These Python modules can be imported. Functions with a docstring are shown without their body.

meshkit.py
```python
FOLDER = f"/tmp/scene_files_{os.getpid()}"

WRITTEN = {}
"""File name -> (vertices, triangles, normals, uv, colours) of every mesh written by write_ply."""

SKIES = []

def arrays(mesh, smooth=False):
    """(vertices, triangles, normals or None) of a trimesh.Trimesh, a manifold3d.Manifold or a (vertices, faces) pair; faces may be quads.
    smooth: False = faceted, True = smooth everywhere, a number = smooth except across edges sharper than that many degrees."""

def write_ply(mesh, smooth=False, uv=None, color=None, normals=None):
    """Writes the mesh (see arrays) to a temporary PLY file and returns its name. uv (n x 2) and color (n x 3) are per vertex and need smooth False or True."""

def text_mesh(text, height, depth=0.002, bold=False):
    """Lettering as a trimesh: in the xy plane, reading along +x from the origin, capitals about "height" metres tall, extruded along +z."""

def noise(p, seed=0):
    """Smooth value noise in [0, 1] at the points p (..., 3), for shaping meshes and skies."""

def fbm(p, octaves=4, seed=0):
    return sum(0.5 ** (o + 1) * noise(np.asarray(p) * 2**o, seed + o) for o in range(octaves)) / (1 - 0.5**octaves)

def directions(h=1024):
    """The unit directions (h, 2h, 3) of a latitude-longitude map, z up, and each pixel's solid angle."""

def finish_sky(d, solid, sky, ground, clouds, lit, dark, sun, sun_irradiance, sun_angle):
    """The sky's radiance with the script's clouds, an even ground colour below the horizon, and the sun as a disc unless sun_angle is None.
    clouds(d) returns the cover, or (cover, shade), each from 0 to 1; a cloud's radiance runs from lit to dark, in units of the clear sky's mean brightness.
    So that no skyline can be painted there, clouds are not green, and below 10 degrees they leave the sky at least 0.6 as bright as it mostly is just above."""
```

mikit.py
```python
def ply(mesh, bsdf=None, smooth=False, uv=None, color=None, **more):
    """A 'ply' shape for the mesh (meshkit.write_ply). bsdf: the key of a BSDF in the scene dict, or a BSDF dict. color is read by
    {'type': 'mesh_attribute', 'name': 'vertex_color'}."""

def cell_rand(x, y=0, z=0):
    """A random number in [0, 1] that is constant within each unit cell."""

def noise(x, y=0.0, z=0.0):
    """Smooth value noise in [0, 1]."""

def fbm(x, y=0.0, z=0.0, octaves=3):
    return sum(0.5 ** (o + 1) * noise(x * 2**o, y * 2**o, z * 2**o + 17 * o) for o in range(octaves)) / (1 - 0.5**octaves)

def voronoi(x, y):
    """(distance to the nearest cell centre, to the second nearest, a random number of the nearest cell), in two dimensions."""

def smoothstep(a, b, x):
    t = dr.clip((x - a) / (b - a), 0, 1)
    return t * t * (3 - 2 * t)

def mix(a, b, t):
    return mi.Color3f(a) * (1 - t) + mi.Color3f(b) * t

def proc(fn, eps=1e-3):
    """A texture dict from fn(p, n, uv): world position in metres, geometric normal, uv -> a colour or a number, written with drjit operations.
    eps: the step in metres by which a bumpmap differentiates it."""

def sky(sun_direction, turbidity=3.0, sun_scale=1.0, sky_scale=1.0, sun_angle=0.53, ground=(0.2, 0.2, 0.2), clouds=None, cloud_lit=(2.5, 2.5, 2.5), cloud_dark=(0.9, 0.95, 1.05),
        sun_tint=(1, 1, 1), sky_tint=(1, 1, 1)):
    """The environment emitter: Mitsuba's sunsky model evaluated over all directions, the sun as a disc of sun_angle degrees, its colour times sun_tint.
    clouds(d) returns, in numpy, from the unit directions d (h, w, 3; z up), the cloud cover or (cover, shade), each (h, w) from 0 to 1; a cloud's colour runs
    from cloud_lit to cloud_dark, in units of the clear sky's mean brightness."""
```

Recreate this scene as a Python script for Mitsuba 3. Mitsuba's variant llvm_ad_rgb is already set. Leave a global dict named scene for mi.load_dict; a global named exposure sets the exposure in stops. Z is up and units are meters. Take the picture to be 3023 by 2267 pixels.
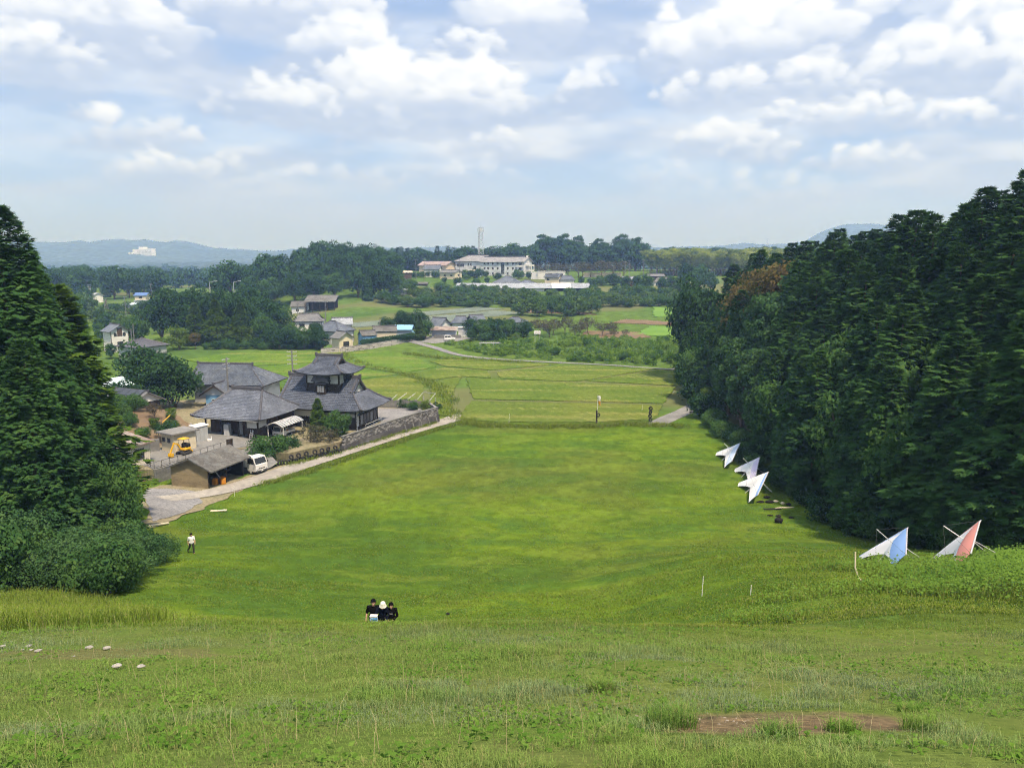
import math, numpy as np, trimesh, mitsuba as mi, drjit as dr, mikit, meshkit
from manifold3d import Manifold
from mikit import noise, fbm, smoothstep as sst, mix, proc
T = mi.ScalarTransform4f
scene, labels = {}, {}
PI = math.pi

# ------------------------------------------------------------------ camera, sky, exposure
EYE = 26.3                                # metres above the valley floor
FOV, PITCH = 67.0, math.atan(0.159)
scene['camera'] = {'type': 'perspective', 'fov': FOV, 'fov_axis': 'x', 'near_clip': .5, 'far_clip': 12000.,
    'to_world': T().look_at(origin=[0, 0, EYE], target=[0, math.cos(PITCH), EYE - math.sin(PITCH)], up=[0, 0, 1]),
    'medium': {'type': 'ref', 'id': 'air'}}
exposure = 2.2
SUN = (.24, -.42, .87)                    # from the right and a little behind the camera, high
BLOBS = [(-27.1,14.0,6.2,2.4,1.0),(-30.0,11.9,3.8,1.5,.6),(-15.3,16.1,5.8,2.0,1.1),(-11.1,14.0,3.5,1.7,.8),(-9.8,16.2,1.3,1.0,.9),(-16.5,10.4,4.0,1.3,1.0),(-8.0,10.6,7.5,2.4,1.2),(-11.8,12.3,3.5,1.4,1.0),(-2.8,11.1,3.9,2.1,1.1),(0.1,15.7,4.5,2.1,1.15),(-3.1,14.5,2.3,.9,.9),(2.4,16.8,2.2,1.1,.9),(5.4,11.6,2.0,1.4,1.2),(6.0,12.3,1.1,.9,.8),(10.7,14.6,1.9,1.4,1.0),(12.9,13.6,3.6,1.7,1.0),(18.0,13.6,6.5,2.5,1.1),(17.0,11.4,6.6,1.4,.9),(22.8,14.8,2.4,1.6,.9),(27.2,11.7,3.7,1.8,1.1),(30.0,13.7,2.8,1.5,1.0),(31.4,11.5,2.1,1.8,1.0),(26.6,13.3,1.8,.8,.7),(24.0,9.1,5.0,1.1,.9),(19.1,9.5,2.0,.8,.9),(29.2,8.7,2.7,.8,.7),(-27.5,9.2,1.2,.6,.6),(-23.7,5.7,2.4,.9,.6),(-20.0,6.1,1.8,.7,.5),(14.7,8.0,2.7,1.1,.55),(17.2,7.4,1.8,.8,.5),(24.4,6.4,2.0,.7,.7),(21.6,6.6,1.1,.6,.5),(-12.7,5.6,3.5,.9,.4),(-3.5,5.9,3.0,.8,.35),(10.7,5.8,1.9,.7,.35),(-1.5,8.2,2.0,.8,.4),(-24.9,8.0,2.8,1.1,.45),(16.1,4.6,4.8,1.2,.3),
(-6.3,15.9,1.8,1.4,-1.2),(-4.7,17.0,1.9,1.1,-.9),(7.2,15.3,2.1,3.3,-1.0),(25.7,15.0,1.9,.9,-1.1),(-14.2,12.7,2.2,1.0,-.6),(-20.4,13.8,.6,1.9,-.7),(4.4,9.8,2.9,.9,-.5),(-19.1,11.3,1.8,1.7,-.5)]
def clouds(d):
    """heaped summer clouds: each bank is a crowd of billows on a flat base, over thin veils"""
    r = np.random.default_rng(5)
    az = np.degrees(np.arctan2(d[..., 0], d[..., 1])); el = np.degrees(np.arcsin(np.clip(d[..., 2], -1, 1))); h, w = az.shape
    q = np.stack([np.sin(np.radians(az)) * 57, np.cos(np.radians(az)) * 57, el * 1.4], -1)
    n1, n2 = meshkit.fbm(q / 1.5, 4, 3) - .5, meshkit.fbm(q / 1.5 + 31, 4, 5) - .5; big = meshkit.fbm(q * [1, 1, 2.2] / 9, 4, 41)
    A, E = az + 1.5 * n1, el + 1.1 * n2; ss = lambda a, b, x: (lambda t: t * t * (3 - 2 * t))(np.clip((x - a) / (b - a), 0, 1))
    fine = (meshkit.fbm(q / .7 + 9, 3, 8) - .5)
    banks = [(a, e, ra * (1.45 if e < 8.5 else 1.1), rb * (1.35 if e < 8.5 else 1.12), min(1, k * 1.7) if e < 9 else k) for a, e, ra, rb, k in BLOBS if k > 0]
    for _ in range(150):
        a, e = r.uniform(-180, 180), 3 + 62 * r.uniform() ** 1.6
        if abs(a) < 37 and e < 20: continue
        s = (1.2 + e * .11) * r.uniform(.5, 1.3); banks.append((a, e, s * 2.2 / max(.3, math.cos(math.radians(e))), s, r.uniform(.5, 1.1)))
    cover = np.zeros((h, w)); shade = np.zeros((h, w)); row = lambda e: int(np.clip((90 - e) / 90 * h, 0, h)); a0 = az[h // 2]
    for a, e, ra, rb, k in sorted(banks, key=lambda b: -b[1]):
        n = int(np.clip(9 + 4 * ra * rb, 9, 46)); P = []
        for _ in range(n):
            u = r.uniform(-1, 1); top = max(.1, 1 - abs(u) ** 1.8); v = r.uniform(-.45, top) ; P.append((a + u * ra, e + v * rb, min(rb, ra) * r.uniform(.28, .56) * (.65 + .5 * top)))
        P += [(a + q * ra * .5, e - .42 * rb, rb * .62, 1) for q in (-1, -.35, .35, 1)]
        for x, y, s, *flat in sorted(P, key=lambda p: -p[1]):
            i0, i1 = row(y + 1.7 * s + .6), row(y - 1.7 * s - .6)
            c = np.nonzero(np.abs((a0 - x + 180) % 360 - 180) < (1.7 * s + .9) * (2.2 if flat else 1) / max(.2, math.cos(math.radians(min(80, y)))))[0]
            if i1 <= i0 or not len(c): continue
            sl = np.ix_(np.arange(i0, i1), c); dx = ((A[sl] - x + 180) % 360 - 180) * np.cos(np.radians(el[sl])) / s; dy = (E[sl] - y) / s; dy = np.where(dy < 0, dy * 1.2, dy); dx = dx / 2.2 if flat else dx
            t = np.sqrt(dx * dx + dy * dy); z = np.sqrt(np.clip(1 - t * t * .9, 0, 1)); lam = np.clip(.42 * dx + .80 * dy + .42 * z, -.3, 1)
            up = np.clip((E[sl] - (e - .35 * rb)) / (1.35 * rb), 0, 1)
            soft = .27 + .38 * (1 - ss(4, 11, y)); al = ss(1.0 + soft * .6, 1.0 - soft * 1.5, t + .75 * fine[sl]) * min(1, k * 1.0) * (.5 + .5 * ss(4, 9.5, y)); sh = np.clip(.95 - .40 * lam - .70 * up + .55 * fine[sl] + .5 * (n2[sl]), 0, 1)
            if flat: al, sh = al * .75, np.clip(.92 + .4 * fine[sl], 0, 1)
            shade[sl] = shade[sl] * (1 - al) + sh * al; cover[sl] = 1 - (1 - cover[sl]) * (1 - al)
    for a, e, ra, rb, k in BLOBS:
        if k < 0: cover = cover * (1 + .75 * max(k, -1) * np.exp(-((A - a) / ra) ** 2 - ((E - e) / rb) ** 2))
    sh = np.where(cover > 1e-3, shade / np.maximum(cover, 1e-3), 0)
    veil = (.60 + .38 * ss(.36, .6, big)) * (.45 + .55 * ss(26, 12, el)); vs = .42 + .55 * ss(.35, .65, meshkit.fbm(q * [1, 1, 2.6] / 6 + 60, 4, 57)); vs = vs * ss(1.5, 8, el) + .80 * (1 - ss(1.5, 8, el))
    veil = np.maximum(veil, .8 * ss(9, 2, el))
    out = cover + (1 - cover) * veil
    return out, np.clip((cover * sh + (1 - cover) * veil * vs) / np.maximum(out, 1e-3), 0, 1)

scene['sky'] = mikit.sky(SUN, turbidity=3.2, sun_scale=.95, sun_angle=4., sky_scale=1.0, clouds=clouds, cloud_lit=(2.55, 2.6, 2.65), cloud_dark=(1.28, 1.52, 2.0), ground=(.12, .15, .08), sun_tint=(1, .985, .97), sky_tint=(.86, .96, 1.13))

# ------------------------------------------------------------------ mesh helpers: a mesh is (vertices, triangles)
def A3(v): return np.asarray(v, float).reshape(-1, 3)
def J(*ms):
    ms = [m for m in (ms[0] if len(ms) == 1 and isinstance(ms[0], list) else ms) if m is not None and len(m[1])]
    at = np.cumsum([0] + [len(m[0]) for m in ms])
    return np.vstack([m[0] for m in ms]), np.vstack([np.asarray(m[1]) + a for m, a in zip(ms, at)])
def quads(q):
    q = np.asarray(q, int); return np.vstack([q[:, [0, 1, 2]], q[:, [0, 2, 3]]])
BOXF = quads([[0, 2, 3, 1], [4, 5, 7, 6], [0, 1, 5, 4], [2, 6, 7, 3], [0, 4, 6, 2], [1, 3, 7, 5]])
def bx(x0, x1, y0, y1, z0, z1):
    return np.array([[x, y, z] for z in (z0, z1) for y in (y0, y1) for x in (x0, x1)], float), BOXF
def obx(c, s, deg=0, tilt=0):
    v, f = bx(-s[0] / 2, s[0] / 2, -s[1] / 2, s[1] / 2, -s[2] / 2, s[2] / 2)
    return rot(rot((v, f), tilt, 1), deg)[0] + np.asarray(c, float), f
def rot(m, deg, axis=2):
    a = math.radians(deg); c, s = math.cos(a), math.sin(a)
    R = {2: [[c, -s, 0], [s, c, 0], [0, 0, 1]], 1: [[c, 0, s], [0, 1, 0], [-s, 0, c]], 0: [[1, 0, 0], [0, c, -s], [0, s, c]]}[axis]
    return A3(m[0]) @ np.array(R).T, m[1]
def mv(m, x=0, y=0, z=0): return A3(m[0]) + [x, y, z], m[1]
def sc(m, k): return A3(m[0]) * k, m[1]
def tube(pts, r, n=6, cap=True):
    p = A3(pts); r = np.broadcast_to(np.asarray(r, float), (len(p),))
    t = np.gradient(p, axis=0) if len(p) > 2 else np.repeat([p[1] - p[0]], 2, 0)
    t = t / (np.linalg.norm(t, axis=1, keepdims=True) + 1e-12)
    a = np.cross(t, np.where(np.abs(t[:, 2:]) < .9, [0, 0, 1.], [1., 0, 0])); a /= np.linalg.norm(a, axis=1, keepdims=True) + 1e-12
    b = np.cross(t, a); w = np.arange(n) * 2 * PI / n
    v = (p[:, None] + r[:, None, None] * (np.cos(w)[None, :, None] * a[:, None] + np.sin(w)[None, :, None] * b[:, None])).reshape(-1, 3)
    i, j = np.meshgrid(np.arange(len(p) - 1), np.arange(n), indexing='ij'); i, j = i.ravel(), j.ravel(); k = (j + 1) % n
    f = quads(np.stack([i * n + j, i * n + k, (i + 1) * n + k, (i + 1) * n + j], -1))
    if cap:
        m = len(v); v = np.vstack([v, p[:1], p[-1:]]); jj = np.arange(n); L = (len(p) - 1) * n
        f = np.vstack([f, np.stack([(jj + 1) % n, jj, jj * 0 + m], -1), np.stack([L + jj, L + (jj + 1) % n, jj * 0 + m + 1], -1)])
    return v, f
def cyl(c, r, h, n=16, axis=2):
    d = [0, 0, 0]; d[axis] = h / 2
    return tube([np.subtract(c, d), np.add(c, d)], r, n)
def prism(poly, z0, z1):
    from shapely.geometry import Polygon
    m = trimesh.creation.extrude_polygon(Polygon(poly), z1 - z0, engine='earcut')
    return np.array(m.vertices) + [0, 0, z0], np.array(m.faces)
def xprism(poly, x0, x1):
    """a profile in (y, z) pulled along x"""
    v, f = prism(poly, x0, x1); return v[:, [2, 0, 1]], f
def yprism(poly, y0, y1):
    """a profile in (x, z) pulled along y"""
    v, f = prism(poly, y0, y1); return np.stack([v[:, 0], v[:, 2], v[:, 1]], 1), f[:, ::-1]
def blob(rx, ry, rz, c=(0, 0, 0), sub=2, rough=0, seed=0):
    s = trimesh.creation.icosphere(subdivisions=sub); v = np.array(s.vertices)
    if rough: v = v * (1 + rough * (meshkit.fbm(v * 1.7 + seed * 9.1 + 20, 3, seed)[:, None] - .5) * 2)
    return v * [rx, ry, rz] + np.asarray(c, float), np.array(s.faces)
def rbox(sx, sy, sz, r, c=(0, 0, 0), n=8):
    """a box with rounded edges"""
    q = [Manifold.sphere(r, n).translate([x * (sx / 2 - r), y * (sy / 2 - r), z * (sz / 2 - r)]) for x in (-1, 1) for y in (-1, 1) for z in (-1, 1)]
    m = Manifold.batch_hull(q).to_mesh(); return np.array(m.vert_properties[:, :3]) + np.asarray(c, float), np.array(m.tri_verts)
class Frame:
    """local axes: x along the front (turned by deg), y away behind it"""
    def __init__(s, x, y, z, deg): s.o, s.d = np.array([x, y, z], float), deg
    def __call__(s, m): return rot(m, s.d)[0] + s.o, m[1]
    def p(s, x, y, z=0): return (rot((A3([x, y, z]), 0), s.d)[0] + s.o)[0]
count = {}
def key(name, parent=None):
    b = (parent + '__' if parent else '') + name
    n = count.get(b, 0); count[b] = n + 1
    return b if n == 0 else f'{b}_{n:03d}'
def lab(k, label=None, cat=None, group=None, kind=None):
    d = {a: b for a, b in (('label', label), ('category', cat), ('group', group), ('kind', kind)) if b}
    if d: labels[k] = d
    return k
def obj(name, mesh, mat, parent=None, smooth=False, label=None, cat=None, group=None, kind=None):
    k = key(name, parent); scene[k] = mikit.ply(mesh, 'mat_' + mat, smooth=smooth)
    return lab(k, label, cat, group, kind)
def again(name, ply, to_world, parent=None, **more):
    k = key(name, parent); scene[k] = {**ply, 'to_world': to_world}; return lab(k, **more)
def thing(name, label, cat, group=None): return lab(key(name), label, cat, group)
def at(x, y, z=0, deg=0, s=1, sz=None):
    t = T().translate([float(x), float(y), float(z)]).rotate([0, 0, 1], float(deg))
    return t.scale([float(s), float(s), float(s if sz is None else sz)])

# ------------------------------------------------------------------ materials
def M(k, base, rough=.8, spec=.3, **more):
    """a plain principled material; base a colour or a function of the point"""
    scene['mat_' + k] = {'type': 'twosided', 'a': {'type': 'principled', 'base_color': proc(base) if callable(base) else {'type': 'rgb', 'value': list(base)}, 'roughness': rough, 'specular': spec, **more}}
def D(k, base):
    scene['mat_' + k] = {'type': 'twosided', 'a': {'type': 'diffuse', 'reflectance': proc(base) if callable(base) else {'type': 'rgb', 'value': list(base)}}}
def bumped(k, fn, height, eps=.02):
    k = 'mat_' + k; inner = scene.pop(k); scene[k] = {'type': 'twosided', 'a': {'type': 'bumpmap', 'arbitrary': proc(fn, eps), 'scale': height, 'bsdf': inner['a']}}
def leaf(k, c0, c1, c2, big=3., fine=.35, trans=.55):
    """leaves: hue drifts over metres (big) and from leaf cluster to leaf cluster (fine)"""
    def f(p, n, uv):
        a = fbm(p.x / big, p.y / big, p.z / big, 2)
        c = mikit.cell_rand(p.x / fine, p.y / fine, p.z / fine)
        return mix(mix(c0, c1, sst(.3, .7, a)), c2, sst(.55, 1., c) * .7)
    scene['mat_' + k] = {'type': 'principledthin', 'base_color': proc(f), 'roughness': .65, 'eta': 1.35, 'spec_trans': 0., 'diff_trans': trans}
leaf('leaf_cedar', (.025, .068, .024), (.044, .108, .03), (.08, .155, .042), 4., .5, .42)
leaf('leaf_cypress', (.045, .10, .018), (.075, .14, .022), (.11, .175, .03), 3., .5, .55)
leaf('leaf_dark', (.022, .06, .026), (.036, .085, .032), (.055, .11, .038), 4., .6, .4)
leaf('leaf_mid', (.045, .11, .035), (.07, .145, .042), (.10, .18, .05), 4., .6, .55)
leaf('leaf_light', (.07, .135, .03), (.11, .175, .035), (.16, .22, .05), 2.5, .5, .6)
leaf('leaf_vine', (.045, .11, .042), (.07, .145, .052), (.11, .195, .075), 3., .6, .55)
leaf('leaf_brown', (.135, .105, .045), (.105, .11, .04), (.18, .135, .06), 3., .6, .5)
leaf('leaf_grey', (.075, .085, .055), (.095, .085, .06), (.10, .11, .06), 4., .8, .4)
leaf('leaf_bamboo', (.09, .16, .045), (.30, .37, .07), (.46, .48, .12), 9., 2.2, .9)
leaf('leaf_weed', (.09, .19, .03), (.14, .25, .04), (.18, .29, .06), 5., .5, .7)
leaf('leaf_scrub', (.04, .10, .03), (.085, .15, .045), (.13, .20, .065), 7., 1.7, .6)
leaf('leaf_field', (.10, .20, .035), (.17, .28, .05), (.22, .33, .07), 8., 1.6, .8)
leaf('leaf_far', (.03, .08, .034), (.045, .105, .038), (.065, .13, .042), 12., 1.6, .4)
M('bark', lambda p, n, uv: mix((.09, .065, .045), (.16, .12, .085), noise(p.x * 9, p.y * 9, p.z * 1.5)))
def unit(a): a = np.asarray(a, float); return a / (np.linalg.norm(a, axis=-1, keepdims=True) + 1e-12)

# ------------------------------------------------------------------ the lie of the land
def sstep(a, b, x):
    t = np.clip((np.asarray(x, float) - a) / (b - a), 0, 1); return t * t * (3 - 2 * t)
PY = [-400,-60,-25,0,8,15,22,26,30,36,45,52,60,72,86,110,190,235,300,335,380,410,440,470,505,560,700,900,1300,2500,9000]
PZ = [30,30,27.5,24.7,21.35,18.42,15.5,13.2,10.8,8.2,5.6,4.0,2.65,.9,.1,0,0,1.8,4.2,5.9,7.8,10.2,13,15.4,16.4,19,19,6,0,-2,-3]
QY = [22,28,35,42,50,58,66,76,90]
QZ = [15.5,13.4,11.3,9.2,6.8,4.0,1.9,.5,.05]
def knots(y, X, Z):
    X, Z = np.asarray(X, float), np.asarray(Z, float); h = np.diff(X); d = np.diff(Z) / h
    m = np.zeros_like(Z); s = d[:-1] + d[1:]; m[1:-1] = np.where(d[:-1] * d[1:] > 0, 2 * d[:-1] * d[1:] / np.where(s == 0, 1, s), 0); m[0], m[-1] = d[0], d[-1]
    y = np.clip(y, X[0], X[-1]); i = np.clip(np.searchsorted(X, y) - 1, 0, len(X) - 2); t = (y - X[i]) / h[i]
    return (2*t**3 - 3*t**2 + 1) * Z[i] + (t**3 - 2*t**2 + t) * h[i] * m[i] + (-2*t**3 + 3*t**2) * Z[i+1] + (t**3 - t**2) * h[i] * m[i+1]
def H(x, y):
    x, y = np.asarray(x, float), np.asarray(y, float)
    p = knots(y, PY, PZ); q = knots(y, QY, QZ)
    z = p + np.where((y > 22) & (y < 90), np.maximum(q - p, 0), 0) * (sstep(2, 17, x) + .55 * sstep(-7, -24, x))
    z = np.where(y > 190, z * (1 - sstep(190, 300, y) * .72 * sstep(-.2, -.34, x / np.maximum(y, 1))), z)
    q = np.stack(np.broadcast_arrays(x / 4.6, y / 4.2, 0. * x), -1); z = z + .8 * (1 - np.exp(-((x + 4.6) / 3.4) ** 2)) * (meshkit.fbm(q, 2, 13) - .5) * sstep(9, 17, y) * (1 - sstep(25, 34, y)) * (1 - .6 * sstep(8, 20, x))
    edge = 31.5 + .09 * np.maximum(y - 110, 0)
    z = z + sstep(20, 50, y) * (1 - sstep(185, 240, y)) * (14 + 4 * sstep(120, 60, y)) * sstep(0, 21, x - edge)
    z = z + 9 * np.exp(-((x + 105) / 48) ** 2 - ((y - 405) / 42) ** 2)
    return z + sstep(20, 45, y) * (1 - sstep(72, 90, y)) * 5 * sstep(-24, -60, x)
def Hs(x, y): return float(H(x, y))
def H3(xy, off=0):
    xy = np.asarray(xy, float); return np.column_stack([xy, H(xy[:, 0], xy[:, 1]) + off])
def inside(poly, xy):
    poly = np.asarray(poly, float); x, y = xy[:, 0], xy[:, 1]; r = np.zeros(len(xy), bool); j = len(poly) - 1
    for i in range(len(poly)):
        (xi, yi), (xj, yj) = poly[i], poly[j]
        if yi != yj: r ^= ((yi > y) != (yj > y)) & (x < (xj - xi) * (y - yi) / (yj - yi) + xi)
        j = i
    return r
def drape(poly, off, step=2., jag=0, skirt=0, seed=0):
    """a sheet over the polygon, following the land "off" above it; jag roughens its outline; skirt closes its edge downwards"""
    from shapely.geometry import Polygon
    from shapely import segmentize
    P = segmentize(Polygon(poly).buffer(0), step if not jag else min(step, .8))
    ring = np.array(P.exterior.coords)[:-1]
    if jag:
        q = np.column_stack([ring * .55, np.zeros(len(ring))]); ring = ring + jag * 2 * (np.stack([meshkit.fbm(q, 3, seed), meshkit.fbm(q + 50, 3, seed + 9)], 1) - .5) * 1.6
    lo, hi = ring.min(0), ring.max(0)
    g = np.stack(np.meshgrid(np.arange(lo[0], hi[0], step), np.arange(lo[1], hi[1], step)), -1).reshape(-1, 2)
    from shapely import contains_xy
    Q = Polygon(ring).buffer(0); inner = Q.buffer(-.3 * step)
    g = g[contains_xy(inner, g[:, 0], g[:, 1])] if not inner.is_empty else g[:0]
    from scipy.spatial import Delaunay
    pts = np.vstack([ring, g]); tri = Delaunay(pts).simplices; c = pts[tri].mean(1)
    tri = tri[contains_xy(Q, c[:, 0], c[:, 1])]
    e, g = pts[tri[:, 1]] - pts[tri[:, 0]], pts[tri[:, 2]] - pts[tri[:, 0]]; n = e[:, 0] * g[:, 1] - e[:, 1] * g[:, 0]; tri[n < 0] = tri[n < 0][:, ::-1]
    tri = tri[np.abs(n) > 1e-9]
    v = H3(pts, off if np.isscalar(off) else 0)
    if not np.isscalar(off): v[:, 2] = [off(*q) for q in pts]
    if skirt:
        k, m = len(ring), len(v); lowv = v[:k] - [0, 0, skirt]; i = np.arange(k); j = (i + 1) % k
        v = np.vstack([v, lowv]); tri = np.vstack([tri, quads(np.stack([i, j, m + j, m + i], -1)), quads(np.stack([i, m + i, m + j, j], -1))])
    return v, tri
def strip(path, w, off, step=2.):
    """a road along a path of (x, y), as wide as w (one number or one per point)"""
    from shapely.geometry import LineString
    p = np.asarray(path, float); w = np.broadcast_to(np.asarray(w, float), (len(p),)); s = np.r_[0, np.cumsum(np.linalg.norm(np.diff(p, axis=0), axis=1))]
    u = np.linspace(0, s[-1], max(3, int(s[-1] / step))); q = np.column_stack([knots(u, s, p[:, 0]), knots(u, s, p[:, 1])]); ww = np.interp(u, s, w)
    t = np.gradient(q, axis=0); t /= np.linalg.norm(t, axis=1, keepdims=True); n = np.column_stack([-t[:, 1], t[:, 0]])
    k = np.linspace(-.5, .5, 5); g = (q[:, None] + n[:, None] * ww[:, None, None] * k[None, :, None]); v = H3(g.reshape(-1, 2), off)
    i, j = np.meshgrid(np.arange(len(q) - 1), np.arange(4), indexing='ij'); i, j = i.ravel(), j.ravel()
    return v, quads(np.stack([i * 5 + j + 1, i * 5 + j, (i + 1) * 5 + j, (i + 1) * 5 + j + 1], -1))
def gaxis(parts): return np.unique(np.concatenate([np.arange(a, b, s) for a, b, s in parts]))
gx = gaxis([(-6500, -700, 250), (-700, -200, 30), (-200, -70, 6), (-70, 70, 1.5), (70, 200, 6), (200, 700, 30), (700, 6501, 250)])
gy = gaxis([(-390, -20, 20), (-20, 0, 2), (0, 30, .6), (30, 130, 1.5), (130, 250, 4), (250, 700, 14), (700, 1500, 60), (1500, 6500, 250)])
X, Y = np.meshgrid(gx, gy); V = np.stack([X, Y, H(X, Y)], -1).reshape(-1, 3)
i, j = np.meshgrid(np.arange(len(gy) - 1), np.arange(len(gx) - 1), indexing='ij'); i, j = i.ravel(), j.ravel(); n = len(gx)
V[:, 2] += np.where(V[:, 1] < 140, .10 * (meshkit.fbm(V * [.35, .35, 0], 3, 2) - .5) * 2, 0)
GROUND = (V, quads(np.stack([i * n + j, i * n + j + 1, (i + 1) * n + j + 1, (i + 1) * n + j], -1)))
def bare(p):                              # bare reddish soil on the take-off slope
    a = fbm(p.x * 1.3, p.y * 1.3, 0, 3)
    e = dr.square((p.x - 2.7) / 1.45) + dr.square((p.y - 7.0 - .12 * (p.x - 2.7)) / .72)
    e2 = dr.square((p.x + 7.6) / 2.6) + dr.square((p.y - 13.3) / .7)
    return dr.maximum(sst(1.35, .55, e + (a - .5) * 1.6), .45 * sst(1.3, .5, e2 + (a - .5) * 2.6))
def grass_tone(p):
    """lawn colours: mown meadow, drifting from yellow-green to blue-green with dry patches"""
    a = fbm(p.x / 13, p.y / 9, 0, 3); b = fbm(p.x / 3.1 + 9, p.y / 2.2, 0, 3); c = noise(p.x * 1.7, p.y * 1.1); f = noise(p.x * 7, p.y * 5)
    g = mix((.058, .112, .016), (.108, .172, .016), sst(.3, .7, a * .65 + b * .35))
    g = mix(g, (.05, .115, .022), sst(.52, .75, b) * .6)
    dry = sst(.5, .8, fbm(p.x / 11 + 40, p.y / 8 + 3, 0, 3)) * .32
    dry = dr.maximum(dry, .38 * sst(1.5, .2, dr.square((p.x + 6) / 15) + dr.square((p.y - 92) / 10) + (b - .5)))
    g = mix(g, (.125, .125, .035), dry)
    st = fbm(p.x / 4.2 + 1.5 * b, p.y / 2.3 + a, 3, 4)                       # uneven mowing, rougher tufts in streaks
    g = mix(g, (.055, .112, .022), .55 * sst(.54, .72, st)); g = mix(g, (.145, .20, .03), .4 * sst(.46, .30, st))
    path = dr.abs(p.y - 51.5 - .10 * p.x - 1.6 * dr.sin(p.x / 8.5) - .8 * b); path = dr.minimum(path, dr.abs(p.x - 6.5 - .42 * (p.y - 62) - 1.2 * b) + 9 * sst(9, 12, dr.abs(p.y - 62)))
    g = mix(g, (.06, .10, .022), .55 * sst(.55, .1, path) * sst(.35, .6, noise(p.x * .7, p.y * .7 + 4)))
    return g * (.70 + .32 * c + .30 * f)
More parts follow.
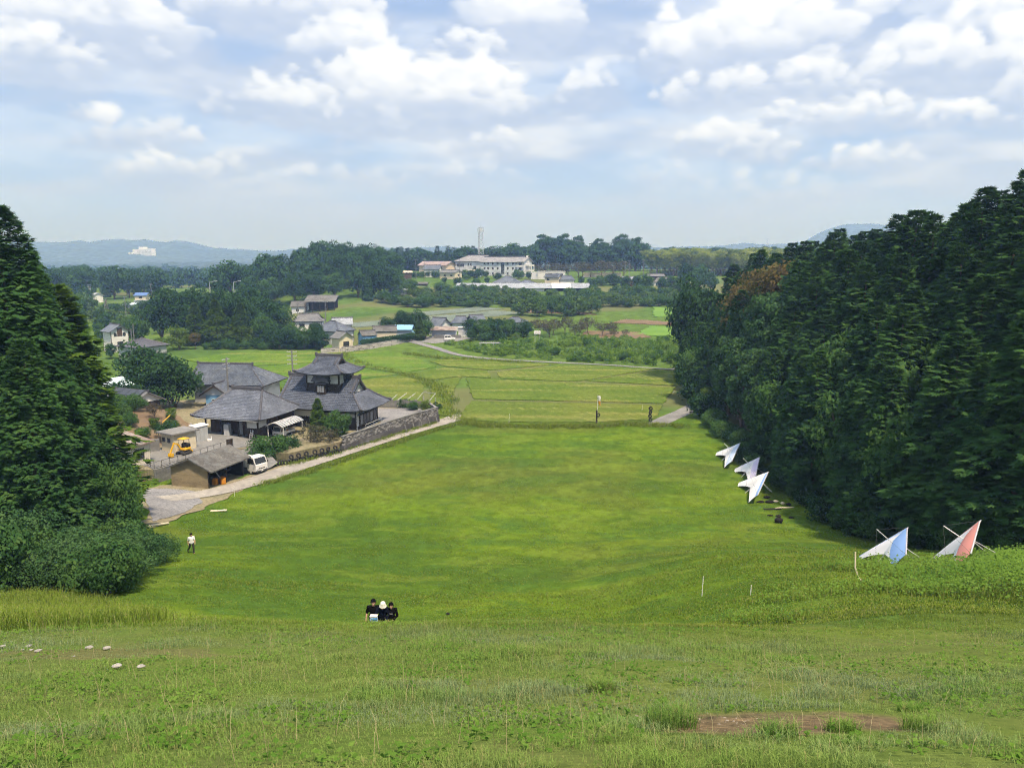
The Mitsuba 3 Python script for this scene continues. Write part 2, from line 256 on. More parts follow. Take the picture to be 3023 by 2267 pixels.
def ground_colour(p, n, uv):
    g = grass_tone(p)
    far = mix((.06, .12, .03), (.11, .17, .035), fbm(p.x / 30, p.y / 24, 0, 3)) * (.8 + .4 * noise(p.x / 2, p.y / 2))
    far = mix(far, (.16, .15, .08), .6 * sst(.58, .72, fbm(p.x / 45 + 5, p.y / 30, 0, 2)))
    g = mix(g, far, sst(125, 135, p.y))
    soil = mix((.115, .10, .06), (.20, .145, .088), fbm(p.x * 3, p.y * 5, 0, 4)) * (.7 + .5 * fbm(p.x * 17, p.y * 17, 0, 3))
    near = mix((.085, .14, .03), (.13, .14, .055), fbm(p.x * .9, p.y * .9, 0, 3))
    g = mix(g, near, sst(27, 15, p.y) * .8); g = mix(g, soil, bare(p))
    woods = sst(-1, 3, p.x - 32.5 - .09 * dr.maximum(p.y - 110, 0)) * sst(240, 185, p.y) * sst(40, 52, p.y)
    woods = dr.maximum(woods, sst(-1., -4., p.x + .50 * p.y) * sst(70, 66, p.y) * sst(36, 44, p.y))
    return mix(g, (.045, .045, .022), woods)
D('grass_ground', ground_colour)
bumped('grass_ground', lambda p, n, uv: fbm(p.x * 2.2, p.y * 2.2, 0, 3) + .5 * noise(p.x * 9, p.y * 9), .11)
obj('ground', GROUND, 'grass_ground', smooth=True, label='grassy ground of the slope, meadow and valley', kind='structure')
M('gravel', lambda p, n, uv: mix((.12, .125, .135), (.20, .20, .205), noise(p.x * 7, p.y * 7)) * (.75 + .5 * fbm(p.x * .5, p.y * .5, 0, 3)), .9)
M('dirt', lambda p, n, uv: mix((.21, .18, .125), (.13, .13, .07), fbm(p.x * .8, p.y * .8, 0, 4)) * (.8 + .4 * noise(p.x * 6, p.y * 6)), .9)
M('concrete', lambda p, n, uv: mix((.205, .207, .203), (.10, .103, .104), fbm(p.x * .6, p.y * .6, p.z * 1.6, 4)) * (.85 + .3 * noise(p.x * 5, p.y * 5, p.z * 5)), .85)
def rut(p, n, uv):
    w = noise(p.x * 3, p.y * 3)
    g = mix((.20, .195, .185), (.28, .265, .235), w)
    t = p.x - (-21.8 + (p.y - 110) * .545)            # across the track
    mid = sst(.42, .2, dr.abs(t)) * sst(98, 103, p.y)
    return mix(g, (.10, .13, .045), mid * .8) * (.8 + .4 * fbm(p.x * .7, p.y * .7, 0, 3))
M('track', rut, .9)
def rice(c0, c1, rows, deg):
    ca, sa = math.cos(math.radians(deg)), math.sin(math.radians(deg))
    def f(p, n, uv):
        u = p.x * ca + p.y * sa; a = fbm(p.x / 7, p.y / 5, 0, 3); d = fbm(p.x / 16 + 3, p.y / 3 + 8, 0, 3)
        g = mix(c0, c1, sst(.3, .7, a)); s = .5 + .5 * dr.sin(u * 6.283 / 1.9 + 3 * a)
        g = mix(g, (.24, .235, .08), rows * .85 * sst(.5, 1., s) * sst(.46, .66, d) * noise(p.x * .9, p.y * .9)); g = mix(g, (.19, .20, .06), .6 * sst(.55, .74, d))
        return g * (.75 + .28 * noise(p.x * 2.2, p.y * 1.4) + .22 * noise(p.x * 6, p.y * 6))
    return f
D('rice_yellow', rice((.088, .142, .026), (.118, .162, .032), .8, 12)); D('rice_gold', rice((.096, .142, .028), (.132, .165, .036), 1., 25)); D('rice_green', rice((.085, .16, .026), (.115, .185, .03), .2, 5))
for k in ('rice_yellow', 'rice_gold', 'rice_green'): bumped(k, lambda p, n, uv: fbm(p.x * 1.6, p.y * 1.6, 0, 3), .25, .05)
D('crop_grey', lambda p, n, uv: mix((.12, .165, .135), (.17, .20, .17), sst(.3, .7, .5 + .5 * dr.sin(p.y * 6.3 / 1.5))) * (.8 + .4 * fbm(p.x / 4, p.y / 4, 0, 2)))
D('soil', lambda p, n, uv: mix((.15, .105, .07), (.21, .165, .11), fbm(p.x / 3, p.y / 3, 0, 3)))
D('crop_green', lambda p, n, uv: mix((.10, .21, .04), (.16, .27, .06), fbm(p.x / 6, p.y / 3, 0, 3)))
# rice fields stand a little above the dykes between them
FIELDS = [('rice_gold', [(-9.2, 127.5), (-2, 124.8), (14, 124.8), (24, 127.6), (27.5, 139.6), (15.8, 141.6), (-7.6, 143.8)]),
    ('rice_yellow', [(-7.4, 146.4), (15.8, 143.6), (28, 141.8), (34.5, 160.3), (15.4, 165.8), (-1.2, 170.6), (-10.5, 173.5)]),
    ('rice_yellow', [(36, 162.2), (41, 179.8), (36.5, 187.2), (16.6, 168.6)]),
    ('rice_yellow', [(14.8, 168.4), (35.4, 188.6), (23, 193), (14, 195.6), (-3.6, 183), (-2.4, 172)]),
    ('rice_gold', [(-17.5, 168), (-11.5, 174.8), (-12, 152), (-10.3, 129), (-14.5, 133)]),
    ('rice_yellow', [(-4.6, 173), (-6, 184.5), (-16.4, 190.5), (-24, 179), (-18.5, 170.4), (-11.8, 176)]),
    ('rice_yellow', [(-5.2, 186), (12, 196.8), (-2, 199), (-13, 206), (-22, 202), (-16.4, 192.4)]),
    ('rice_green', [(-19, 192), (-24, 203), (-33, 216.5), (-44, 216), (-46, 200), (-26, 181)]),
    ('rice_green', [(-47.5, 200.5), (-46, 215.5), (-62, 219), (-80, 214), (-87, 203), (-68, 193)]),
    ('rice_green', [(-48, 198.5), (-67, 191), (-60, 172), (-42, 165), (-27, 179)]),
    ('rice_gold', [(-19.6, 168.8), (-25.6, 177), (-41, 163.4), (-40, 150), (-24, 146), (-16, 133)])]
for m, poly in FIELDS:
    obj('rice_field', drape(poly, .18, 2.5, .35, .25, 4), m, smooth=35, label='ripening rice field between low grassy dykes', kind='structure')
obj('road', strip([(-36.3, 246), (-30.5, 236), (-22.5, 224), (-13.8, 211), (-4.8, 205.3), (8, 200.7), (24.5, 195.3), (34, 190.3), (45, 184.5)], [3.2, 3, 2.4, 2, 1.8, 1.6, 1.5, 1.5, 1.5], .12), 'concrete', label='narrow concrete farm road beyond the rice', kind='structure')
obj('road', strip([(23, 122.5), (26.2, 127.8), (31, 135), (37, 146)], 3.2, .06), 'concrete', label='concrete lane between rice and wooded hill', kind='structure')
obj('forecourt', drape([(-36, 246), (-29.5, 236), (-24, 232), (-17, 236), (-12, 244), (-20, 250)], .07, 2.5, .4), 'concrete', smooth=40, label='paved yard around the parked white car', kind='structure')
TRACK = [(-37, 79), (-34, 84.5), (-31, 90), (-28.4, 95.3), (-24.9, 101.8), (-21.2, 108.5), (-17.2, 115.5), (-13, 122.5), (-9.8, 127.6), (-8.3, 130.5)]
obj('dirt_verge', drape([(-33, 66.5), (-42, 85.5), (-41, 88.5), (-36, 87.2), (-31.5, 94.5), (-30, 99), (-28, 100), (-24.9, 106), (-23.6, 104.2), (-27.2, 97.2), (-29.8, 92), (-31.6, 84.5), (-32.3, 75)], .05, 1., .6, 0, 3), 'dirt', smooth=40, label='sandy worn verge beside the track', kind='structure')
obj('gravel_lot', drape([(-33.8, 69.5), (-42.2, 84.8), (-39.5, 85.8), (-34.9, 84), (-33, 79), (-33, 73)], .10, 1., .3, 0, 5), 'gravel', smooth=40, label='grey gravel parking area by the left woods', kind='structure')
obj('track', strip(TRACK, [2.8, 3.2, 3.4, 3.4, 3.2, 3.1, 3.1, 3.2, 3.6, 4], .12, 1.), 'track', smooth=40, label='rutted gravel track along the meadow and stone wall', kind='structure')
# strips of vegetables, bare soil and grass up the valley
for m, poly, l in [('crop_grey', [(-64, 268), (-28, 285), (-10, 305), (4, 318), (-6, 327), (-40, 300), (-66, 280)], 'grey-green vegetable field'),
    ('crop_grey', [(-36, 308), (-4, 333), (-14, 340), (-42, 318)], 'narrow grey-green vegetable strip'),
    ('soil', [(2, 322), (34, 312), (30, 322), (4, 336)], 'strip of bare tilled soil'),
    ('soil', [(21, 246), (36, 240), (44, 246), (42, 258), (26, 262)], 'bare brown earth below the orchard'),
    ('soil', [(37, 286), (62, 276), (66, 284), (44, 297)], 'bare brown field beside the green crop'),
    ('crop_green', [(40, 252), (62, 240), (70, 262), (50, 276)], 'bright green field at the foot of the wooded hill'),
    ('crop_green', [(56, 306), (78, 296), (86, 330), (62, 340)], 'far bright green field before the hedge')]:
    obj('crop_field', drape(poly, .25, 4., 1., .3, 8), m, smooth=40, label=l, kind='structure')

# ------------------------------------------------------------------ buildings
def tilemat(k, c0, c1, moss=0., rough=.5):
    def f(p, n, uv):
        a = fbm(p.x / 1.6, p.y / 1.6, p.z / 1.6, 3); b = mikit.cell_rand(p.x / .31, p.y / .31, p.z / .25)
        g = mix(c0, c1, sst(.25, .75, a)) * (.78 + .44 * b)
        return mix(g, (.14, .155, .16), moss * sst(.5, .72, fbm(p.x / .5 + 9, p.y / .5, p.z / .9, 3)))
    M(k, f, max(rough, .5), .35)
tilemat('tile', (.060, .074, .106), (.105, .124, .168), .08, .5)
tilemat('tile_old', (.075, .094, .13), (.12, .142, .18), .4, .7); tilemat('tile_light', (.095, .112, .15), (.145, .165, .21), .08, .5)
tilemat('slate', (.12, .125, .135), (.165, .168, .172), .4, .7)
tilemat('tin_white', (.21, .24, .28), (.30, .33, .37), .45, .8)
tilemat('tin_rust', (.17, .12, .10), (.30, .26, .24), .4, .7)
tilemat('fibre_cement', (.085, .085, .085), (.13, .13, .125), .5, .85)
tilemat('school_roof', (.19, .195, .21), (.26, .26, .27), .35, .8)
tilemat('roof_pink', (.25, .19, .185), (.31, .25, .245), .3, .7)
M('tin_blue', (.23, .44, .64), .4); M('tin_deepblue', (.09, .17, .38), .4); M('tin_paleblue', (.55, .68, .74), .4)
M('ridge', lambda p, n, uv: mix((.06, .063, .075), (.10, .10, .115), noise(p.x * 3, p.y * 3, p.z * 3)), .45)
M('plaster', lambda p, n, uv: mix((.62, .62, .60), (.50, .50, .48), sst(.4, .8, fbm(p.x * 1.1, p.y * 1.1, p.z * 2.2, 3))), .8)
M('plaster_dirty', lambda p, n, uv: mix((.56, .58, .61), (.38, .40, .43), sst(.45, .75, fbm(p.x * .35, p.y * .35, p.z * .7, 4))), .8)
M('cream', lambda p, n, uv: mix((.60, .54, .40), (.50, .45, .33), fbm(p.x, p.y, p.z * 2, 3)), .8)
M('cream_board', lambda p, n, uv: mix((.62, .59, .50), (.54, .51, .43), fbm(p.x, p.y, p.z * 2, 3)) * (.86 + .14 * sst(-.6, .2, dr.sin((p.x + p.y) * 21))), .7)
M('tan_wall', lambda p, n, uv: mix((.25, .205, .125), (.17, .14, .09), sst(.35, .75, fbm(p.x * .8, p.y * .8, p.z * 1.3, 4))) * (.9 + .2 * noise(p.x * 6, p.y * 6, p.z * 6)), .9)
M('wood_dark', lambda p, n, uv: mix((.028, .022, .019), (.05, .04, .033), noise(p.x * 6, p.y * 6, p.z * .8)), .7)
M('wood_brown', lambda p, n, uv: mix((.10, .065, .045), (.06, .042, .032), noise(p.x * 7, p.y * 7, p.z)), .7)
M('dark', (.012, .012, .013), .9); M('pane', (.03, .035, .042), .12, .6); M('pane_pale', (.22, .24, .26), .2, .6)
M('white', (.66, .66, .65), .5); M('white_gloss', (.66, .66, .66), .25, .5); M('metal_grey', (.34, .36, .37), .45); M('steel', (.10, .10, .10), .5, metallic=.4)
M('blue_wall', (.14, .30, .50), .6); M('blue_grey_wall', (.30, .36, .44), .6); M('pale_blue_wall', (.40, .46, .54), .6); M('peach', (.58, .47, .36), .8); M('rust', (.22, .10, .05), .8)
M('orange', (.52, .21, .025), .5); M('yellow', (.62, .36, .02), .4); M('rubber', (.022, .022, .024), .8); M('silver', (.45, .46, .48), .35)
def stone(p, n, uv):
    v = fbm(p.x * 2.6, p.y * 2.6, p.z * 3.5, 4)
    return mix((.085, .085, .09), (.27, .27, .275), sst(.40, .70, v)) * (.7 + .6 * noise(p.x * 1.3, p.y * 1.3, p.z * 1.3))
M('stone', stone, .9)
M('stone_base', lambda p, n, uv: mix((.055, .055, .06), (.13, .13, .13), sst(.4, .8, fbm(p.x * .8, p.y * .8, p.z * .5, 4))), .95)

def sheet(org, ud, sd, V, u0, u1, col=.3, row=.3, amp=.045, step=.035, lift=0., lw=1.6, sag=0., off=0., grid=False):
    """a roof plane with its origin at the eave, u along the eave, v up the slope, between u0(v) and u1(v); tiles in rolls of width col and courses of height row"""
    org, ud, sd = np.asarray(org, float), np.asarray(ud, float), np.asarray(sd, float); n = np.cross(ud, sd); n /= np.linalg.norm(n)
    rows = max(1, round(V / row)); e = np.linspace(0, V, rows + 1); vl = np.stack([e[:-1], e[1:]], 1).ravel() if step else e
    lo, hi = min(u0(0), u0(V)), max(u1(0), u1(V))
    cols = max(1, round((hi - lo) / col)); w = (hi - lo) / cols; ph = np.array([0, .18, .5, .82]) if amp else np.array([0.])
    lat = np.r_[(lo + (np.arange(cols)[:, None] + ph) * w).ravel(), hi]; hh = np.r_[np.tile(np.array([0, .75, 1, .75]) * amp if amp else [0.], cols), 0]
    L, K = len(vl), len(lat); a = np.array([u0(v) for v in vl])[:, None]; b = np.array([u1(v) for v in vl])[:, None]
    U = np.clip(lat[None], a, np.maximum(a, b)); o = np.repeat(hh[None], L, 0) + off
    if step: o[0::2] += step
    vv = vl[:, None]; z = 0
    if lift: z = lift * (np.exp(-((U - a) / lw) ** 2) + np.exp(-((b - U) / lw) ** 2)) * (1 - vv / V) ** 2
    if sag: z = z - sag * np.sin(np.pi * vv / V)
    P = org + U[..., None] * ud + vv[..., None] * sd + o[..., None] * n; P[..., 2] += z
    if grid: return P
    i, j = np.meshgrid(np.arange(L - 1), np.arange(K - 1), indexing='ij'); i, j = i.ravel(), j.ravel()
    q = np.stack([i * K + j, i * K + j + 1, (i + 1) * K + j + 1, (i + 1) * K + j], -1); f = quads(q); v = P.reshape(-1, 3)
    area = np.linalg.norm(np.cross(v[f[:, 1]] - v[f[:, 0]], v[f[:, 2]] - v[f[:, 0]]), axis=1)
    return v, f[area > 1e-7]
def slab(*a, thick=.14, **k):
    k = {**k, 'amp': 0, 'step': 0, 'col': 1.2, 'row': 1.2, 'grid': True}; A = sheet(*a, **k, off=-.015); B = sheet(*a, **k, off=-thick)
    L, K = A.shape[:2]; i, j = np.meshgrid(np.arange(L - 1), np.arange(K - 1), indexing='ij'); i, j = i.ravel(), j.ravel()
    q = np.stack([i * K + j, i * K + j + 1, (i + 1) * K + j + 1, (i + 1) * K + j], -1); m = L * K
    r = np.r_[np.arange(K), np.arange(1, L) * K + K - 1, (L - 1) * K + np.arange(K - 2, -1, -1), np.arange(L - 2, 0, -1) * K]; s = np.roll(r, -1)
    return np.vstack([A.reshape(-1, 3), B.reshape(-1, 3)]), np.vstack([quads(q), quads(q[:, ::-1] + m), quads(np.stack([s, r, r + m, s + m], -1))])
def hiproof(par, fr, X0, X1, Y0, Y1, ez, slope, hl, hr, mat='tile', tiles=.3, lift=.16, ridge=.27, thick=.14):
    """a hipped roof whose ridge starts hl in from the left eave and ends hr in from the right"""
    half = (Y1 - Y0) / 2; ym, zr, W, D_ = (Y0 + Y1) / 2, ez + slope * half, X1 - X0, Y1 - Y0; rise = slope * half; P = []
    L = math.hypot(half, rise); P.append(((X0, Y0, ez), (1, 0, 0), (0, half / L, rise / L), L, lambda v: v / L * hl, lambda v: W - v / L * hr)); P.append(((X1, Y1, ez), (-1, 0, 0), (0, -half / L, rise / L), L, lambda v: v / L * hr, lambda v: W - v / L * hl))
    R_, Q_ = math.hypot(hr, rise), math.hypot(hl, rise); P.append(((X1, Y0, ez), (0, 1, 0), (-hr / R_, 0, rise / R_), R_, lambda v: v / R_ * half, lambda v: D_ - v / R_ * half)); P.append(((X0, Y1, ez), (0, -1, 0), (hl / Q_, 0, rise / Q_), Q_, lambda v: v / Q_ * half, lambda v: D_ - v / Q_ * half))
    r = obj('roof', fr(J([slab(*p, lift=lift, thick=thick) for p in P])), 'ridge', par); obj('tile', fr(J([sheet(*p, col=tiles, row=tiles, lift=lift, amp=tiles * .30, step=tiles * .2) for p in P])), mat, r, kind='stuff')
    a, b = X0 + hl, X1 - hr; q = ridge * .55; obj('ridge', fr(J(bx(a, b, ym - q, ym + q, zr - .05, zr + ridge * 1.5), tube([(a - .1, ym, zr + ridge * 1.6), (b + .1, ym, zr + ridge * 1.6)], ridge * .5, 6), *[bx(x - .1, x + .1, ym - ridge * .9, ym + ridge * .9, zr + .05, zr + ridge * 2.6) for x in (a, b)])), 'ridge', r)
    for x, xr in ((X0, a), (X1, b)):
        for y in (Y0, Y1):
            k = np.linspace(0, 1, 6); pts = np.column_stack([x + (xr - x) * k, y + (ym - y) * k, ez + k * rise + lift * 1.6 * (1 - k) ** 4 + ridge * .35]); obj('ridge', fr(J(tube(pts, ridge * .62, 6), blob(ridge * .9, ridge * .9, ridge * .9, pts[0], 1))), 'ridge', r)
def roof(par, fr, X0, X1, Y0, Y1, ez, slope, gl=0., gr=0., mat='tile', tiles=.3, lift=0., sag=0., ridge=.22, gable='plaster', thick=.14, inset=.5):
    """eaves around X0..X1, Y0..Y1 at height ez; gl, gr: how far in from the left and right eave the hip runs before an upright gable (0: plain gable; half the depth: full hip)"""
    D_, W = Y1 - Y0, X1 - X0; half = D_ / 2; gl, gr = min(gl, half), min(gr, half); c = 1 / math.hypot(1, slope); s = slope * c; ym, zr = (Y0 + Y1) / 2, ez + slope * half; V = half / c
    P = []
    P.append(((X0, Y0, ez), (1, 0, 0), (0, c, s), V, lambda v: min(v * c, gl), lambda v: W - min(v * c, gr)))
    P.append(((X1, Y1, ez), (-1, 0, 0), (0, -c, s), V, lambda v: min(v * c, gr), lambda v: W - min(v * c, gl)))
    if gr > .05: P.append(((X1, Y0, ez), (0, 1, 0), (-c, 0, s), gr / c, lambda v: v * c, lambda v: D_ - v * c))
    if gl > .05: P.append(((X0, Y1, ez), (0, -1, 0), (c, 0, s), gl / c, lambda v: v * c, lambda v: D_ - v * c))
    r = obj('roof', fr(J([slab(*p, lift=lift, sag=sag, thick=thick) for p in P])), 'ridge' if mat in ('tile', 'tile_old') else mat, par)
    if tiles: obj('tile', fr(J([sheet(*p, col=tiles, row=tiles, lift=lift, sag=sag, amp=tiles * .30, step=tiles * .2) for p in P])), mat, r, kind='stuff')
    else: obj('roofing', fr(J([sheet(*p, col=.6, row=9, lift=lift, sag=sag, amp=.035, step=0, off=.005) for p in P])), mat, r)
    if ridge:
        g = lambda a, b, w=ridge, hh=ridge: tube([a, b], [w * .62, w * .62], 6)
        q = ridge * .55
        m = J(bx(X0 + gl - .05, X1 - gr + .05, ym - q, ym + q, zr - .05, zr + ridge * 1.5), tube([(X0 + gl - .12, ym, zr + ridge * 1.6), (X1 - gr + .12, ym, zr + ridge * 1.6)], ridge * .5, 6))
        for x in ((X0 + gl) if gl < half else None, (X1 - gr) if gr < half else None):
            if x is not None: m = J(m, bx(x - .1, x + .1, ym - ridge * .9, ym + ridge * .9, zr + .05, zr + ridge * 2.7))
        obj('ridge', fr(m), 'ridge', r)
        for x, sx, g_ in ((X0, 1, gl), (X1, -1, gr)):
            for y, sy in ((Y0, 1), (Y1, -1)):
                if g_ > .05:
                    k = np.linspace(0, 1, 6); pts = np.column_stack([x + sx * k * g_, y + sy * k * g_, ez + k * g_ * slope + lift * 1.6 * (1 - k) ** 4 + ridge * .35])
                    obj('ridge', fr(J(tube(pts, ridge * .62, 6), blob(ridge * .9, ridge * .9, ridge * .9, pts[0], 1))), 'ridge', r)
                if g_ < half - .05 and tiles:
                    xx = x + sx * (g_ + .45); obj('ridge', fr(J(tube([(xx, y + sy * (g_ + .25), ez + slope * (g_ + .25) + ridge * .3), (xx, ym, zr + ridge * .3)], ridge * .6, 6), blob(ridge * .75, ridge * .75, ridge * .75, (xx, y + sy * (g_ + .2), ez + slope * (g_ + .2) + ridge * .3), 1))), 'ridge', r)
    for x, sx, g_ in ((X0, 1, gl), (X1, -1, gr)):
        if g_ < half - .05:
            k = half - g_; zb = ez + slope * g_; xi = x + sx * (g_ + inset)
            obj('gable_wall', fr(xprism([(ym - k + .12, zb - .02), (ym + k - .12, zb - .02), (ym, zr - .16)], min(xi, xi + sx * .1), max(xi, xi + sx * .1))), gable, par)
            if tiles:
                for sy in (-1, 1):
                    a, b = (ym + sy * (k + .02), zb - .04), (ym, zr - .03); t = .30
                    obj('bargeboard', fr(xprism([(a[0], a[1]), (b[0], b[1]), (b[0], b[1] - t), (a[0] - sy * .0, a[1] - t * .9)][::1 if sy < 0 else -1], x + sx * (g_ + .03) - .03, x + sx * (g_ + .03) + .03)), 'wood_dark', par)
    return r
def window(par, fr, face, u, z, w, h, d, mat='wood_dark', glass='pane', bars=1, t=.06, label=None):
    """a framed window centred at (u, z) on the face 'F' (at y = d, looking to -y), 'B', 'R' (at x = d, looking to +x) or 'L'; its panes are parts of it"""
    P = []
    fm = [bx(-w / 2, w / 2, -.05, 0, h / 2 - t, h / 2), bx(-w / 2, w / 2, -.05, 0, -h / 2, -h / 2 + t), bx(-w / 2, -w / 2 + t, -.05, 0, -h / 2 + t, h / 2 - t), bx(w / 2 - t, w / 2, -.05, 0, -h / 2 + t, h / 2 - t)]
    e = np.linspace(-w / 2 + t, w / 2 - t, bars + 2)
    for x in e[1:-1]: fm.append(bx(x - t * .4, x + t * .4, -.045, 0, -h / 2 + t, h / 2 - t))
    pl = {'F': lambda m: mv(m, u, d, z), 'R': lambda m: mv(rot(m, 90), d, u, z), 'L': lambda m: mv(rot(m, -90), d, u, z), 'B': lambda m: mv(rot(m, 180), u, d, z)}[face]
    k = obj('window', fr(pl(J(fm))), mat, par, label=label)
    for a, b in zip(e[:-1], e[1:]): obj('pane', fr(pl(bx(a, b, -.02, .01, -h / 2 + t, h / 2 - t))), glass, k)
    return k
def walls(par, fr, x0, x1, y0, y1, z0, z1, mat, name='wall'): return obj(name, fr(bx(x0, x1, y0, y1, z0, z1)), mat, par)
def boards(par, fr, face, a0, a1, z0, z1, d, n, mat='wood_dark', name='board'):
    """upright boards or panels on a face, each a piece of its own"""
    e = np.linspace(a0, a1, n + 1)
    for k in range(n):
        p, q = e[k] + .015, e[k + 1] - .015; t = .035 + .012 * (k % 2)
        obj(name, fr(bx(p, q, d - t, d, z0, z1) if face == 'F' else bx(d, d + t, p, q, z0, z1)), mat, par)

# the big farmhouse
fr = Frame(-23.4, 113.6, .9, -17)
F = thing('farmhouse', 'large two-storey farmhouse with layered dark grey tiled roofs and white gables', 'house')
obj('plinth', fr(bx(-12.1, .25, -.3, 7.2, -.25, .35)), 'concrete', F)
walls(F, fr, -12, 0, 0, 6.9, .35, 3.35, 'plaster')
boards(F, fr, 'F', -12, -.1, .36, 2.2, -.02, 14); boards(F, fr, 'R', .1, 6.8, .36, .75, .02, 6)
for x in (-12, -9, -6, -3, 0): obj('post', fr(bx(x - .1, x + .1, -.12, .08, .35, 3.3)), 'wood_dark', F)
for y in (0, 1.1, 6.9): obj('post', fr(bx(-.08, .12, y - .1, y + .1, .35, 3.3)), 'wood_dark', F)
obj('beam', fr(bx(.005, .14, -.1, 7, 2.42, 2.6)), 'wood_dark', F); obj('beam', fr(bx(.005, .13, -.1, 7, 3.15, 3.33)), 'wood_dark', F); obj('beam', fr(bx(-12.1, .05, -.11, 0, 2.75, 2.95)), 'wood_dark', F)
for k in range(5): window(F, fr, 'R', 1.75 + k * 1.06, 1.6, 1.02, 1.55, .06, 'wood_dark', 'pane' if k % 3 else 'pane_pale', 0)
for k in range(4): obj('transom', fr(bx(.01, .05, 1.3 + k * 1.35, 2.5 + k * 1.35, 2.65, 3.1)), 'wood_brown' if k < 3 else 'plaster', F)
obj('handrail', fr(J(tube([(.95, 1.2, .95), (.95, 6.6, .95)], .05), tube([(.95, 1.2, .45), (.95, 5.2, .45)], .05), *[tube([(.95, y, -.1), (.95, y, .95)], .03) for y in (1.2, 3.9, 6.6)])), 'metal_grey', F)
obj('downpipe', fr(tube([(.35, -.3, 0), (.35, -.3, 3.4)], .06)), 'white', F)
obj('eave_wall', fr(bx(-10.6, -5.2, -.95, -.80, 2.2, 3.25)), 'cream', F)
roof(F, fr, -13.3, 1.65, -1.4, 8.4, 3.3, .86, 0, 2.6, lift=.24, sag=.10, ridge=.28, tiles=.32)
# the upper storey through the roof
walls(F, fr, -8.9, -3.4, 1.35, 5.7, 4.6, 8.7, 'plaster', 'upper_wall')
boards(F, fr, 'F', -8.9, -3.4, 5.3, 6.95, 1.34, 9); boards(F, fr, 'R', 1.4, 5.6, 5.2, 6.9, -3.39, 6)
for x in (-8.9, -7.6, -5.0, -3.4): obj('post', fr(bx(x - .09, x + .09, 1.24, 1.42, 5.2, 8.5)), 'wood_dark', F)
for y in (1.35, 2.9, 4.3, 5.7): obj('post', fr(bx(-3.46, -3.28, y - .09, y + .09, 5.2, 8.5)), 'wood_dark', F)
obj('bay_roof', fr(yprism([(-7.7, 7.3), (-4.7, 7.3), (-5.1, 7.95), (-7.3, 7.95)], .45, 1.34)), 'ridge', F)
obj('bay', fr(bx(-6.95, -5.45, .75, 1.31, 5.35, 6.9)), 'wood_dark', F); window(F, fr, 'F', -6.2, 6.15, 1.3, 1.1, .745, 'wood_dark', 'pane_pale', 2)
obj('bay_hood', fr(bx(-7.1, -5.3, .55, 1.3, 6.92, 7.05)), 'ridge', F)
roof(F, fr, -10.3, -2.05, .0, 7.0, 8.4, .68, 1.9, 1.9, lift=.30, sag=.08, ridge=.24, gable='wood_brown', tiles=.28)
# its rear wing
fr2 = Frame(*fr.p(-12.2, 9.2), -17)
walls(F, fr2, -3.4, 5, 0, 6.2, 0, 4.4, 'plaster', 'rear_wall'); boards(F, fr2, 'F', -3.3, 0, .3, 2.2, -.01, 4)
roof(F, fr2, -4.1, 5, -.9, 7.1, 4.4, .55, 0, 0, lift=.1, ridge=.2, inset=.6)

# the outbuilding in front of it
fr = Frame(-35.9, 106.9, 1.2, -17)
B = thing('tiled_outbuilding', 'low white and dark timber outbuilding under a broad hipped tile roof', 'house')
obj('plinth', fr(bx(-8.9, .15, -.15, 9.2, -.5, .2)), 'concrete', B)
walls(B, fr, -8.75, 0, 1.1, 8.8, .2, 3.05, 'wood_dark'); walls(B, fr, -1.9, 0, .0, 1.1, .2, 3.05, 'plaster', 'corner_wall')
boards(B, fr, 'F', -8.7, -2.0, .25, 2.6, 1.09, 9, 'wood_brown'); boards(B, fr, 'F', -1.85, -.05, .25, 1.7, -.01, 3); boards(B, fr, 'R', .05, 9, .2, 1.75, .01, 12)
for y in (2.2, 5.2, 8.9): obj('plaster_panel', fr(bx(.005, .05, y - 2.1, y - .15, 1.85, 2.95)), 'plaster' if y < 3 else 'wood_brown', B)
for x in (-8.7, -5.9, -3.2, -1.9, 0): obj('post', fr(bx(x - .09, x + .09, -.1, .08, .2, 3.0)), 'wood_dark', B)
for y in (0, 2.2, 5.2, 8.9): obj('post', fr(bx(-.06, .12, y - .09, y + .09, .2, 3.0)), 'wood_dark', B)
obj('beam', fr(bx(-8.9, .1, -.12, 0, 2.62, 2.85)), 'wood_brown', B); obj('door', fr(bx(-4.0, -3.25, 1.0, 1.06, .25, 2.25)), 'metal_grey', B); obj('gutter', fr(tube([(-9.6, -1.12, 2.95), (.9, -1.12, 2.95)], .06)), 'metal_grey', B)
window(B, fr, 'F', -6.4, 1.7, 1.3, .7, 1.04, 'wood_dark', 'pane', 1); obj('sink', fr(rbox(1.0, .5, .35, .06, (-5.4, .7, .9))), 'metal_grey', B)
hiproof(B, fr, -10.1, 1.15, -1.15, 9.6, 3.0, .62, 3.1, 3.1, 'tile_light')
fridge = thing('locker', 'pale grey upright metal locker under the eave of the outbuilding', 'locker')
obj('body', fr(rbox(.85, .6, 1.9, .03, (-4.9, -.2, 1.2))), 'metal_grey', fridge); obj('door', fr(bx(-5.3, -4.92, -.53, -.505, .3, 2.1)), 'silver', fridge); obj('door', fr(bx(-4.9, -4.52, -.53, -.505, .3, 2.1)), 'silver', fridge)
LD = thing('stepladder', 'aluminium stepladder leaning open by the outbuilding corner', 'ladder')
for s in (-1, 1):
    obj('rail', fr(tube([(-.75 + s * .27, -.75, .0), (-.75 + s * .16, -.4, 1.55)], .035, 4)), 'silver', LD); obj('rail', fr(tube([(-.75 + s * .27, -.05, .0), (-.75 + s * .16, -.36, 1.55)], .03, 4)), 'silver', LD)
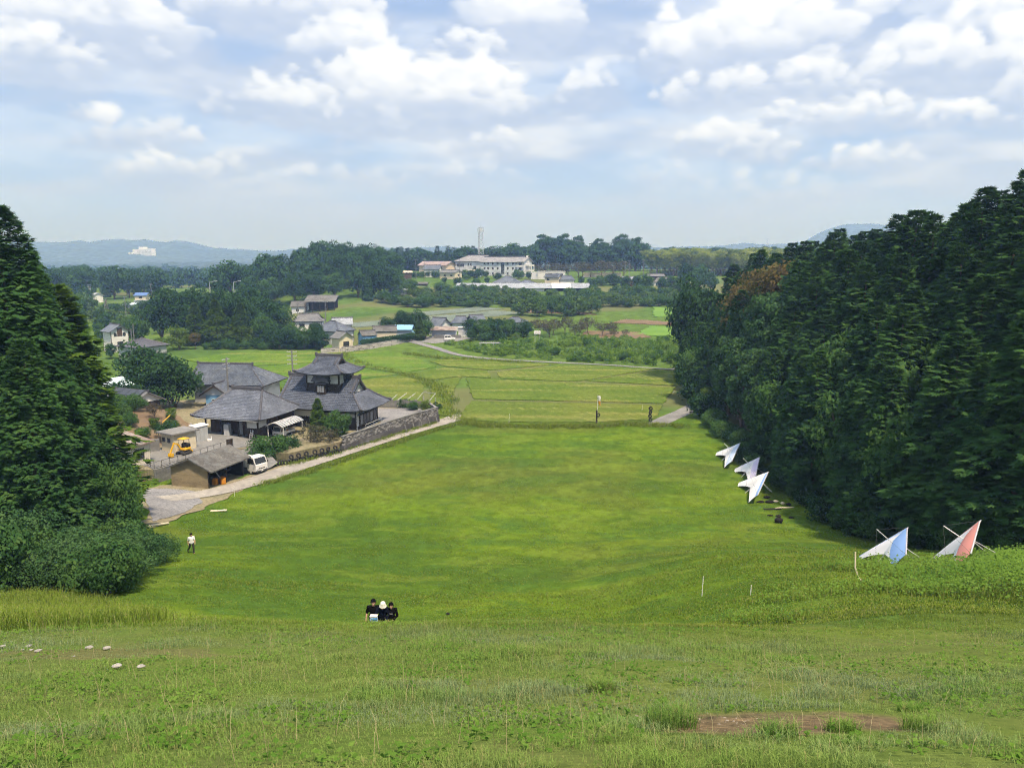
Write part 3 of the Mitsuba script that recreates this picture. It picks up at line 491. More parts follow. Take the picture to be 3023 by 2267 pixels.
for k in range(5): obj('rung', fr(tube([(-.98 + .02 * k, -.69 + .07 * k, .28 + k * .29), (-.52 - .02 * k, -.69 + .07 * k, .28 + k * .29)], .03, 4)), 'silver', LD)
# carport between the two
CP = thing('carport', 'white arched carport with dark translucent roof strips between the houses', 'carport')
fc = Frame(-33.6, 108.1, .95, -17)
k = np.linspace(-1, 1, 9); arc = np.column_stack([k * 1.35, 2.55 - .55 * k ** 2 + .1])
for q in range(9):
    y0, y1 = -.6 + q * .62, -.6 + (q + 1) * .62
    pr = [(a, b) for a, b in arc] + [(a, b - .04) for a, b in arc[::-1]]
    obj('roof_panel', fc(yprism(pr, y0 + .05, y1 - .05)), 'tin_white' if q % 2 == 0 else 'pane_pale', CP); obj('arch', fc(yprism([(a, b + .04) for a, b in arc] + [(a, b - .06) for a, b in arc[::-1]], y0 - .05, y0 + .05)), 'white', CP)
for x in (-1.25, 1.25):
    for y in (-.3, 4.6): obj('post', fc(tube([(x, y, 0), (x, y, 2.1)], .05)), 'white', CP)

# the blue-walled house behind
fr = Frame(-52.9, 130.7, .6, -8)
G = thing('blue_house', 'old house with weathered grey slate roofs and a bright blue wall behind the outbuilding', 'house')
walls(G, fr, -3.5, 9, 3.2, 10.5, 0, 4.6, 'plaster_dirty'); walls(G, fr, .4, 4.2, 0, 7, 0, 3.3, 'blue_wall', 'wing_wall'); obj('pale_band', fr(bx(.38, 4.22, -.02, .0, .4, 1.5)), 'pale_blue_wall', G)
roof(G, fr, -4.6, 10, 2.0, 11.6, 4.4, .62, 0, 4.2, 'tile_old', .32, ridge=.2)
fw = Frame(*fr.p(2.3, 0, 0), 82); roof(G, fw, -.7, 7.4, -2.7, 2.7, 3.1, .66, 0, 0, 'tile_old', .32, ridge=.18, gable='pale_blue_wall', inset=.55)
window(G, fr, 'F', 2.3, 1.9, 1.6, .9, -.03, 'white', 'pane', 1)
# solar roof and pale blue roof behind the dark evergreens
fr = Frame(-63.3, 118.5, 2.2, -25); S_ = thing('solar_roof_house', 'low house with dark solar panels on its roof behind the yard slope', 'house')
walls(S_, fr, 0, 6, 0, 5, 0, 2.6, 'wood_dark'); R_ = roof(S_, fr, -.6, 6.6, -.7, 5.7, 2.5, .5, 0, 0, 'slate', 0, ridge=.12)
for a in range(4):
    for b in range(2):
        y0 = -.4 + b * 1.5; obj('solar_panel', fr(J(xprism([(y0, 2.68 + (y0 + .7) * .5), (y0 + 1.4, 2.68 + (y0 + 2.1) * .5), (y0 + 1.4, 2.73 + (y0 + 2.1) * .5), (y0, 2.73 + (y0 + .7) * .5)], .1 + a * 1.5, 1.5 + a * 1.5))), 'pane', S_)
fr = Frame(-67, 124.5, 2.6, 70); S_ = thing('pale_blue_roof_shed', 'shed with a pale sky-blue metal roof half hidden by the left trees', 'shed')
walls(S_, fr, 0, 6, 0, 4.4, 0, 3, 'wood_dark'); roof(S_, fr, -.4, 6.4, -.6, 5.0, 2.9, .45, 0, 0, 'tin_paleblue', 0, ridge=0, gable='wood_dark')

# the raised yard, its walls and the sheds on it
def yz(x, y): return 1.2 if x > -35 else 1.2 + .5 * float(sstep(-35, -41, x))
YARD = [(-42.6, 89.6), (-38.5, 100), (-35.6, 102.8), (-32.5, 100.2), (-29.6, 99.6), (-26.9, 103), (-23.9, 106.6), (-18.3, 116.9), (-12.4, 126.9), (-14, 133), (-30, 138), (-50, 140), (-70, 132), (-70, 108), (-50, 92), (-45, 90)]
obj('yard', drape(YARD, lambda x, y: yz(x, y) - .02, 1.2, 0, 1.6), 'dirt', smooth=40, label='raised farmyard of bare earth', kind='structure')
obj('concrete_yard', drape([(-42.7, 90.1), (-38.6, 100.2), (-35.9, 103.2), (-33.4, 101.6), (-32, 104.3), (-34.5, 108.4), (-45.5, 111.6), (-44.5, 104), (-47, 98.5), (-46, 92)], lambda x, y: yz(x, y) + .03, 1.2, .2), 'concrete', smooth=40, label='concrete yard in front of the outbuilding', kind='structure')
obj('gravel_yard', drape([(-21.8, 112.6), (-20.6, 113), (-17.6, 118.2), (-13.2, 126.2), (-16, 131), (-25, 131), (-20.4, 118.6)], lambda x, y: 1.24, 1.5, .2), 'gravel', smooth=40, label='grey gravel yard behind the stone wall', kind='structure')
obj('ramp', drape([(-35.8, 102.9), (-32.4, 100.3), (-30.3, 97), (-31.6, 93), (-35.5, 95.5), (-38.3, 100)], lambda x, y: .06 + 1.2 * float(sstep(93.5, 102.5, y + .35 * (x + 33))), 1., .15), 'concrete', smooth=40, label='pale concrete ramp up to the yard', kind='structure')
slope_z = lambda x, y: 1.4 + 2.6 * float(sstep(-45.5, -54, x) * (1 - .3 * sstep(112, 125, y))) + .5 * float(meshkit.fbm(np.array([x * .5, y * .5, 0]), 3, 5) - .5)
obj('yard_slope', drape([(-46.5, 104), (-47.5, 98.6), (-50, 95), (-60, 97), (-72, 108), (-72, 126), (-60, 121), (-50, 115), (-45.5, 112)], slope_z, 1.2, .4, 1.5), 'soil', smooth=40, label='brown earth slope with shrubs above the yard', kind='structure')
# the stone wall along the track: rough blocks in courses over a dark base
SW = thing('stone_wall', 'long mottled grey stone block wall on a dark concrete base beside the track', 'wall')
WP = [(-23.75, 105.4), (-21.2, 110.2), (-18.4, 115.7), (-15.2, 121), (-12.3, 125.6)]
ws = np.r_[0, np.cumsum([math.dist(a, b) for a, b in zip(WP[:-1], WP[1:])])]
wp = lambda s: np.array([np.interp(s, ws, [a[k] for a in WP]) for k in (0, 1)])
base = []; N_ = 60; cr = np.random.default_rng(3)
_v, _f = rbox(.52, .32, .25, .05, n=6)
stones = [mikit.ply((_v * (1 + .14 * (meshkit.noise(_v * 9 + q * 5, q)[:, None] - .5)), _f), 'mat_stone', smooth=30) for q in range(4)]
step_ = ws[-1] / 44
for s in range(44):
    a, b = wp(s * step_), wp((s + 1) * step_); c = (a + b) / 2; dg = math.degrees(math.atan2(b[1] - a[1], b[0] - a[0])); top = 1.95 + .35 * (s / 44)
    lowz = Hs(*c) - .3; L_ = math.dist(a, b) + .06
    base.append(rot(mv(yprism([(-L_ / 2, 0), (L_ / 2, 0), (L_ / 2, 1), (-L_ / 2, 1)], -.26, .26), 0, 0, 0), 0))
    v, f = base[-1]; v = v * [1, 1, top - 1.18 - lowz]; v[:, 1] *= np.where(v[:, 2] < .1, 1.9, 1.0); base[-1] = mv(rot((v, f), dg), c[0], c[1], lowz)
    for r in range(5):
        o = (.26 if r % 2 else 0); p = wp(min(s * step_ + step_ / 2 + o, ws[-1] - .2)); q = cr.integers(4)
        again('stone', stones[q], T().translate([float(p[0]), float(p[1]), float(top - 1.05 + r * .245)]).rotate([0, 0, 1], float(dg + cr.normal(0, 1.5))).scale([float(step_ / .535), float(cr.uniform(.9, 1.12)), 1.]), SW)
obj('base', J(base), 'stone_base', SW)
cp = [wp(k * ws[-1] / 20) for k in range(21)]
obj('coping', J([mv(rot(bx(-.02, math.dist(a, b) + .01, -.2, .2, 0, .09), math.degrees(math.atan2(b[1] - a[1], b[0] - a[0]))), a[0], a[1], 2.08 + .35 * k / 20) for k, (a, b) in enumerate(zip(cp[:-1], cp[1:]))]), 'concrete', SW)
v_ = wp(ws[-1]); obj('return_wall', mv(rot(bx(0, .4, 0, 5.5, -1.0, 2.35), 20), v_[0] - .3, v_[1] - .1, 0), 'stone', SW)
for k in range(5): p = wp(ws[-1] * (.62 + .085 * k)); obj('buttress', mv(rot(xprism([(-.75, -.2), (0, -.2), (0, 1.15), (-.35, 1.15)], -.1, .1), 58), p[0], p[1], 0), 'concrete', SW)
# earth bank retaining wall of the terrace and its railing
RW = thing('terrace_wall', 'grey stained concrete retaining wall below the railed terrace', 'wall')
TE = [(-44.5, 91.6), (-42.6, 89.6), (-41.2, 92.6), (-40.0, 95.4), (-39.0, 98), (-38.0, 100.6)]
for a, b in zip(TE[:-1], TE[1:]): obj('wall_section', mv(rot(bx(0, math.dist(a, b) - .004, -.15, .15, -.4, 1.76), math.degrees(math.atan2(b[1] - a[1], b[0] - a[0]))), a[0], a[1]), 'concrete', RW)
RL = thing('railing', 'dark steel railing along the edge of the concrete terrace', 'railing')
tp = np.array(TE); tl = np.r_[0, np.cumsum(np.linalg.norm(np.diff(tp, axis=0), axis=1))]; tq = lambda s, z: (float(np.interp(s, tl, tp[:, 0])), float(np.interp(s, tl, tp[:, 1])), z)
for s in np.linspace(.05, tl[-1], 13): obj('post', tube([tq(s, 1.7), tq(s, 2.62)], .035, 5), 'steel', RL)
for z in (2.02, 2.62): obj('rail', tube([tq(s, z) for s in np.linspace(0, tl[-1], 16)], .03, 5), 'steel', RL)
GP = thing('gate_panel', 'dark rusty panel at the yard end of the railing', 'panel'); obj('panel', mv(rot(bx(0, .9, -.04, .04, 1.6, 2.75), 60), -38.1, 100.7), 'wood_dark', GP); obj('post', tube([(-37.6, 101.6, 1.5), (-37.6, 101.6, 2.75)], .06, 5), 'steel', GP)
# tan barn with an open side
fr = Frame(-40.0, 87.95, .1, -17)
BN = thing('barn', 'tan walled open-sided barn under a low grey roof by the gravel lot', 'barn')
obj('front_wall', fr(yprism([(0, 0), (5.1, 0), (5.1, 2.55), (2.9, 3.55), (0, 2.35)], 0, .12)), 'tan_wall', BN)
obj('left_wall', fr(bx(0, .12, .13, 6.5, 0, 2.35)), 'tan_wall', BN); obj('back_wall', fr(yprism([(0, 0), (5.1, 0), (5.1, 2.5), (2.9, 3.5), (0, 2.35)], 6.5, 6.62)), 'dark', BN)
for y in (.1, 3.3, 6.5): obj('post', fr(bx(5.0, 5.14, y - .07, y + .07, 0, 2.5)), 'wood_dark', BN)
obj('brace', fr(tube([(5.05, 2.8, .2), (4.4, 1.6, 2.4)], .05, 4)), 'metal_grey', BN); obj('shelf', fr(J(*[bx(2.6, 4.4, 3.4, 5.2, z, z + .05) for z in (.5, 1.1, 1.7)])), 'steel', BN)
obj('sill', fr(bx(.14, 5.0, .14, 6.48, -.06, .02)), 'dirt', BN); obj('trim', fr(bx(-.02, 5.12, -.03, .0, 1.62, 1.68)), 'tan_wall', BN); obj('door_board', fr(bx(3.9, 4.85, -.04, -.003, 0, .75)), 'tan_wall', BN)
for k, (pr, nm) in enumerate([([(-.45, 2.2), (2.9, 3.55), (2.9, 3.66), (-.45, 2.31)], 'roof'), ([(2.9, 3.55), (5.95, 2.2), (5.95, 2.31), (2.9, 3.66)], 'roof')]):
    rk = obj('roof', fr(yprism(pr, -.45, 7.1)), 'fibre_cement', BN)
    A_, B_ = np.array(pr[3] if k == 0 else pr[2]), np.array(pr[2] if k == 0 else pr[3]); e = np.arange(-.45, 7.11, .065); a = []
    for y in e: a += [(A_[0], y, A_[1] + .02 + .03 * ((round(y / .065)) % 2)), (B_[0], y, B_[1] + .02 + .03 * ((round(y / .065)) % 2))]
    q = np.arange(len(e) - 1) * 2; obj('corrugation', fr((np.array(a), quads(np.stack([q, q + 1, q + 3, q + 2], -1)))), 'fibre_cement', rk)
# white building on the terrace, concrete store, metal shed, yard wall
fr = Frame(-44.85, 93.3, 1.7, 72)
WB = thing('white_building', 'cream boarded building with a dark window and reddish roof at the left woods', 'building')
obj('wall', fr(bx(-5.5, 0, 0, 5, 0, 2.6)), 'cream_board', WB); obj('roof', fr(xprism([(-.45, 2.45), (5.4, 3.6), (5.4, 3.78), (-.45, 2.63)], -6, .5)), 'tin_rust', WB)
window(WB, fr, 'F', -1.7, 1.35, 1.5, 1.3, -.01, 'steel', 'pane', 1)
fr = Frame(-46.0, 99.1, 1.7, -33)
CS = thing('concrete_store', 'small concrete store with two dark windows behind the excavator', 'shed')
obj('wall', fr(bx(0, 2.7, 0, 3.2, 0, 2.4)), 'cream', CS); obj('roof', fr(bx(-.4, 3.1, -.5, 3.6, 2.4, 2.6)), 'concrete', CS)
for u in (.55, 1.65): window(CS, fr, 'F', u, 1.55, .62, .6, -.01, 'steel', 'pane', 0)
YW = thing('yard_wall', 'streaked grey concrete wall holding back the earth slope', 'wall')
for a, b in [((-50, 95.2), (-47.1, 98.4)), ((-47.1, 98.4), (-46.2, 98.9)), ((-43.0, 100.0), (-43.9, 103.6)), ((-43.9, 103.6), (-46, 108.6))]: obj('wall_section', mv(rot(bx(0, math.dist(a, b) - .004, -.15, .15, .6, 3.35), math.degrees(math.atan2(b[1] - a[1], b[0] - a[0]))), a[0], a[1]), 'concrete', YW)
fr = Frame(-43.3, 103.7, 1.5, 50)
MS = thing('metal_shed', 'pale grey metal shed with a white slanting roof in the yard corner', 'shed')
obj('wall', fr(bx(0, 1.7, 0, 1.6, 0, 2.25)), 'metal_grey', MS); obj('roof', fr(yprism([(-.15, 2.25), (1.85, 2.35), (1.85, 2.45), (-.15, 2.35)], -.15, 1.75)), 'white', MS)
for k in range(3): obj('door', fr(bx(.04 + k * .55, .56 + k * .55, -.04, -.002, .05, 2.15)), 'metal_grey', MS)
WT = thing('water_tap_basin', 'small white basin beside the metal shed', 'basin'); obj('bowl', mv(rbox(.6, .5, .5, .1), -41.9, 104.6, 1.75), 'white', WT); obj('post', tube([(-41.7, 104.8, 1.5), (-41.7, 104.8, 2.3)], .05, 5), 'white', WT)

# ------------------------------------------------------------------ the village up the valley
def house(name, label, x, y, deg, x0, x1, D_, eave, slope, gl=0, gr=0, wall='plaster', roofing='slate', oh=.6, z=None, wins=(), gable=None, low=None, cat='house', trim=True, ridge=.16):
    """walls from x0 to x1 along the front (origin at x, y), D_ deep; eave height over the ground; wins: (face, along, height, width, height)"""
    z = Hs(x, y) if z is None else z; fr = Frame(x, y, z, deg); t = thing(name, label, cat)
    walls(t, fr, x0, x1, 0, D_, -1.2, eave + .05, wall)
    if low: obj('lower_wall', fr(J(bx(x0 - .03, x1 + .03, -.03, -.002, 0, low[1]), bx(x1 + .002, x1 + .03, 0, D_, 0, low[1]), bx(x0 - .03, x0 - .002, 0, D_, 0, low[1]))), low[0], t)
    if trim: [obj('corner_trim', fr(bx(a - .07, a + .07, b - .07, b + .07, 0, eave)), 'wood_dark' if wall.startswith('plaster') else wall, t) for a in (x0, x1) for b in (0, D_)]
    roof(t, fr, x0 - oh, x1 + oh, -oh, D_ + oh, eave - oh * slope * .8, slope, gl, gr, roofing, 0, ridge=ridge, gable=gable or wall, thick=.16, inset=oh)
    for f, u, zz, w, h in wins:
        d = {'F': -.035, 'R': x1 + .035, 'L': x0 - .035}[f]
        window(t, fr, f, u if f != 'L' else u, zz, w, h, d, 'wood_dark', 'pane', 1 if w > 1.2 else 0)
    return t, fr
t, fr = house('cream_house', 'small cream house with a dark framed window in its gable above the stone embankment', -48.4, 216, -45, -3.9, 0, 4.4, 3.6, .6, wall='cream', wins=[('R', 2.2, 1.7, 1.9, 1.3)], z=1.5, trim=False)
house('white_farmhouse', 'white walled house with hipped grey roof at the left end of the village', -59.3, 241, 8, -8.2, 0, 6.5, 6.1, .55, 1.8, 1.8, z=1.9, wins=[('F', -6, 4.6, 1.6, 1), ('F', -3, 4.6, 1.6, 1)])
house('grey_hip_house', 'house under a large weathered grey-blue hipped roof in front of the white walled one', -51.6, 229.5, -24, -9.6, 0, 7.5, 4.2, .62, 9, 9, wall='plaster_dirty', roofing='tile_old', z=1.6)
t, fr = house('storehouse', 'storehouse with pale silvery two-tier roof behind the cream house', -49.6, 238.5, 14, -5.2, 0, 5, 5.4, .62, roofing='tin_white', z=1.8, wins=[('F', -2.6, 4.1, .9, .7)])
obj('lower_roof', fr(xprism([(-2.7, 3.0), (0, 3.9), (0, 4.02), (-2.7, 3.12)], -5.6, .8)), 'tin_white', t); obj('lower_wall', fr(bx(-5.2, .4, -2.2, -.01, -.5, 3.2)), 'plaster_dirty', t)
house('blue_shed', 'shed with bright blue wall and dark grey roof beside the cream long house', -43.4, 224.5, 28, 0, 4.0, 4.2, 3.6, .5, wall='blue_wall', roofing='fibre_cement', cat='shed', oh=.35)
house('long_cream_shed', 'long cream shed with brownish grey roof behind the clipped hedge', -41.2, 231.5, 14, 0, 6.4, 4.0, 3.9, .55, wall='cream', roofing='fibre_cement', cat='shed', oh=.4)
t, fr = house('blue_roof_shed', 'pale grey shed with sky-blue metal roof at the right end of the hedge', -35.9, 238, -4, 0, 4.6, 4.2, 3.7, .5, wall='pale_blue_wall', roofing='tin_blue', cat='shed', ridge=0, gable='wood_dark')
obj('side_awning', fr(yprism([(4.6, 3.0), (5.9, 2.5), (5.9, 2.58), (4.6, 3.1)], 0, 3)), 'tin_blue', t)
RT = thing('embankment_wall', 'pale stone embankment wall along the near edge of the village', 'wall')
ep = np.array([(-53.2, 214), (-47, 217), (-41, 222), (-36, 228.5), (-31.5, 236.5)]); es = np.r_[0, np.cumsum(np.linalg.norm(np.diff(ep, axis=0), axis=1))]
er = np.random.default_rng(12); bp = [mikit.ply((lambda b: (b[0] * (1 + .16 * (meshkit.noise(b[0] * 3 + q, q)[:, None] - .5)), b[1]))(rbox(.86, .5, .5, .1, n=6)), 'mat_pale_stone', smooth=30) for q in range(3)]
M('pale_stone', lambda p, n, uv: mix((.38, .37, .35), (.15, .15, .14), sst(.5, .7, fbm(p.x * 1.4, p.y * 1.4, p.z * 1.8, 3))), .9)
for k in range(int(es[-1] / .86)):
    s = (k + .5) * .86; px, py = np.interp(s, es, ep[:, 0]), np.interp(s, es, ep[:, 1]); qx, qy = np.interp(s + .1, es, ep[:, 0]), np.interp(s + .1, es, ep[:, 1]); dg = math.degrees(math.atan2(qy - py, qx - px))
    for r in range(3): again('stone', bp[er.integers(3)], T().translate([float(px), float(py), float(Hs(px, py) + .1 + r * .46)]).rotate([0, 0, 1], float(dg + er.normal(0, 3))).scale([1., 1., float(er.uniform(.85, 1.05))]), RT)
obj('coping', tube([(a, b, Hs(a, b) + 1.4) for a, b in ep], .16, 4), 'concrete', RT)
house('open_barn', 'left one of two grey roofed barns before the wooded knoll', -95.2, 335, 4, 0, 6.2, 6, 3.4, .62, wall='plaster_dirty', roofing='fibre_cement', cat='barn', wins=[('F', 2.5, 1.6, 1.2, 1.1)], ridge=0)
t = thing('pole_barn', 'open pole barn with wide grey slanting roof before the wooded knoll', 'barn'); fr = Frame(-88, 330, 5.6, 2)
obj('roof', fr(xprism([(-.6, 3.5), (8, 5.9), (8, 6.05), (-.6, 3.65)], -.4, 12.9)), 'fibre_cement', t); obj('back_wall', fr(bx(0, 12.5, 7.4, 7.6, -1, 5.6)), 'wood_dark', t)
for x in np.linspace(0, 12.4, 5): obj('post', fr(bx(x - .1, x + .1, 0, .2, -1, 3.6)), 'wood_brown', t)
t, fr = house('white_gable_house', 'house with bright white gable and rusty lean-to beside the parked white car', -23.4, 249, -36, -4.6, 0, 5.6, 3.5, .72, roofing='tile_old', z=2.3)
obj('lean_to_roof', mv(rot(xprism([(-3.6, 2.35), (0, 3.3), (0, 3.4), (-3.6, 2.45)], -.5, 8), -4), -25.3, 248.2, 2.2), 'tin_rust', t); obj('lean_to_wall', mv(rot(bx(0, 7.6, -2.6, -.1, -1, 2.5), -4), -25.3, 248.2, 2.2), 'plaster_dirty', t)
house('tiled_house', 'grey tiled house standing right behind the white gable', -20.4, 262, -6, 0, 5.4, 5.2, 3.1, .62, 1.6, 1.6, roofing='tile_old')
t, fr = house('white_roof_shed', 'small pale shed with flat white roof beside the rusty lean-to', -17.3, 248, 3, 0, 3.0, 2.5, 3.0, .06, wall='plaster_dirty', roofing='white', cat='shed', oh=.3, ridge=0, trim=False)
house('hidden_house', 'grey roofed house almost hidden in shrubs right of the white car', -2.7, 265, -6, 0, 7.2, 5, 2.9, .5, 8, 8, roofing='tile_old')
house('brown_roof_house', 'house with dark roof edge peeping out behind the shrubs right of the tiled house', -13.2, 266, 30, 0, 4.2, 4.4, 3.4, .6, roofing='tile_old')
BW = thing('block_wall', 'grey block wall behind the parked white car', 'wall'); obj('wall', mv(rot(bx(0, 8.5, 0, .2, -.6, 1.25), 2), -24.6, 243.4, 2.0), 'concrete', BW)
SG = thing('sign', 'white roadside signboard with faint lettering beside the shrubs', 'sign'); fr = Frame(6.7, 236, Hs(6.7, 236), 8)
obj('board', fr(bx(0, 2.1, 0, .06, 2.4, 3.4)), 'white', SG)
for k in range(2): obj('leg', fr(bx(.3 + k * 1.4, .4 + k * 1.4, .07, .14, -.5, 3.3)), 'metal_grey', SG)
for k in range(4): obj('lettering', fr(J(bx(.3 + k * .42, .55 + k * .42, -.012, -.001, 2.82, 2.87), bx(.3 + k * .42, .36 + k * .42, -.012, -.001, 2.7, 3.02), bx(.42 + k * .42, .56 + k * .42, -.012, -.001, 2.95, 3.0))), 'metal_grey', SG)
PG = thing('trellis', 'low grey garden trellis of poles below the shrubs', 'trellis'); fr = Frame(-9.3, 222.5, Hs(-9, 222), 0)
for x in np.linspace(0, 5.8, 4):
    for y in (0, 2.4): obj('post', fr(tube([(x, y, -.3), (x, y, 1.6)], .05, 4)), 'metal_grey', PG)
for y in (0, .8, 1.6, 2.4): obj('rail', fr(tube([(-.2, y, 1.62), (6, y, 1.62)], .045, 4)), 'metal_grey', PG)
# the white school-like building on the rise
def block(t, fr, x0, x1, D_, z1, slope, gl, gr, wall='plaster_dirty', oh=.9):
    walls(t, fr, x0, x1, 0, D_, -1.5, z1, wall); roof(t, fr, x0 - oh, x1 + oh, -oh, D_ + oh, z1 - .35, slope, gl, gr, 'school_roof', 0, ridge=.3, gable='plaster', thick=.4, inset=oh)
SC = thing('school', 'large white three-storey building with low grey roofs on the far rise', 'building')
fr = Frame(7.2, 500, 16.2, -27); block(SC, fr, -31, 0, 13, 9.6, .44, 0, 0)
for z in (1.9, 5.2, 8.4):
    for u in (-28.2, -25.6, -22.1, -18.6, -11.2, -7.4): window(SC, fr, 'F', u, z, 1.35, 1.5, -.02, 'metal_grey', 'pane', 1, .05)
    for u in (1.8, 4.2): window(SC, fr, 'F', -5.2 + .01 * u, z, .9, 1.4, -.02, 'metal_grey', 'pane', 0, .05) if u < 2 else None
window(SC, fr, 'F', -15, 5.4, 2.2, 7.6, -.02, 'metal_grey', 'pane', 2, .08)
for u in (-17, -13): obj('pier', fr(bx(u - .15, u + .15, -.35, -.002, -1, 9.2)), 'plaster_dirty', SC)
for z in (0, 3.3, 6.5):
    obj('balcony', fr(J(bx(-4.3, 1.2, -1.5, -.01, z + 3.0, z + 3.2), bx(-4.3, 1.2, -1.55, -1.4, z + 3.2, z + 4.0) if z < 6 else bx(-4.3, -4.2, -1.5, 0, z, z + .1))), 'plaster', SC); window(SC, fr, 'F', -2.2, z + 1.6, 2.2, 1.9, -.02, 'metal_grey', 'pane', 2, .06)
for z in (3.4, 6.7): obj('balcony', fr(J(bx(.01, 2.6, 3.5, 11, z, z + .2), bx(2.5, 2.6, 3.5, 11, z + .2, z + 1.1), bx(.01, 2.6, 3.4, 3.5, z + .2, z + 1.1))), 'plaster', SC)
for y in (3.6, 7.2, 10.8): obj('stair_pillar', fr(bx(2.3, 2.6, y - .15, y + .15, -1, 6.7)), 'plaster', SC)
obj('chimney', fr(bx(-.9, .2, 6.0, 7.0, 9, 13.6)), 'plaster', SC); obj('porch_roof', fr(bx(-6.5, 3, -4.2, -.02, 3.0, 3.3)), 'plaster_dirty', SC)
for x in (-6, -2, 2.5): obj('porch_pillar', fr(bx(x - .2, x + .2, -4, -3.6, -1, 3.0)), 'plaster_dirty', SC)
fr = Frame(-19.5, 519, 17.2, -27); block(SC, fr, -21, 0, 13, 9.2, .52, 13, 0)
window(SC, fr, 'F', -17, 6.2, 5.6, 2.2, -.02, 'metal_grey', 'pane', 3, .08); window(SC, fr, 'F', -11, 6.6, 1.0, 1.7, -.02, 'metal_grey', 'pane', 0); window(SC, fr, 'F', -9, 6.6, 1.0, 1.7, -.02, 'metal_grey', 'pane', 0); window(SC, fr, 'F', -6, 4.6, 2.2, 2.4, -.02, 'metal_grey', 'pane', 2)
house('gymnasium', 'long hall with faded pink roof and peach gable left of the white building', -43.4, 512, -28, -21, 0, 11, 7, .42, 0, 0, 'peach', 'roof_pink', 1, 16.6, trim=False)
house('grey_roof_house', 'house with blue-grey roof in front of the long pink roof', -46.2, 494, -10, -10, 0, 6, 5.2, .7, 0, 0, roofing='tile_old', z=16.2)
t, fr = house('cream_bungalow', 'cream bungalow with grey roof and small windows below the white building', -34.2, 466, -34, -11.5, 0, 7, 3.6, .38, wall='cream', roofing='slate', z=15.9, wins=[('F', -7.5, 1.7, 1.6, .9), ('F', -2.6, 1.7, 1.6, .9), ('R', 3.6, 1.9, 1.3, 1.0)], trim=False)
house('orange_roof_shed', 'tiny shed with pale orange roof at the far left of the rise', -63.8, 460, 10, 0, 4.6, 4, 3.2, .35, wall='wood_brown', roofing='peach', z=16.5, cat='shed', ridge=0)
house('curved_canopy', 'beige rounded shelter roof beside the long white building', -27, 500, -20, 0, 6, 5, 3.4, .3, wall='plaster_dirty', roofing='cream', z=16.6, cat='shelter', ridge=0, trim=False)
house('low_long_shed', 'low long shed with grey-brown roof at the left end of the rise', -61, 420, 0, 0, 15, 5, 2.6, .3, wall='wood_brown', roofing='fibre_cement', z=11.6, cat='shed', ridge=0)
house('low_blue_shed', 'blue-grey shed below the low long roof on the rise', -56, 400, 20, 0, 4.5, 4, 2.6, .35, wall='blue_grey_wall', roofing='tin_rust', z=10.4, cat='shed', ridge=0)
house('white_tier_hut', 'white hut with stepped roof at the edge of the knoll trees', -55.2, 380, 0, 0, 3.6, 3, 2.9, .5, wall='plaster', roofing='tin_white', z=9.2, cat='hut', ridge=0)
t = thing('long_white_shed', 'very long low shed with shining white roof across the foot of the rise', 'shed'); fr = Frame(-29.5, 412, 10.4, -.5)
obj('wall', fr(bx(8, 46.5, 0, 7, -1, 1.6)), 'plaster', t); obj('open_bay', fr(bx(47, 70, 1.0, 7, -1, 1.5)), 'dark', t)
for k in range(7): obj('roof_panel', fr(xprism([(-1, 1.6), (8, 4.0), (8, 4.1), (-1, 1.7)], k * 10.2 - .3, k * 10.2 + 9.85)), 'tin_white' if k != 5 else 'white', t)
for x in (47, 55, 63, 70): obj('post', fr(bx(x - .12, x + .12, 0, .2, -1, 1.7)), 'wood_dark', t)
house('pyramid_roof_house', 'house under a large grey pyramid roof behind the long white shed', -10.6, 436, -8, 0, 14.5, 12, 1.9, .52, 14, 14, roofing='tile_old', z=12.6)
house('lower_grey_house', 'smaller grey hipped roof right of the pyramid roof', 3.0, 433, 0, 0, 11, 8, 1.7, .4, 8, 8, roofing='tile_old', z=12.2)
t, fr = house('cream_two_storey_house', 'cream two-storey house with dark blue solar roof behind the long white shed', 26, 440, -22, -8, 0, 6, 4.6, .5, wall='cream', roofing='tile_old', z=12.7, wins=[('F', -6, 3.2, 1.4, 1.1), ('R', 1.5, 3.0, 1.0, 1.0), ('R', 4.2, 3.0, 1.0, 1.0)], trim=False)
obj('solar_panel', fr(xprism([(-.5, 4.45), (2.6, 6.0), (2.6, 6.08), (-.5, 4.53)], -7.5, -.4)), 'pane', t)
house('grey_irimoya_house', 'low house with grey hip-and-gable roof joined right of the cream two-storey house', 27.2, 442, -2, 0, 8, 7, 3.2, .55, 2, 2, roofing='tile_old', z=12.7)
t, fr = house('flat_white_house', 'flat-roofed white house with small dark windows right of the large white building', 15.4, 470, 0, 0, 16.6, 7, 4.0, .02, roofing='white', z=16.0, wins=[('F', 5, 1.8, 1.2, .9), ('F', 8, 2.5, 1.6, .8), ('F', 11.5, 2.3, 1.1, 1.2), ('F', 14.6, 2.3, 1.4, .9)], oh=.3, ridge=0, trim=False)
obj('side_wing', fr(bx(-4, -.01, 1, 6, -1, 3.6)), 'plaster_dirty', t)
BK = thing('long_wall', 'low beige boundary wall under the grey cherry trees', 'wall'); obj('wall', mv(bx(0, 24, 0, .3, -1, 2.0), 45, 492, 17), 'cream', BK)
house('far_right_house', 'small house with shining roof edge and brown wall at the far right of the rise', 62.4, 430, 20, 0, 6.6, 5, 3.6, .5, wall='wood_brown', roofing='tin_white', z=12.6)
house('far_grey_house', 'wide grey hipped roof house among trees at the far right', 79.4, 436, -4, 0, 10.2, 7, 3.4, .58, 3, 3, roofing='slate', z=11.6)
house('far_brown_house', 'brown walled house right behind the wide grey hipped roof at the far right', 78.2, 448, 0, 0, 9, 6, 5.6, .3, wall='wood_brown', roofing='slate', z=12.2)
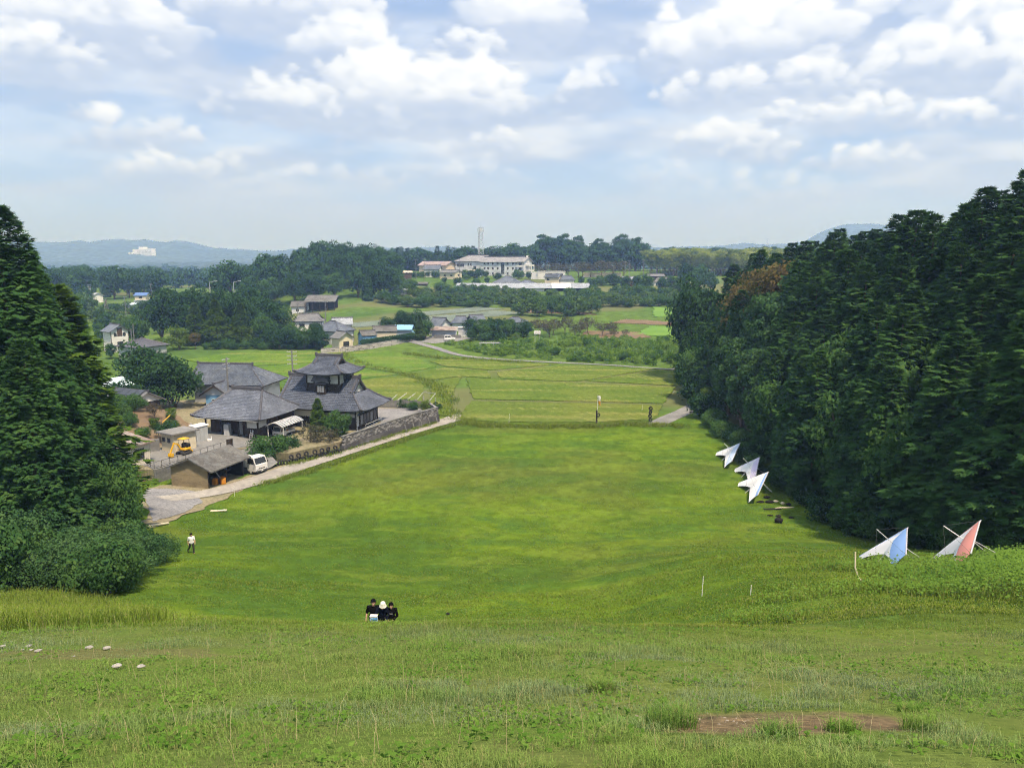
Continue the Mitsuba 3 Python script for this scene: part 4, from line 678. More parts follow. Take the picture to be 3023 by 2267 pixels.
house('far_white_gable', 'tiny white gabled house beside the tall dark tree at the right wood', 101.6, 430, 14, 0, 4.6, 4.2, 3.2, .5, wall='plaster', roofing='tin_white', z=11)
# left side of the valley
t, fr = house('white_gabled_house', 'white two-storey house with dark timbered gable beside the left wood', -112.3, 216, -38, -4.8, 0, 4.9, 6.0, .62, roofing='tile_old', z=.9, wins=[('R', 1.2, 4.9, .8, 1.0), ('R', 3.7, 4.9, .8, 1.0), ('R', 2.4, 2.2, 1.6, 1.4)])
obj('dark_gable_panel', fr(bx(.005, .06, 1.75, 3.15, 4.4, 6.8)), 'wood_brown', t)
house('dark_hip_house', 'low house with plain dark hipped roof in front of the timbered gable', -92.6, 190.5, -28, -7.5, 0, 8, 3.2, .42, 9, 9, wall='metal_grey', roofing='ridge', z=2.1)
t, fr = house('blue_roof_house', 'cream two-storey house with bright blue roof far up the left valley', -203.8, 420, 3, 0, 5.8, 6, 5.2, .42, wall='cream', roofing='tin_deepblue', z=2.8, wins=[('F', 3, 4, 1.8, 1.1)], trim=False, ridge=0)
obj('lower_wall', fr(bx(-.05, 9, -1.6, -.01, -1, 2.6)), 'blue_grey_wall', t)
house('blue_store', 'low blue-walled store with pale roof edge below the blue roof', -190, 380, 8, 0, 8, 5, 3.6, .3, wall='blue_grey_wall', roofing='tin_paleblue', z=1.6, cat='shed', ridge=0, trim=False)
house('white_gable_cottage', 'white gabled cottage peeping out beside the left conifers', -231.6, 430, -50, -5, 0, 5, 4.2, .55, wall='plaster', roofing='tin_white', z=3.2, ridge=0)
PW = thing('pink_wall', 'pale pink block wall in the left valley', 'wall'); obj('wall', mv(bx(0, 6, 0, .25, -1, 1.9), -171.2, 320, 2.6), 'roof_pink', PW)
# far hospital under the hills
M('white_bright', (.85, .85, .83), .7)
HP = thing('hospital', 'huge white building gleaming below the distant hills', 'building'); fr = Frame(-1750, 3700, 56, -20)
for nm, b in (('main_wing', (0, 64, 0, 26, -6, 27)), ('side_wing', (-58, -2, 8, 30, -6, 24)), ('tower', (-22, 8, 10, 34, 24.01, 35)), ('front_block', (-60, -34, -18, 7, -6, 9))): obj(nm, fr(bx(*b)), 'white_bright', HP)
for k in range(6):
    obj('window_band', fr(bx(2, 62, -.4, -.05, 1 + k * 4.2, 2.3 + k * 4.2)), 'pane_pale', HP)
    if k < 5: obj('window_band', fr(bx(-56, -4, 7.5, 7.95, 1 + k * 4.4, 2.3 + k * 4.4)), 'pane_pale', HP)
AX = thing('annex_building', 'long low white building left of the gleaming one below the hills', 'building'); obj('wall', mv(bx(0, 30, 0, 14, -3, 6), -1800, 3700, 58), 'white_gloss', AX); obj('window_band', mv(bx(2, 28, -.3, -.05, 1, 3), -1800, 3700, 58), 'pane_pale', AX)

# ------------------------------------------------------------------ poles, mast
def pole(label, x, y, z0, z1, deg=0, arms=2, tr=False, cat='utility pole', name='utility_pole'):
    t = thing(name, label, cat); fr = Frame(x, y, 0, deg)
    obj('shaft', fr(tube([(0, 0, min(z0, Hs(x, y)) - .5), (0, 0, z1)], [.17, .11], 8)), 'concrete', t)
    for k in range(arms):
        z = z1 - .35 - k * .75; obj('crossarm', fr(bx(-.9, .9, .11, .2, z - .05, z + .05)), 'metal_grey', t)
        for u in (-.8, -.4, .4, .8): obj('insulator', fr(tube([(u, .155, z + .05), (u, .155, z + .2)], .035, 5)), 'metal_grey', t)
    if tr: obj('transformer', fr(cyl((.45, 0, z1 - 2.2), .3, .8, 10)), 'metal_grey', t)
    return t
pole('grey utility pole rising between the blue house and the outbuilding roof', -46.5, 125, 1, 10.8, 70, 3)
pole('utility pole with several crossarms behind the upper storey of the big farmhouse', -40.1, 140, 0, 10.3, 20, 4)
GW = thing('guy_wire', 'slanting guy wire with bright yellow guard on the earth slope', 'guy wire'); obj('wire', tube([(-46.4, 125, 10), (-48.9, 105.5, 3.9)], .022, 4), 'steel', GW); obj('guard', tube([(-48.86, 105.7, 3.97), (-48.6, 107.9, 4.65)], .06, 6), 'yellow', GW)
pole('pale pole before the two barns', -69.1, 250, 2, 12.8, 10, 0); pole('tall pale pole rising from the roof of the storehouse', -59.2, 246, 2, 13.9, 0, 1)
pole('thin pole above the long cream shed', -40.3, 236, 2, 8.8, 0, 0)
pole('taller of two poles beside the big tree left of the grove', -100.5, 205, 0, 9.8, 0, 0); pole('shorter of two poles beside the big tree left of the grove', -101.4, 205.5, 0, 8.4, 0, 0)
pole('small pole with short crossarms at the corner of the green rice', -88.6, 190, 0, 4.4, 10, 1)
pole('utility pole with crossarms in front of the far left woods', -217.2, 400, 2, 14.3, 20, 2, True); pole('pale pole in front of the low blue store', -169.4, 340, 1, 11, 0, 1); pole('utility pole beside the bright blue roof', -197, 425, 2, 14, 0, 1)
AF = thing('frame_tower', 'A-frame pole of three slanting legs in the left valley', 'pole')
for a in (-2.2, -.2, 2.2): obj('leg', tube([(-172.6 + a * .8, 330, 1), (-172.6 + a * .05, 330, 10.3)], .14, 5), 'concrete', AF)
for x, y, z1, l in [(-56.5, 460, 27, 'pole at the left end of the rise near the orange roof'), (-51, 455, 27.5, 'pole in front of the grey roofed house on the rise'), (-30.5, 455, 27.5, 'tall pole beside the cream bungalow'), (76.5, 455, 27, 'tall pole behind the brown walled house at the far right'), (83.5, 452, 24, 'pole with lamp behind the wide grey hipped roof'), (68, 470, 26, 'pole at the right end of the beige wall'), (70.5, 470, 26.5, 'second pole at the right end of the beige wall'), (57, 440, 24, 'dark pole at the grassy bank below the cherry trees'), (22.5, 480, 26, 'lamp pole right of the large white building')]:
    pole(l, x, y, 12, z1, 10, 1 if 'lamp' not in l else 0)
for x, y, l in [(-128, 330, 'left street lamp behind the grove'), (-118.6, 332, 'right street lamp behind the grove')]:
    t = thing('street_lamp', l, 'street lamp'); obj('shaft', tube([(x, y, 2), (x, y, 17.4)], .13, 6), 'metal_grey', t); obj('arm', tube([(x, y, 17.4), (x + 2.4, y, 17.8)], .09, 5), 'metal_grey', t); obj('lamp_head', mv(rbox(1.1, .4, .2, .08), x + 2.7, y, 17.8), 'white', t)
TW = thing('radio_mast', 'tall lattice radio mast with antenna platform behind the white building', 'mast'); tx, ty, tz = -21.7, 545, 18.5
wd = lambda z: 2.1 - .75 * min(1, (z - tz) / 27)
for a in (-1, 1):
    for b in (-1, 1): obj('leg', tube([(tx + a * wd(tz), ty + b * wd(tz), tz - 1), (tx + a * wd(45.5), ty + b * wd(45.5), 45.5)], .16, 5), 'metal_grey', TW)
lv = np.linspace(tz, 45, 10)
for z0, z1 in zip(lv[:-1], lv[1:]):
    br = []
    for s in (-1, 1):
        for a, b in ((-1, 1), (1, -1)): br += [tube([(tx + a * wd(z0), ty + s * wd(z0), z0), (tx + b * wd(z1), ty + s * wd(z1), z1)], .06, 4), tube([(tx + s * wd(z0), ty + a * wd(z0), z0), (tx + s * wd(z1), ty + b * wd(z1), z1)], .06, 4)]
    obj('bracing', J(br), 'metal_grey', TW)
obj('ladder_duct', bx(tx - .8, tx - .4, ty - 1.3, ty - .9, tz, 46), 'metal_grey', TW)
for z in (45.5, 49): obj('platform', cyl((tx, ty, z), 1.7, .15, 12), 'metal_grey', TW)
obj('drum_antenna', cyl((tx + .4, ty - 1.3, 47.6), .9, .5, 14, 1), 'white', TW)
for k in range(6): a = k * PI / 3; obj('panel_antenna', mv(rbox(.35, .35, 3.2, .08), tx + 1.9 * math.cos(a), ty + 1.9 * math.sin(a), 47.4), 'metal_grey', TW)
obj('spire', tube([(tx, ty, 45), (tx, ty, 53)], [.08, .04], 5), 'metal_grey', TW)
t = thing('distant_mast', 'thin mast on the distant hills at the right', 'mast'); obj('shaft', tube([(1298, 3990, 60), (1298, 3990, 136)], [2.2, 1], 5), 'metal_grey', t)

# ------------------------------------------------------------------ vehicles
def wheel(par, fr, x, y, r, w=.2):
    k = obj('wheel', fr(mv(rot(tube([(0, 0, -w / 2), (0, 0, w / 2)], r, 16), 90, 0), x, y, r)), 'rubber', par, smooth=40)
    s = 1 if y > 0 else -1; obj('rim', fr(mv(rot(tube([(0, 0, -.02), (0, 0, .02)], r * .58, 12), 90, 0), x, y + s * (w / 2 + .01), r)), 'silver', k)
def yquad(pts, y0, y1): return yprism(pts, y0, y1)
def glass(par, fr, pts, name='window'):
    """a pane from four corners, given thickness"""
    p = A3(pts); n = np.cross(p[1] - p[0], p[2] - p[0]); n = n / np.linalg.norm(n) * .012
    v = np.vstack([p + n, p - n]); f = np.vstack([quads([[0, 1, 2, 3], [7, 6, 5, 4]]), quads([[0, 4, 5, 1], [1, 5, 6, 2], [2, 6, 7, 3], [3, 7, 4, 0]])])
    obj(name, fr((v, f)), 'pane', par)
def cab(par, fr, xb, xf, W, zb, zw, zt, rake, mat='white_gloss'):
    """a cab-over cab: back xb, nose xf, sill zb, waist zw, top zt"""
    h = W / 2; prof = [(xb, zb), (xf - .08, zb), (xf, zb + .12), (xf, zw - .05), (xf - .05, zw), (xf - rake, zt - .06), (xf - rake - .12, zt), (xb, zt)]
    obj('cab', fr(yprism(prof, -h, h)), mat, par, smooth=25)
    g = .07; q = lambda t: xf - .05 - (rake - .05) * t
    glass(par, fr, [(q(.08) + .01, -h + g, zw + .06), (q(.08) + .01, h - g, zw + .06), (q(.9) + .01, h - g - .05, zt - .13), (q(.9) + .01, -h + g + .05, zt - .13)], 'windscreen')
    for s in (-1, 1):
        y = s * (h + .002); glass(par, fr, [(xb + .15, y, zw + .04), (xf - .18, y, zw + .04), (xf - rake - .12, y, zt - .14), (xb + .15, y, zt - .14)])
        obj('headlight', fr(mv(rbox(.06, .26, .18, .025), xf, s * (h - .22), zb + .28)), 'silver', par); obj('mirror', fr(mv(rbox(.1, .16, .28, .04), xf - .1, s * (h + .16), zw + .18)), 'steel', par)
    obj('bumper', fr(mv(rbox(.12, W - .06, .22, .05), xf - .01, 0, zb + .03)), 'steel', par); obj('grille', fr(bx(xf + .002, xf + .02, -h * .55, h * .55, zb + .28, zb + .40)), 'steel', par); obj('number_plate', fr(bx(xf + .055, xf + .065, -.17, .17, zb - .03, zb + .11)), 'white', par)
TRK = thing('white_truck', 'white cab-over truck parked between the barn and the yard ramp', 'truck'); fr = Frame(-32.0, 94.0, .10, -30)
cab(TRK, fr, -.62, .95, 1.86, .42, 1.28, 2.18, .38)
obj('chassis', fr(bx(-3.9, -.64, -.45, .45, .45, .68)), 'steel', TRK); obj('cargo_box', fr(rbox(3.2, 1.8, 1.1, .05, (-2.45, 0, 1.3))), 'white', TRK)
for x in (0, -2.9):
    for y in (-.78, .78): wheel(TRK, fr, x, y, .38, .24)
KT = thing('white_light_truck', 'small white flatbed truck parked under the arched carport', 'truck'); fr = Frame(-33.7, 109.4, .98, -112)
cab(KT, fr, -.75, .62, 1.42, .35, 1.05, 1.75, .34); obj('chassis', fr(bx(-2.7, -.77, -.4, .4, .35, .55)), 'steel', KT); obj('flatbed', fr(J(bx(-2.75, -.8, -.7, .7, .6, .66), bx(-2.75, -.8, -.72, -.68, .66, .92), bx(-2.75, -.8, .68, .72, .66, .92), bx(-2.79, -2.75, -.72, .72, .6, .92), bx(-.82, -.78, -.7, .7, .6, 1.3))), 'white', KT)
for x in (0, -1.95):
    for y in (-.6, .6): wheel(KT, fr, x, y, .27, .15)
BX = thing('orange_crate', 'small orange crate on the bed of the light truck', 'crate'); obj('body', fr(mv(rbox(.45, .4, .38, .04), -1.2, .35, .86)), 'orange', BX)
CAR = thing('white_car', 'small white boxy car parked in the paved yard of the village', 'car'); fr = Frame(-20.3, 238.2, Hs(-19, 238) + .1, 4)
obj('body', fr(J(yprism([(-.6, .3), (2.75, .3), (2.8, .75), (2.1, .95), (1.75, .95), (-.62, .95)], -.72, .72), yprism([(-.6, .952), (1.75, .952), (1.35, 1.55), (1.2, 1.62), (-.45, 1.62), (-.6, 1.5)], -.66, .66))), 'white_gloss', CAR)
for s in (-1, 1):
    for a, b in ((-.45, .25), (.33, 1.25)): glass(CAR, fr, [(a, s * .665, 1.02), (b + .2 * (b > 1), s * .665, 1.02), (b - .02 * (b > 1), s * .665, 1.48), (a, s * .665, 1.48)])
glass(CAR, fr, [(1.72, -.58, 1.0), (1.72, .58, 1.0), (1.40, .54, 1.5), (1.40, -.54, 1.5)], 'windscreen')
for x in (0, 2.1):
    for y in (-.63, .63): wheel(CAR, fr, x, y, .28, .15)
for s in (-1, 1): obj('headlight', fr(mv(rbox(.08, .22, .14, .03), 2.78, s * .5, .68)), 'silver', CAR)
EX = thing('mini_excavator', 'yellow mini excavator with canopy resting its bucket on the concrete terrace', 'excavator'); fr0 = Frame(-42.3, 97.1, 1.74, -112); fr = lambda m: fr0(sc(m, .85))
for y in (-.62, .62):
    k = obj('track', fr(J(rbox(1.9, .32, .42, .18, (0, y, .22)))), 'rubber', EX, smooth=40)
    for x in (-.6, -.2, .2, .6): obj('roller', fr(mv(rot(tube([(0, 0, -.18), (0, 0, .18)], .12, 8), 90, 0), x, y, .2)), 'steel', k)
obj('undercarriage', fr(bx(-.5, .5, -.45, .45, .2, .5)), 'steel', EX); obj('turntable', fr(cyl((0, 0, .52), .4, .1, 14)), 'steel', EX)
obj('body', fr(rbox(1.35, 1.35, .42, .12, (-.2, 0, .80))), 'yellow', EX, smooth=40); obj('engine_cover', fr(rbox(.75, 1.25, .62, .15, (-.5, 0, 1.28))), 'dark', EX, smooth=40); obj('seat', fr(J(rbox(.42, .45, .12, .05, (.1, 0, 1.12)), rbox(.12, .45, .6, .05, (-.12, 0, 1.45)))), 'dark', EX)
for x in (-.6, .42):
    for y in (-.55, .55): obj('canopy_post', fr(tube([(x, y, .95), (x, y, 2.3)], .035, 5)), 'steel', EX)
obj('canopy', fr(rbox(1.3, 1.3, .12, .05, (-.1, 0, 2.36))), 'yellow', EX); obj('console', fr(J(tube([(.45, -.2, 1.0), (.45, -.2, 1.5)], .03, 5), tube([(.45, .2, 1.0), (.45, .2, 1.5)], .03, 5))), 'dark', EX)
def beam2(pts, w, h): 
    o = []
    for a, b in zip(pts[:-1], pts[1:]):
        d = np.array([b[0] - a[0], b[1] - a[1]]); L = np.hypot(*d); o.append(mv(rot(bx(-.05, L + .05, -w / 2, w / 2, -h / 2, h / 2), -math.degrees(math.atan2(d[1], d[0])), 1), a[0], 0, a[1]))
    return J(o)
obj('boom', fr(beam2([(.55, .85), (1.1, 1.75), (1.85, 2.05)], .2, .24)), 'yellow', EX); obj('arm', fr(beam2([(1.8, 2.1), (2.55, .75)], .16, .2)), 'yellow', EX); obj('bucket', fr(mv(yprism([(-.3, .45), (.25, .5), (.3, .1), (.05, -.12), (-.25, 0)], -.3, .3), 2.5, 0, .16)), 'yellow', EX)
obj('hydraulic_ram', fr(J(tube([(.8, 0, .9), (1.3, 0, 1.6)], .05, 6), tube([(1.2, 0, 2.1), (1.85, 0, 2.3)], .045, 6))), 'silver', EX); obj('blade', fr(rbox(.1, 1.3, .3, .03, (-1.15, 0, .3))), 'yellow', EX)
for k, (x, y) in enumerate([(-35.15, 88.6), (-34.5, 89.4), (-34.35, 88.95)]):
    t = thing('orange_sack', ['orange bulk sack standing at the barn opening, nearest the tan wall', 'orange bulk sack deeper inside the barn opening', 'orange bulk sack standing at the right of the barn sacks'][k], 'sack'); obj('body', mv(rot(rbox(.62, .62, .78, .12), 20 * k), x, y, .5), 'orange', t, smooth=40); obj('loop', mv(tube([(-.2, 0, .36), (-.1, 0, .46), (.1, 0, .46), (.2, 0, .36)], .02, 4), x, y, .52), 'orange', t)
# ------------------------------------------------------------------ tyres
def ring(r, w): 
    a = np.linspace(0, 2 * PI, 21)[:-1]; b = np.linspace(0, 2 * PI, 9)[:-1]; R0 = r - w * .5
    v = np.stack([(R0 + .5 * w * np.cos(b)[None]) * np.cos(a)[:, None], (R0 + .5 * w * np.cos(b)[None]) * np.sin(a)[:, None], .62 * w * np.sin(b)[None] + 0 * a[:, None]], -1).reshape(-1, 3)
    i, j = np.meshgrid(np.arange(20), np.arange(8), indexing='ij'); i, j = i.ravel(), j.ravel()
    return v, quads(np.stack([i * 8 + j, (i + 1) % 20 * 8 + j, (i + 1) % 20 * 8 + (j + 1) % 8, i * 8 + (j + 1) % 8], -1))
tyre = mikit.ply(ring(.36, .2), 'mat_rubber', smooth=True)
tr_ = np.random.default_rng(5); TY = [(-30.6, 97.6), (-28.9, 98.5), (-27.7, 100.0), (-26.2, 101.6), (-25.1, 102.9), (-23.75, 104.2)]
for k in range(26):
    s = k / 25 * 5; x, y = np.interp(s, range(6), [p[0] for p in TY]), np.interp(s, range(6), [p[1] for p in TY])
    up = k % 3 == 2 and 4 < k < 24
    again('tyre', tyre, T().translate([float(x), float(y), float(Hs(x, y) + (.30 if not up else .92))]).rotate([0, 0, 1], float(50 + tr_.normal(0, 14))).rotate([1, 0, 0], float(90 + tr_.normal(-8, 10))), label='old black tyre set on edge in the row below the garden bushes', cat='tyre', group='old tyres along the foot of the garden bank')
def lies(x, y, r, off=0): return Hs(x, y) + off
TP = thing('tyre_post', 'post with four old tyres stacked upright at the far right of the meadow', 'post'); px, py = 22.8, 125.3; pz = Hs(px, py)
obj('shaft', tube([(px, py + .12, pz - .3), (px, py + .12, pz + 2.7)], .07, 6), 'wood_dark', TP)
for k in range(4): obj('tyre', mv(rot(rot(ring(.34, .19), 90, 0), [10, -25, 30, -8][k]), px + [.06, -.03, .02, .05][k], py - .08, pz + .38 + k * .64), 'rubber', TP, smooth=True)
FP = thing('flag_post', 'dark post with a hanging tyre at the far edge of the meadow', 'post'); px, py = 13.75, 123.2; pz = Hs(px, py)
obj('shaft', tube([(px, py, pz - .3), (px, py, pz + 2.4)], .13, 7), 'wood_dark', FP); obj('tyre', mv(rot(rot(ring(.32, .18), 90, 0), 15), px + .25, py - .15, pz + 1.65), 'rubber', FP, smooth=True)
WS = thing('windsock', 'white and orange windsock hanging limp on its pole above the dark post', 'windsock'); obj('pole', tube([(px + .12, py + .1, pz), (px + .12, py + .1, pz + 4.85)], .035, 5), 'white', WS)
obj('white_half', tube([(px + .3, py + .05, pz + 4.75), (px + .42, py, pz + 4.35), (px + .38, py, pz + 3.95)], [.24, .2, .17], 10, False), 'white', WS); obj('orange_half', tube([(px + .38, py, pz + 3.94), (px + .42, py, pz + 3.5), (px + .5, py, pz + 3.2)], [.17, .14, .08], 10, False), 'orange', WS)
for x, y, h, l in [(-.5, 124.6, 1.6, 'thin pale stake at the edge of the rice left of the windsock'), (9.87, 38.0, 1.1, 'thin white stake standing in the grass right of the middle'), (11.5, 35.3, .5, 'short pale stake in the weeds right of the middle'), (23, 134.5, 1.1, 'short white stake at the dyke behind the tyre post'), (-31, 83.3, 1.2, 'white stake with crosspiece beside the gravel track')]:
    t = thing('stake', l, 'stake'); obj('shaft', tube([(x, y, Hs(x, y) - .2), (x + .04, y, Hs(x, y) + h)], .022, 5), 'white', t)
t = thing('curved_stake', 'bent pale stick standing at the left wing tip of the nearest glider', 'stick'); z = Hs(16.3, 34.6); obj('shaft', tube([(16.6, 34.5, z - .1), (16.35, 34.6, z + .15), (16.2, 34.7, z + .6), (16.2, 34.8, z + 1.35)], .035, 6), 'cream', t)
# loose things by the gliders
def heap(label, x, y, sx, sy, sz, mat, cat='bag', deg=0, extra=None):
    t = thing(cat.replace(' ', '_'), label, cat); obj('body', mv(rot(blob(sx, sy, sz, (0, 0, sz * .7), 2, .25, int(x * 7)), deg), x, y, Hs(x, y)), mat, t, smooth=True)
    obj('strap', mv(rot(tube([(-sx * .6, 0, sz * 1.3), (0, 0, sz * 1.9), (sx * .6, 0, sz * 1.3)], .02, 4), deg), x, y, Hs(x, y)), mat, t)
heap('large black bag lying lowest on the meadow beside the wood', 26.3, 73.2, .42, .3, .32, 'dark'); heap('small dark bag just above the largest black one', 27.1, 75.6, .28, .2, .12, 'dark'); heap('small dark bundle left of the small bag', 26.4, 76, .3, .15, .07, 'dark'); heap('dark bundle rightmost by the undergrowth', 28.2, 75, .28, .2, .1, 'dark')
heap('long dark cover lying flat on the grass below the gliders', 27.5, 78.6, 1.0, .22, .07, 'dark', deg=5); heap('long pale yellow cover stretched on the grass near the undergrowth', 29, 79.2, 1.1, .12, .07, 'cream', deg=5); heap('dark bag beside a pale one below the third glider', 28.1, 81.3, .5, .25, .14, 'dark'); heap('pale yellow bag beside the dark one below the third glider', 28.8, 81.5, .35, .2, .12, 'cream'); heap('pale bag nearest the undergrowth above the long yellow cover', 29.3, 80.7, .22, .18, .14, 'cream'); heap('dark bag touching the pale one at the undergrowth', 29.8, 80.3, .3, .25, .14, 'dark'); heap('dark bag at the wing tip of the third glider', 27.1, 81.3, .4, .2, .12, 'dark'); heap('dark bag just above the pair of dark and pale bags', 28.4, 83.1, .4, .25, .14, 'dark')
heap('dark clump of cuttings on the grass right of the three people', -3.6, 40.85, .11, .09, .07, 'dark', 'clump')
M('white_stone', lambda p, n, uv: mix((.36, .35, .33), (.20, .19, .17), fbm(p.x * 9, p.y * 9, p.z * 9, 3)), .85); rr = np.random.default_rng(8)
for k, (x, y, w, l) in enumerate([(-10.1, 14.33, .30, 'white stone farthest left at the picture edge'), (-9.64, 14.4, .36, 'largest rounded white stone in the left group'), (-9.31, 13.75, .16, 'small white stone below the largest left one'), (-9.12, 13.7, .20, 'small white stone just right of the small left one'), (-8.81, 13.42, .34, 'flat white stone at the right of the left group'), (-8.18, 13.98, .40, 'blocky white stone in the middle of the bare strip'), (-7.74, 13.8, .40, 'flat white stone at the right end of the bare strip'), (-7.59, 12.5, .12, 'tiny white stone below the bare strip'), (-6.15, 11.2, .42, 'long flat pale slab sunk in the grass'), (-5.75, 11.15, .34, 'pale slab piece right beside the long sunk slab')]):
    t = thing('white_stone', l, 'stone'); obj('body', mv(rot(blob(w * .18, w * .12, w * .07, (0, 0, w * .03), 2, .35, k), rr.uniform(0, 40)), x, y, Hs(x, y) + .06), 'white_stone', t, smooth=50)
t = thing('log', 'pale bleached log lying at the edge of the gravel lot', 'log'); obj('body', tube([(-33.2, 67.3, Hs(-33.2, 67.3) + .12), (-32.3, 69.8, Hs(-32.3, 69.8) + .12)], [.13, .1], 8), 'cream', t)
t = thing('pale_plank', 'pale plank lying in the grass below the track', 'plank'); obj('body', obx((-30.2, 76.6, Hs(-30.2, 76.6) + .08), (1.6, .35, .06), 10), 'cream', t)
for k, (a, b) in enumerate([((-20.4, 134.6), (-19.4, 140)), ((-18.9, 133.6), (-17.8, 140)), ((-21.6, 134), (-20.9, 138.5))]):
    t = thing('white_beam', ['white beam lying behind the farmhouse, middle of three', 'longest white beam lying behind the farmhouse, nearest the pipe frame', 'white beam closest to the farmhouse roof corner'][k], 'beam'); obj('body', tube([(*a, 1.9), (*b, 2.3)], .075, 4), 'metal_grey', t)
FRM = thing('pipe_frame', 'wire-covered white pipe frame behind the clipped shrubs', 'frame')
for a, b in [((-17.2, 135.7, 1.6), (-16.2, 139.5, 2.6)), ((-14.8, 132.6, 1.7), (-13.8, 137.6, 2.7)), ((-16.2, 139.5, 2.6), (-13.8, 137.6, 2.7)), ((-17.2, 135.7, 1.6), (-14.8, 132.6, 1.7))]: obj('pipe', tube([a, b], .05, 5), 'metal_grey', FRM)
for a in [(-17.2, 135.7), (-14.8, 132.6), (-13.8, 137.6), (-16.2, 139.5)]: obj('leg', tube([(*a, .3), (*a, 2.0)], .06, 5), 'metal_grey', FRM)
BF = thing('board_fence', 'grey weathered board fence behind the gravel yard', 'fence')
for k in range(13): x, y = -24.5 + k * .72, 132.4 - k * .12; obj('board', mv(rot(bx(-.33, .33, -.03, .03, .6, 2.5 + .08 * (k % 3)), -8), x, y), 'concrete', BF)
# ------------------------------------------------------------------ the five hang gliders, parked nose up, all facing the wood
LE, HA = 5.1, math.radians(58)
def glider(label, pos, deg, s, colour, wl, wr, full=False):
    t = thing('hang_glider', label, 'hang glider'); R = rot(rot(rot((np.eye(3), 0), deg[0], 2), deg[1], 0), deg[2], 1)[0]
    W = lambda m: (A3(m[0]) * s @ R + np.array(pos), m[1])
    def half(sg, c0, c1, lift=0.):
        S = np.linspace(0, 1, 13); out = []
        le = lambda q: np.array([sg * LE * math.sin(HA) * q, -LE * math.cos(HA) * q])
        te = lambda q: np.array([sg * (LE * math.sin(HA) - .12) * q, -2.42 - 1.42 * q + .16 * math.sin(PI * q)])
        C = np.linspace(0, 1, 7); g = []
        for q in S:
            a, b = le(q), te(q); L = np.linalg.norm(b - a); k0, k1 = min(.97, c0 / L), min(1., c1 / L)
            for c in C:
                u = k0 + (k1 - k0) * c; p = a + (b - a) * u
                g.append((p[0], p[1], .22 * math.sin(PI * q) * u ** .8 + .10 * math.sin(PI * u) * (1 - q * .5) + lift + .12 * q))
        g = np.array(g); i, j = np.meshgrid(np.arange(12), np.arange(6), indexing='ij'); i, j = i.ravel(), j.ravel(); f = quads(np.stack([i * 7 + j, (i + 1) * 7 + j, (i + 1) * 7 + j + 1, i * 7 + j + 1], -1))
        if sg > 0: f = f[:, ::-1]
        n = len(g); return np.vstack([g, g - [0, 0, .012]]), np.vstack([f, f[:, ::-1] + n])
    obj('sail', W(J(half(-1, wl, 9), half(1, wr, 9))), 'sail_white', t, smooth=50)
    obj('leading_edge_panel', W(J(half(-1, 0, wl), half(1, 0, wr))), colour, t, smooth=50, label='coloured panel along the leading edges')
    tip = lambda sg: (sg * LE * math.sin(HA), -LE * math.cos(HA), .10)
    for sg in (-1, 1): obj('leading_edge_tube', W(tube([(0, 0, -.03), tip(sg)], .045, 6)), 'silver', t)
    obj('keel', W(tube([(0, .1, -.05), (0, -3.4, -.05)], .035, 6)), 'silver', t); obj('kingpost', W(tube([(0, -1.45, 0), (0, -1.45, 1.35)], .03, 6)), 'white', t)
    obj('control_bar', W(J(tube([(0, -1.2, -.05), (-.75, -1.2, -1.6)], .03, 6), tube([(0, -1.2, -.05), (.75, -1.2, -1.6)], .03, 6), tube([(-.75, -1.2, -1.6), (.75, -1.2, -1.6)], .03, 6))), 'silver', t)
    for a, b in [((0, -1.45, 1.35), tip(-1)), ((0, -1.45, 1.35), tip(1)), ((0, -1.45, 1.35), (0, 0, 0)), ((0, -1.45, 1.35), (0, -3.3, 0)), ((-.75, -1.2, -1.6), tip(-1)), ((.75, -1.2, -1.6), tip(1))]: obj('wire', W(tube([a, b], .008, 3)), 'steel', t)
for k, c in (('sail_white', (.84, .85, .87)), ('sail_sky', (.58, .70, .88)), ('sail_lilac', (.66, .62, .82)), ('sail_blue', (.27, .45, .80)), ('sail_red', (.80, .36, .31))): scene['mat_' + k] = {'type': 'principledthin', 'base_color': proc(lambda p, n, uv, c=c: mi.Color3f(*c) * (.9 + .14 * fbm(p.x * 1.3, p.y * 1.3, p.z * 1.3, 3))), 'roughness': .5, 'diff_trans': .3, 'eta': 1.4, 'spec_trans': 0.}
glider('white hang glider with pale sky-blue edge, farthest of the row by the wood', (30.3, 100.38, 2.37), (272.7, 353.1, 315.9), 1.03, 'sail_sky', .3, .95)
glider('white hang glider with lilac edge, second of the row', (30.48, 92.71, 2.44), (278.9, 353.4, 313.3), 1.03, 'sail_lilac', .35, .9)
glider('nearly all white hang glider with thin blue edge, third of the row', (29.03, 85.06, 2.69), (272.1, 351, 316.4), 1.08, 'sail_blue', .05, .3)
glider('white hang glider with broad blue edge, the nearest complete one', (23.35, 43.85, 10.72), (283.5, 340.9, 311.1), .874, 'sail_blue', .45, 1.35)
glider('white hang glider with coral red edge half hidden by weeds', (27.06, 42.99, 11.45), (279.1, 333.7, 304.2), .971, 'sail_red', .4, 1.35)
